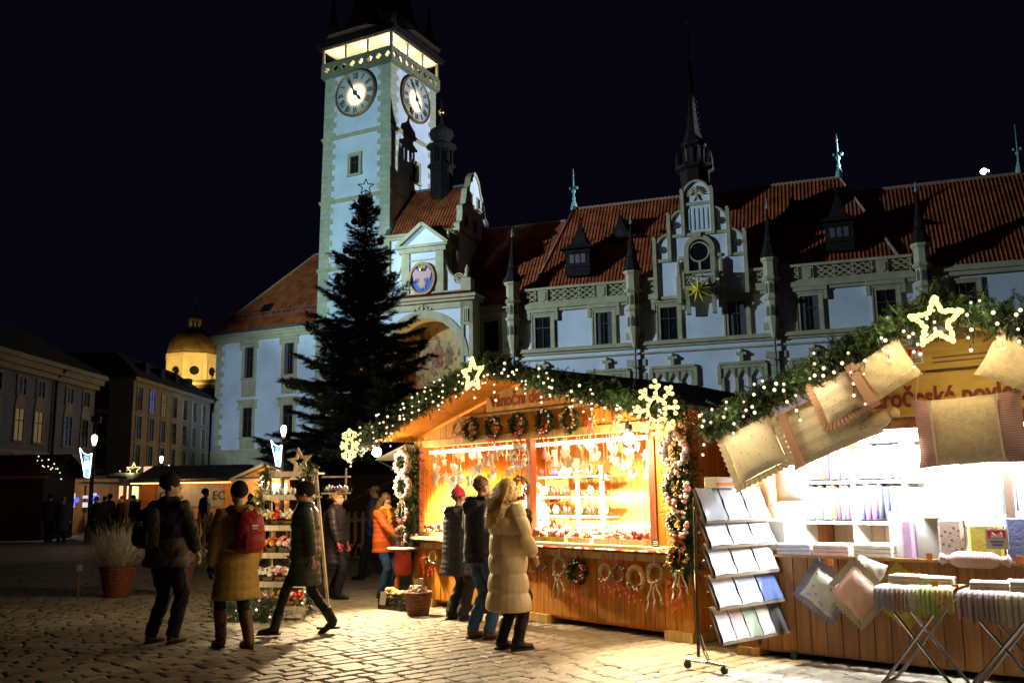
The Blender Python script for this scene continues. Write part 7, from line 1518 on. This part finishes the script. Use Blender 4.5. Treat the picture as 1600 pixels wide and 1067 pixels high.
backpack('dark backpack worn by the tall person in the navy beanie', MP.location, MP.rotation_euler.z, cloth('charcoal_nylon',(.035,.03,.032),.6), BLACKT, 1.1, 1.02)
# ---------------------------------------------------------------- passers-by in the dim market, in three builds with different coats
rc = random.Random(31)
CC = [('black',(.012,.012,.014)),('navy',(.015,.02,.05)),('brown',(.06,.035,.02)),('beige',(.24,.18,.11)),('red',(.22,.02,.02)),('grey',(.09,.09,.10)),('dark green',(.02,.035,.025)),('blue',(.02,.04,.14))]
CM = {n: cloth('far_coat_'+n.replace(' ','_'), c) for n, c in CC}
HM_ = {'dark hat':DKHAT,'dark hair':BRHAIR,'fair hair':BLOND}
proto = []
for i, (hem, fr_) in enumerate(((.62,.06),(.78,.1),(.5,.03))):
    p = person('x x x x', (0,0), (0,1), 1.72, dict(m=CM['black'],hem=hem,hemw=.25,th=.05,sleeve=1.1), dict(m=BLACKT,r=1.1), dict(m=BLACKB), (BRHAIR,'short') if i != 1 else None, (DKHAT,'beanie') if i == 1 else None, feet=((-.09,fr_),(.1,-fr_)), detail=.4); proto.append(p)
crowd = [(-15.9,33.2,.3,2,0,'navy','nearest the dark stall corner'),(-14.0,33.6,2.6,0,0,'brown','left of the pram'),(-13.4,34.8,.2,1,0,'dark green','between the pram and the pale bag'),(-12.4,34.2,-.2,0,0,'black','right of the pale bag'),(-11.7,33.0,.3,2,0,'blue','left of the beige coat'),(-10.4,33.6,.1,0,0,'black','at the corner of the long stall'),(-16.8,38.6,.9,2,0,'grey','behind the red coat, among the lights'),(-15.6,39.8,-.4,1,0,'black','in the middle of the dim crowd'),(-12.4,40.6,.6,0,0,'navy','behind the blue coat'),(-11.4,41.2,2.2,1,0,'grey','farthest back under the grey roof'),(-17.0,34.5,.2,1,0,'black','beside the dark stall wall'),(-16.2,36.5,2.0,0,0,'navy','between the dark stall and the pram'),(-15.3,35.6,1.2,1,0,'red','in front of the lit stall, in a red coat'),(-14.9,38.5,-.6,0,0,'brown','just right of the red coat'),(-14.2,36.0,.5,2,0,'black','pushing the pram'),(-13.6,39.5,2.8,1,0,'navy','behind the pram handle'),(-12.9,36.5,.1,0,0,'grey','carrying a pale bag'),(-12.0,37.5,.4,1,0,'blue','in a blue coat near the grey roofed stall'),(-11.2,35.0,.0,2,0,'beige','in a beige coat seen from behind'),(-10.6,36.5,-.3,0,0,'brown','right of the beige coat'),(-14.6,43.0,1.0,0,0,'black','far back under the grey roofed stall'),(-16.6,41.0,-1.0,1,0,'dark green','far back beside the lit stall'),(-13.2,43.5,.4,2,0,'navy','far back by the yellow lit stall'),(-9.4,28.6,-1.2,1,0,'black','standing behind the picket fence, in black'),(-8.4,30.0,1.5,0,0,'brown','in brown by the long stall behind the fence'),(-7.6,29.0,.8,2,0,'navy','in navy at the lit hatch of the long stall')]
for n_, (x,y,yw,pi_,_,cn,wh) in enumerate(crowd):
    o = dup(proto[pi_], (x,y,0), yw, 'person in %s coat %s' % (cn, wh) if 'coat' not in wh and 'in ' + cn not in wh else 'person ' + wh, scale=rc.uniform(.95,1.06)); o['group'] = 'people in the dim market'
    for ch in o.children:
        if ch.name.startswith('coat'): ch.material_slots[0].link = 'OBJECT'; ch.material_slots[0].material = CM[cn]
for p in proto:
    for ch in list(p.children): bpy.data.objects.remove(ch)
    bpy.data.objects.remove(p)
# ================================================================== THE DIM END OF THE MARKET
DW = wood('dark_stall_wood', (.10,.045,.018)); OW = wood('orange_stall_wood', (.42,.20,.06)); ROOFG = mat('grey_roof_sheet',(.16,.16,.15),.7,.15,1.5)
def stall(name_lb, x, y, rz, w, d, h, rise, wm, rm, front=True, ridge='x', board=.22, over=.5):
    t = thing('market_stall', name_lb, 'market stall', (x,y,0), rz)
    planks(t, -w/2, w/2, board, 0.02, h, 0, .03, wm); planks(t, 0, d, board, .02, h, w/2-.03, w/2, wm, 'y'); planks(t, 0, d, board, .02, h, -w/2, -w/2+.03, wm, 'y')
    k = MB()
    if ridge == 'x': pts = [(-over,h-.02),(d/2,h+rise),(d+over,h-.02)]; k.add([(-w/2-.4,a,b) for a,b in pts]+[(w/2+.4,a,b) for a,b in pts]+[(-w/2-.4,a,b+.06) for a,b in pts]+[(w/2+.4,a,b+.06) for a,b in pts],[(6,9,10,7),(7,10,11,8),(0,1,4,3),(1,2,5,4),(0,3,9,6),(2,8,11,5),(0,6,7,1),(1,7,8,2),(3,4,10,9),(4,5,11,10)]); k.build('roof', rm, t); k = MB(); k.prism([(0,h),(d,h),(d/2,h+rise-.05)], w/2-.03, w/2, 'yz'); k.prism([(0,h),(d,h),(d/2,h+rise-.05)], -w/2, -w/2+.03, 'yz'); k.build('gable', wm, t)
    return t
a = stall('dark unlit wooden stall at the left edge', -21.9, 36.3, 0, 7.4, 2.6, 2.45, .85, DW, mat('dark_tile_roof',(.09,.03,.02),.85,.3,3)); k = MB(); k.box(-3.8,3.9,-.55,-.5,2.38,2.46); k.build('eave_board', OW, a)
fairy_lights((-17.6,35.7,0), 0, [(-.6,0,3.25),(.0,0,2.85),(.45,0,2.5)], 14, 'row of warm bulbs on the roof edge of the dark stall', False, 12, bs=1.7)
# the long stall with the banner and eave light
b = stall('long pine stall with grey roof, banner and glowing eave', -11.45, 33.2, R(-6), 3.6, 2.8, 2.18, .0, OW, ROOFG, over=.35)
b2 = None
k = MB(); k.add([(-2.1,-.5,2.12),(1.7,-.5,2.12),(1.7,1.4,2.75),(-2.1,1.4,2.75),(1.7,3.2,2.12),(-2.1,3.2,2.12)],[(0,1,2,3),(3,2,4,5)]); k.build('roof_sheet', ROOFG, b)
k = MB(); k.box(-2.0,1.65,-.42,-.38,2.06,2.10); k.build('eave_light', emit('eave_strip',(1.0,.42,.12),5), b); lamp('eave_lamp', (-11.6,32.6,2.0), 30, (1.0,.55,.2), .2)
k = MB(); k.box(-1.2,1.2,-.03,-.005,1.25,2.0); bn = k.build('banner', mat('grey_banner',(.26,.24,.24),.8), b); link('lettering', text_mesh('C               EC', .42, mat('banner_letters',(.03,.03,.035),.7), .004, xs=.95), bn, (-1.1,-.04,1.5))
hs = stall('pine hatch stall with gable and bright lamp beside the long stall', -8.6, 32.6, R(-6), 1.7, 2.6, 2.15, .0, OW, ROOFG, over=.3)
k = MB(); k.prism([(-1.1,2.15),(1.1,2.15),(0,2.62)],-.02,2.6); k.build('gable_board', OW, hs); k = MB(); k.beam((-1.2,1.2,2.17),(0,1.2,2.70),3.1,.05,(0,0,1)); k.beam((0,1.2,2.70),(1.2,1.2,2.17),3.1,.05,(0,0,1)); k.build('roof_sheet', ROOFG, hs)
k = MB(); k.box(-.05,.75,-.04,-.004,1.45,2.02); k.build('lit_hatch', emit('hatch_glow',(1.0,.80,.5),5), hs); k = MB(); k.ball((.0,-.25,2.05),.09); k.build('lamp_bulb', emit('work_bulb',(1,.84,.55),60), hs, True); lamp('hatch_lamp', (-8.5,32.0,1.9), 70, (1,.65,.3), .1)
lamp('hatch_front_lamp', (-8.2,31.3,2.0), 160, (1,.68,.32), .1)
k = MB(); [k.ball((.15+.12*i,-.12,1.35),.06,nu=7,nv=5) for i in range(5)]; k.build('red_goods', REDB, hs)
# grey roofed stall and lit stalls behind the crowd
c = thing('market_stall', 'open stall with pale grey roof on wooden posts behind the crowd', 'market stall', (-18.2,44.2,0), 0)
k = MB(); k.add([(-2.2,-.4,2.3),(2.6,-.4,2.15),(2.2,2.4,2.75),(-1.6,2.4,2.85),(-2.2,-.4,2.22),(2.6,-.4,2.07)],[(0,1,2,3),(4,5,1,0)]); k.build('roof', ROOFG, c)
for x in (-2.0,.2,2.3): k = MB(); k.box(x-.06,x+.06,-.2,-.08,0,2.2); k.build('post', OW, c)
k = MB(); k.box(-2.0,2.2,0,.5,.85,.92); k.build('counter', OW, c); planks(c,-2,2.2,.2,.05,.85,0,.03,OW)
cols = [((1.0,.62,.2),2.2),((.75,.8,1.0),1.6),((1.0,.55,.25),2.4),((1.0,.72,.35),3.0),((1.0,.35,.3),1.6),((1.0,.66,.25),2.6)]
d = thing('market_stall', 'row of small lit stall windows in yellow and pink behind the crowd', 'market stall', (-18.6,49,0), 0)
planks(d,-6,4,.3,.02,2.6,.4,.44,OW); k = MB(); k.box(-6.2,4.2,-.4,2.5,2.55,2.68); k.build('roof', ROOFG, d); k = MB(); k.box(-6,4,-.2,.4,.8,.88); k.build('counter', OW, d)
for i,(cc,st) in enumerate(cols): k = MB(); x = -4.2+i*.82; k.box(x,x+.6,.36,.39,1.55,2.4); k.build('lit_window', emit('stall_glow%d'%i,cc,st*.55), d)
k = MB(); k.box(-.6,1.6,-.45,-.4,2.9,3.2); k.build('glowing_sign', emit('sign_glow',(1,.5,.3),1.2), d)
fairy_lights((-19.0,47.5,0),0,[(-1.2,0,2.75),(-.2,0,3.0),(.9,0,2.55)],26,'cluster of warm bulbs on the roof behind the crowd',False,21,bs=2); light_star((-19.2,47.3,3.0),0,.36,'small glowing star on the roof behind the crowd')
e = thing('market_stall', 'brightly lit stall of white and blue goods behind the crowd', 'market stall', (-20.6,42.6,0), 0)
planks(e,-2,2.0,.3,.02,2.5,1.6,1.64,OW); k = MB(); k.box(-2.2,2.2,-.2,2,2.5,2.6); k.build('roof', DW, e); k = MB(); k.box(-2,2,-.1,.5,.85,.92); k.build('counter', OW, e)
k = MB(); rr_ = random.Random(4); [k.box(x_,x_+rr_.uniform(.1,.25),.35,.4,z_,z_+rr_.uniform(.1,.25)) for x_ in (-1.1,-.6,-.1,.4,.9,1.3) for z_ in (1.2,1.6)]; k.build('white_goods', emit('white_goods_glow',(.8,.85,1.0),.9), e)  # goods emit: the lamplight on them is put into the material
k = MB(); [k.ball((rr_.uniform(-1,1.8),.2,rr_.uniform(1.2,1.7)),.12,nu=6,nv=4) for i in range(9)]; k.build('blue_goods', emit('blue_goods_glow',(.08,.12,1.0),2.0), e); lamp('bright_stall_lamp', (-20.2,41.9,2.2), 60, (1,.8,.5), .1)  # blue goods glow by emission too, standing for light on them
fairy_lights((-20.6,41.8,0),0,[(-1.2,0,2.1),(-.6,0,2.35),(0,0,2.2),(.6,0,2.5),(1.0,0,2.0)],60,'tangle of warm bulbs over the lit stall behind the crowd',True,22,bs=2.2)
# dark hut behind the orange jacket
h = stall('dark shuttered hut behind the picket fence', -3.3, 26.5, 0, 3.6, 2.4, 2.15, .35, DW, mat('dark_felt',(.03,.03,.03),.9)); k = MB(); k.beam((-1.6,-.03,1.3),(0,-.03,2.0),.04,.08,(0,1,0)); k.beam((0,-.03,2.0),(1.6,-.03,1.3),.04,.08,(0,1,0)); k.build('brace', OW, h)
# picket fence
PKW = wood('fence_pine', (.78,.54,.22)); k = MB(); k.prism([(-.045,.06),(.045,.06),(.045,1.08),(.02,1.15),(-.02,1.15),(-.045,1.08)],-.012,.012); pkm = k.mesh('picket', PKW)
def fence(p, q, lb):
    p = Vector((*p,0)); q = Vector((*q,0)); L = (q-p).length; t = thing('picket_fence', lb, 'fence', p, math.atan2((q-p).y,(q-p).x), 'picket fence sections'); n = int(L/.2)
    for i in range(n+1): link('picket', pkm, t, (L*i/n,-.02,rc.uniform(-.015,.015)), (0,rc.uniform(-.02,.02),0))
    for z in (.25,.9): k = MB(); k.box(-.05,L+.05,-.002,.03,z,z+.08); k.build('rail', PKW, t)
    for x in (.3,L-.3):
        k = MB(); k.beam((x,-.35,.02),(x,0,.5),.05,.04); k.beam((x,.35,.02),(x,0,.5),.05,.04); k.build('stand', DW, t)
fence((-9.3,26.3),(-7.0,25.6),'pine picket fence section between the tall person and the ochre coat'); fence((-6.9,25.5),(-4.4,24.6),'pine picket fence section behind the candle rack'); fence((-4.3,24.5),(-2.3,23.8),'pine picket fence section behind the orange jacket')
# pram and carried bag
pr = thing('pram', 'dark pram with grey hood in the dim crowd', 'pram', (-14.9,34.2,0), R(20)); k = MB(); k.loft([(0,0,.5,.3,.2),(0,0,.62,.36,.24),(0,0,.78,.38,.25)],16); k.build('basket', BLACKT, pr)
k = MB(); k.tube([(.1+.28*cos(R(t_)),0,.78+.3*sin(R(t_))) for t_ in range(0,181,20)],[.05,.2,.24,.26,.27,.27,.26,.24,.2,.05],10,True,0,.5); k.build('hood', CM['grey'], pr, True)
for x in (-.32,.32):
    for y in (-.22,.22): k = MB(); k.torus((x,y,.15),.13,.022,18,6,'y'); k.lathe([(.03,-.02),(.03,.02)],8,(x,y,.15),ax='y'); [k.tube([(x,y,.15),(x+.13*cos(a_),y,.15+.13*sin(a_))],.006,4) for a_ in (0,1.05,2.1,3.14,4.2,5.2)]; k.build('wheel', IRON, pr)
k = MB(); [k.tube([(-.32,y,.15),(.1,y,.5),(.55,y,1.02)],.014,6) for y in (-.2,.2)]; k.tube([(.55,-.2,1.02),(.55,.2,1.02)],.016,6); k.build('chassis', CHROME, pr)
bg_ = thing('carrier_bag', 'pale plastic carrier bag held in the dim crowd', 'bag', (-13.2,36.2,.55), 0); k = MB(); k.loft([(0,0,0,.16,.07),(0,0,.1,.2,.1),(0,0,.3,.19,.08),(0,0,.38,.12,.03)],12); k.build('sack', PAINTW, bg_, True); k = MB(); k.tube([(-.08,0,.36),(-.05,0,.5),(.05,0,.5),(.08,0,.36)],.008,4); k.build('handle', PAINTW, bg_)
# baskets of dry grass
GR = mat('dry_white_grass',(.55,.50,.40),.8,.3,12); WK = mat('red_wicker',(.20,.055,.022),.6,.45,26,.5)
def grass_basket(x, y, lb, s=1.0, n=900):
    t = thing('grass_basket', lb, 'planter', (x,y,0), 0); rr = random.Random(int(x*10)); k = MB(); 
    for j in range(12): z = .02+j*.035; k.torus((0,0,z), .18+.075*j/11, .021, 32, 6, 'z', jit=.2)
    k.lathe([(.17,0),(.25,.44),(.22,.44),(.15,.03)],20); k.torus((0,0,.45),.26,.03,32,6,'z',jit=.2); k.build('wicker_pot', WK, t, True)
    for i in range(16): a_ = 2*pi*i/16; k = MB(); k.tube([(.185*cos(a_),.185*sin(a_),.02),(.275*cos(a_),.275*sin(a_),.46)],.011,5); k.build('stake', WK, t)
    V, F = [], []
    for i in range(n):
        a_ = rr.uniform(0,6.28); r0 = .16*sqrt(rr.random()); el_ = rr.uniform(.15,1.25); L = rr.uniform(.5,.85)*s; p = Vector((r0*cos(a_),r0*sin(a_),.42)); d_ = Vector((cos(a_)*el_*.95,sin(a_)*el_*.95,1.15-el_*.55)).normalized(); q = p+d_*L*.6; r_ = q+(d_+Vector((cos(a_)*.3+rr.gauss(0,.25),sin(a_)*.3+rr.gauss(0,.25),rr.gauss(-.1,.2)))).normalized()*L*.45; sd_ = d_.cross(Vector((0,0,1)))
        sd_ = (sd_.normalized() if sd_.length > .05 else Vector((1,0,0)))*.0035; k0 = len(V); V += [p-sd_,p+sd_,q+sd_,q-sd_,r_]; F += [(k0,k0+1,k0+2,k0+3),(k0+3,k0+2,k0+4)]
        for j in range(3): u_ = q.lerp(r_,rr.random()); w_ = u_+Vector((rr.gauss(0,.05),rr.gauss(0,.05),rr.gauss(.02,.05))); k0 = len(V); V += [u_-sd_*.7,u_+sd_*.7,w_]; F.append((k0,k0+1,k0+2))
    me = bpy.data.meshes.new('dry_grass'); me.from_pydata([tuple(v) for v in V],[],F); me.materials.append(GR); o = link('dry_grass', me, t); o['kind'] = 'stuff'
grass_basket(-6.42,15.4,'red wicker pot of pale dry grass left of the tall person'); grass_basket(-5.55,15.6,'red wicker pot of dry grass half hidden by the tall person',.75,300)
t = thing('plant_tag', 'small white tag on a stick beside the dry grass', 'tag', (-6.95,15.2,0), 0); k = MB(); k.tube([(0,0,0),(0,0,.5)],.005,5); k.build('stick', OW, t); k = MB(); k.box(-.045,.045,-.008,-.002,.42,.53); k.build('card', PAINTW, t)
# ---------------------------------------------------------------- stepped candle rack with star and lights
CR = thing('candle_rack', 'stepped wooden rack of candle and flower arrangements with garland', 'display rack', (-3.02,12.7,0), R(-12))
CRW = wood('rack_wood',(.46,.38,.26))
for s in (-1,1):
    for (y0,y1) in ((-.42,.0),(.38,.06)): k = MB(); k.beam((s*.42,y0,.0),(s*.33,y1,1.92),.035,.03,(0,1,0)); k.build('side_rail', CRW, CR)
tz = [(.14,-.40,.28),(.44,-.33,.26),(.80,-.25,.24),(1.15,-.16,.22),(1.55,-.08,.2),(1.86,0,.18)]
for (z,y,d_) in tz: k = MB(); k.box(-.41,.41,y-.02,y+d_,z-.015,z+.01); k.box(-.41,.41,y-.035,y-.02,z-.04,z+.03); k.build('shelf', CRW, CR)
k = MB(); k.box(.42,.78,.05,.22,1.58,1.60); k.build('side_shelf', CRW, CR); k = MB(); k.box(.42,.78,.05,.22,1.80,1.82); k.build('side_shelf', CRW, CR); k = MB(); k.box(.76,.78,.05,.07,1.5,1.92); k.build('side_post', CRW, CR)
rotm = Matrix.Rotation(R(-12),3,'Z'); o0 = Vector((-3.02,12.7,0))
FLW = [('pink',PINKF),('red',REDB),('white',WHB),('yellow',YEL),('cream',CAND[4])]
def bouquet(loc, ci, where, seed):
    rr = random.Random(seed); t = thing('flower_arrangement', FLW[ci][0]+' flower arrangement, '+where, 'arrangement', loc, rr.uniform(-.4,.4), FLW[ci][0]+' arrangements on the candle rack')
    k = MB(); k.lathe([(.05,0),(.075,.03),(.08,.07),(.06,.075)],12); k.build('pot', CONE, t, True)
    for q in (ci,(ci+2)%5):
        k = MB()
        for i in range(16): a_ = rr.uniform(0,6.28); r_ = .1*sqrt(rr.random()); z = .11+.07*(1-r_/.1)+rr.uniform(-.02,.05); s_ = rr.uniform(.02,.036); k.ball((r_*cos(a_),r_*sin(a_),z),s_,s_,s_*.8,7,5)
        k.build('blossoms', FLW[q][1], t, True)
    link('greenery', fir_mesh([(-.07,0,.08),(.07,0,.08)],110,.05,.07,rr,0,FIR,nl=.028,n=8), t)
    if seed % 2: k = MB(); k.lathe([(.018,.08),(.018,.2),(.004,.215)],8); k.build('candle', CAND[(ci+1)%5], t)
rb = random.Random(77); nm_ = ['bottom','second','third','fourth','fifth']
for ti,(z,y,d_) in enumerate(tz[:5]):
    for i in range(5 if ti < 4 else 4):
        x = -.33+i*.165; L_ = o0 + rotm @ Vector((x, y+.1, z+.012))
        if ti == 4: put_candles(L_, 0, 1, 'on the top shelf of the candle rack', .9, i)
        else: bouquet(L_, (0,1,0,2,3,2,4,0,1,2)[(i*2+ti*3)%10], '%s from the left on the %s candle rack shelf' % (ordi(i), nm_[ti]), ti*10+i)
for i in range(3): put_candles(o0 + rotm @ Vector((.5+.11*i,.13,1.602)), 0, (1,3,4)[i], 'on the side shelf of the candle rack', .8, i)
ws = thing('wooden_star', 'pale wooden star with cut out centre on the candle rack', 'star', o0+rotm@Vector((.14,-.03,2.02)), R(-12)); k = MB(); ou = star_pts(5,.19,.085,R(98)); inn = star_pts(5,.085,.04,R(98)); k.strip(inn, ou, -.012, .012); k.build('star_body', WOODP, ws); k = MB(); k.box(-.012,.012,.012,.03,-.22,-.02); k.build('stake', CRW, ws)
GT = thing('fir_garland', 'fir garland winding down the candle rack', 'garland', o0, R(-12)); gpth = [(.30,-.06,1.98),(.32,-.1,1.5)]; gpl = [(-.34,-.03,2.0),(-.37,-.16,1.4),(-.41,-.30,.7),(-.45,-.42,.1)]; rr_ = random.Random(41)
link('greenery', fir_mesh(gpl,150,.08,.14,rr_,.3,FIR), GT); link('greenery', fir_mesh(gpth,150,.08,.14,rr_,.3,FIR), GT); link('greenery', fir_mesh([(-.7,-.5,.12),(-.3,-.6,.15),(.1,-.62,.1)],420,.25,.26,rr_,-.2,FIRD), GT); link('greenery', fir_mesh([(.44,-.3,.8),(.46,-.35,.1)],150,.07,.12,rr_,.3,FIR), GT)
fairy_lights(o0, R(-12), [(p[0],p[1]-.03,p[2]) for p in gpl]+[(-.2,-.6,.2),(.1,-.62,.2)], 26, 'warm fairy lights down the left side of the candle rack', False, 61, glow=4, gpow=5); fairy_lights(o0, R(-12), [(.30,-.1,2.02),(.33,-.15,1.4),(.44,-.35,.85),(.46,-.4,.15)], 18, 'warm fairy lights down the right side of the candle rack', False, 62, glow=3, gpow=5)
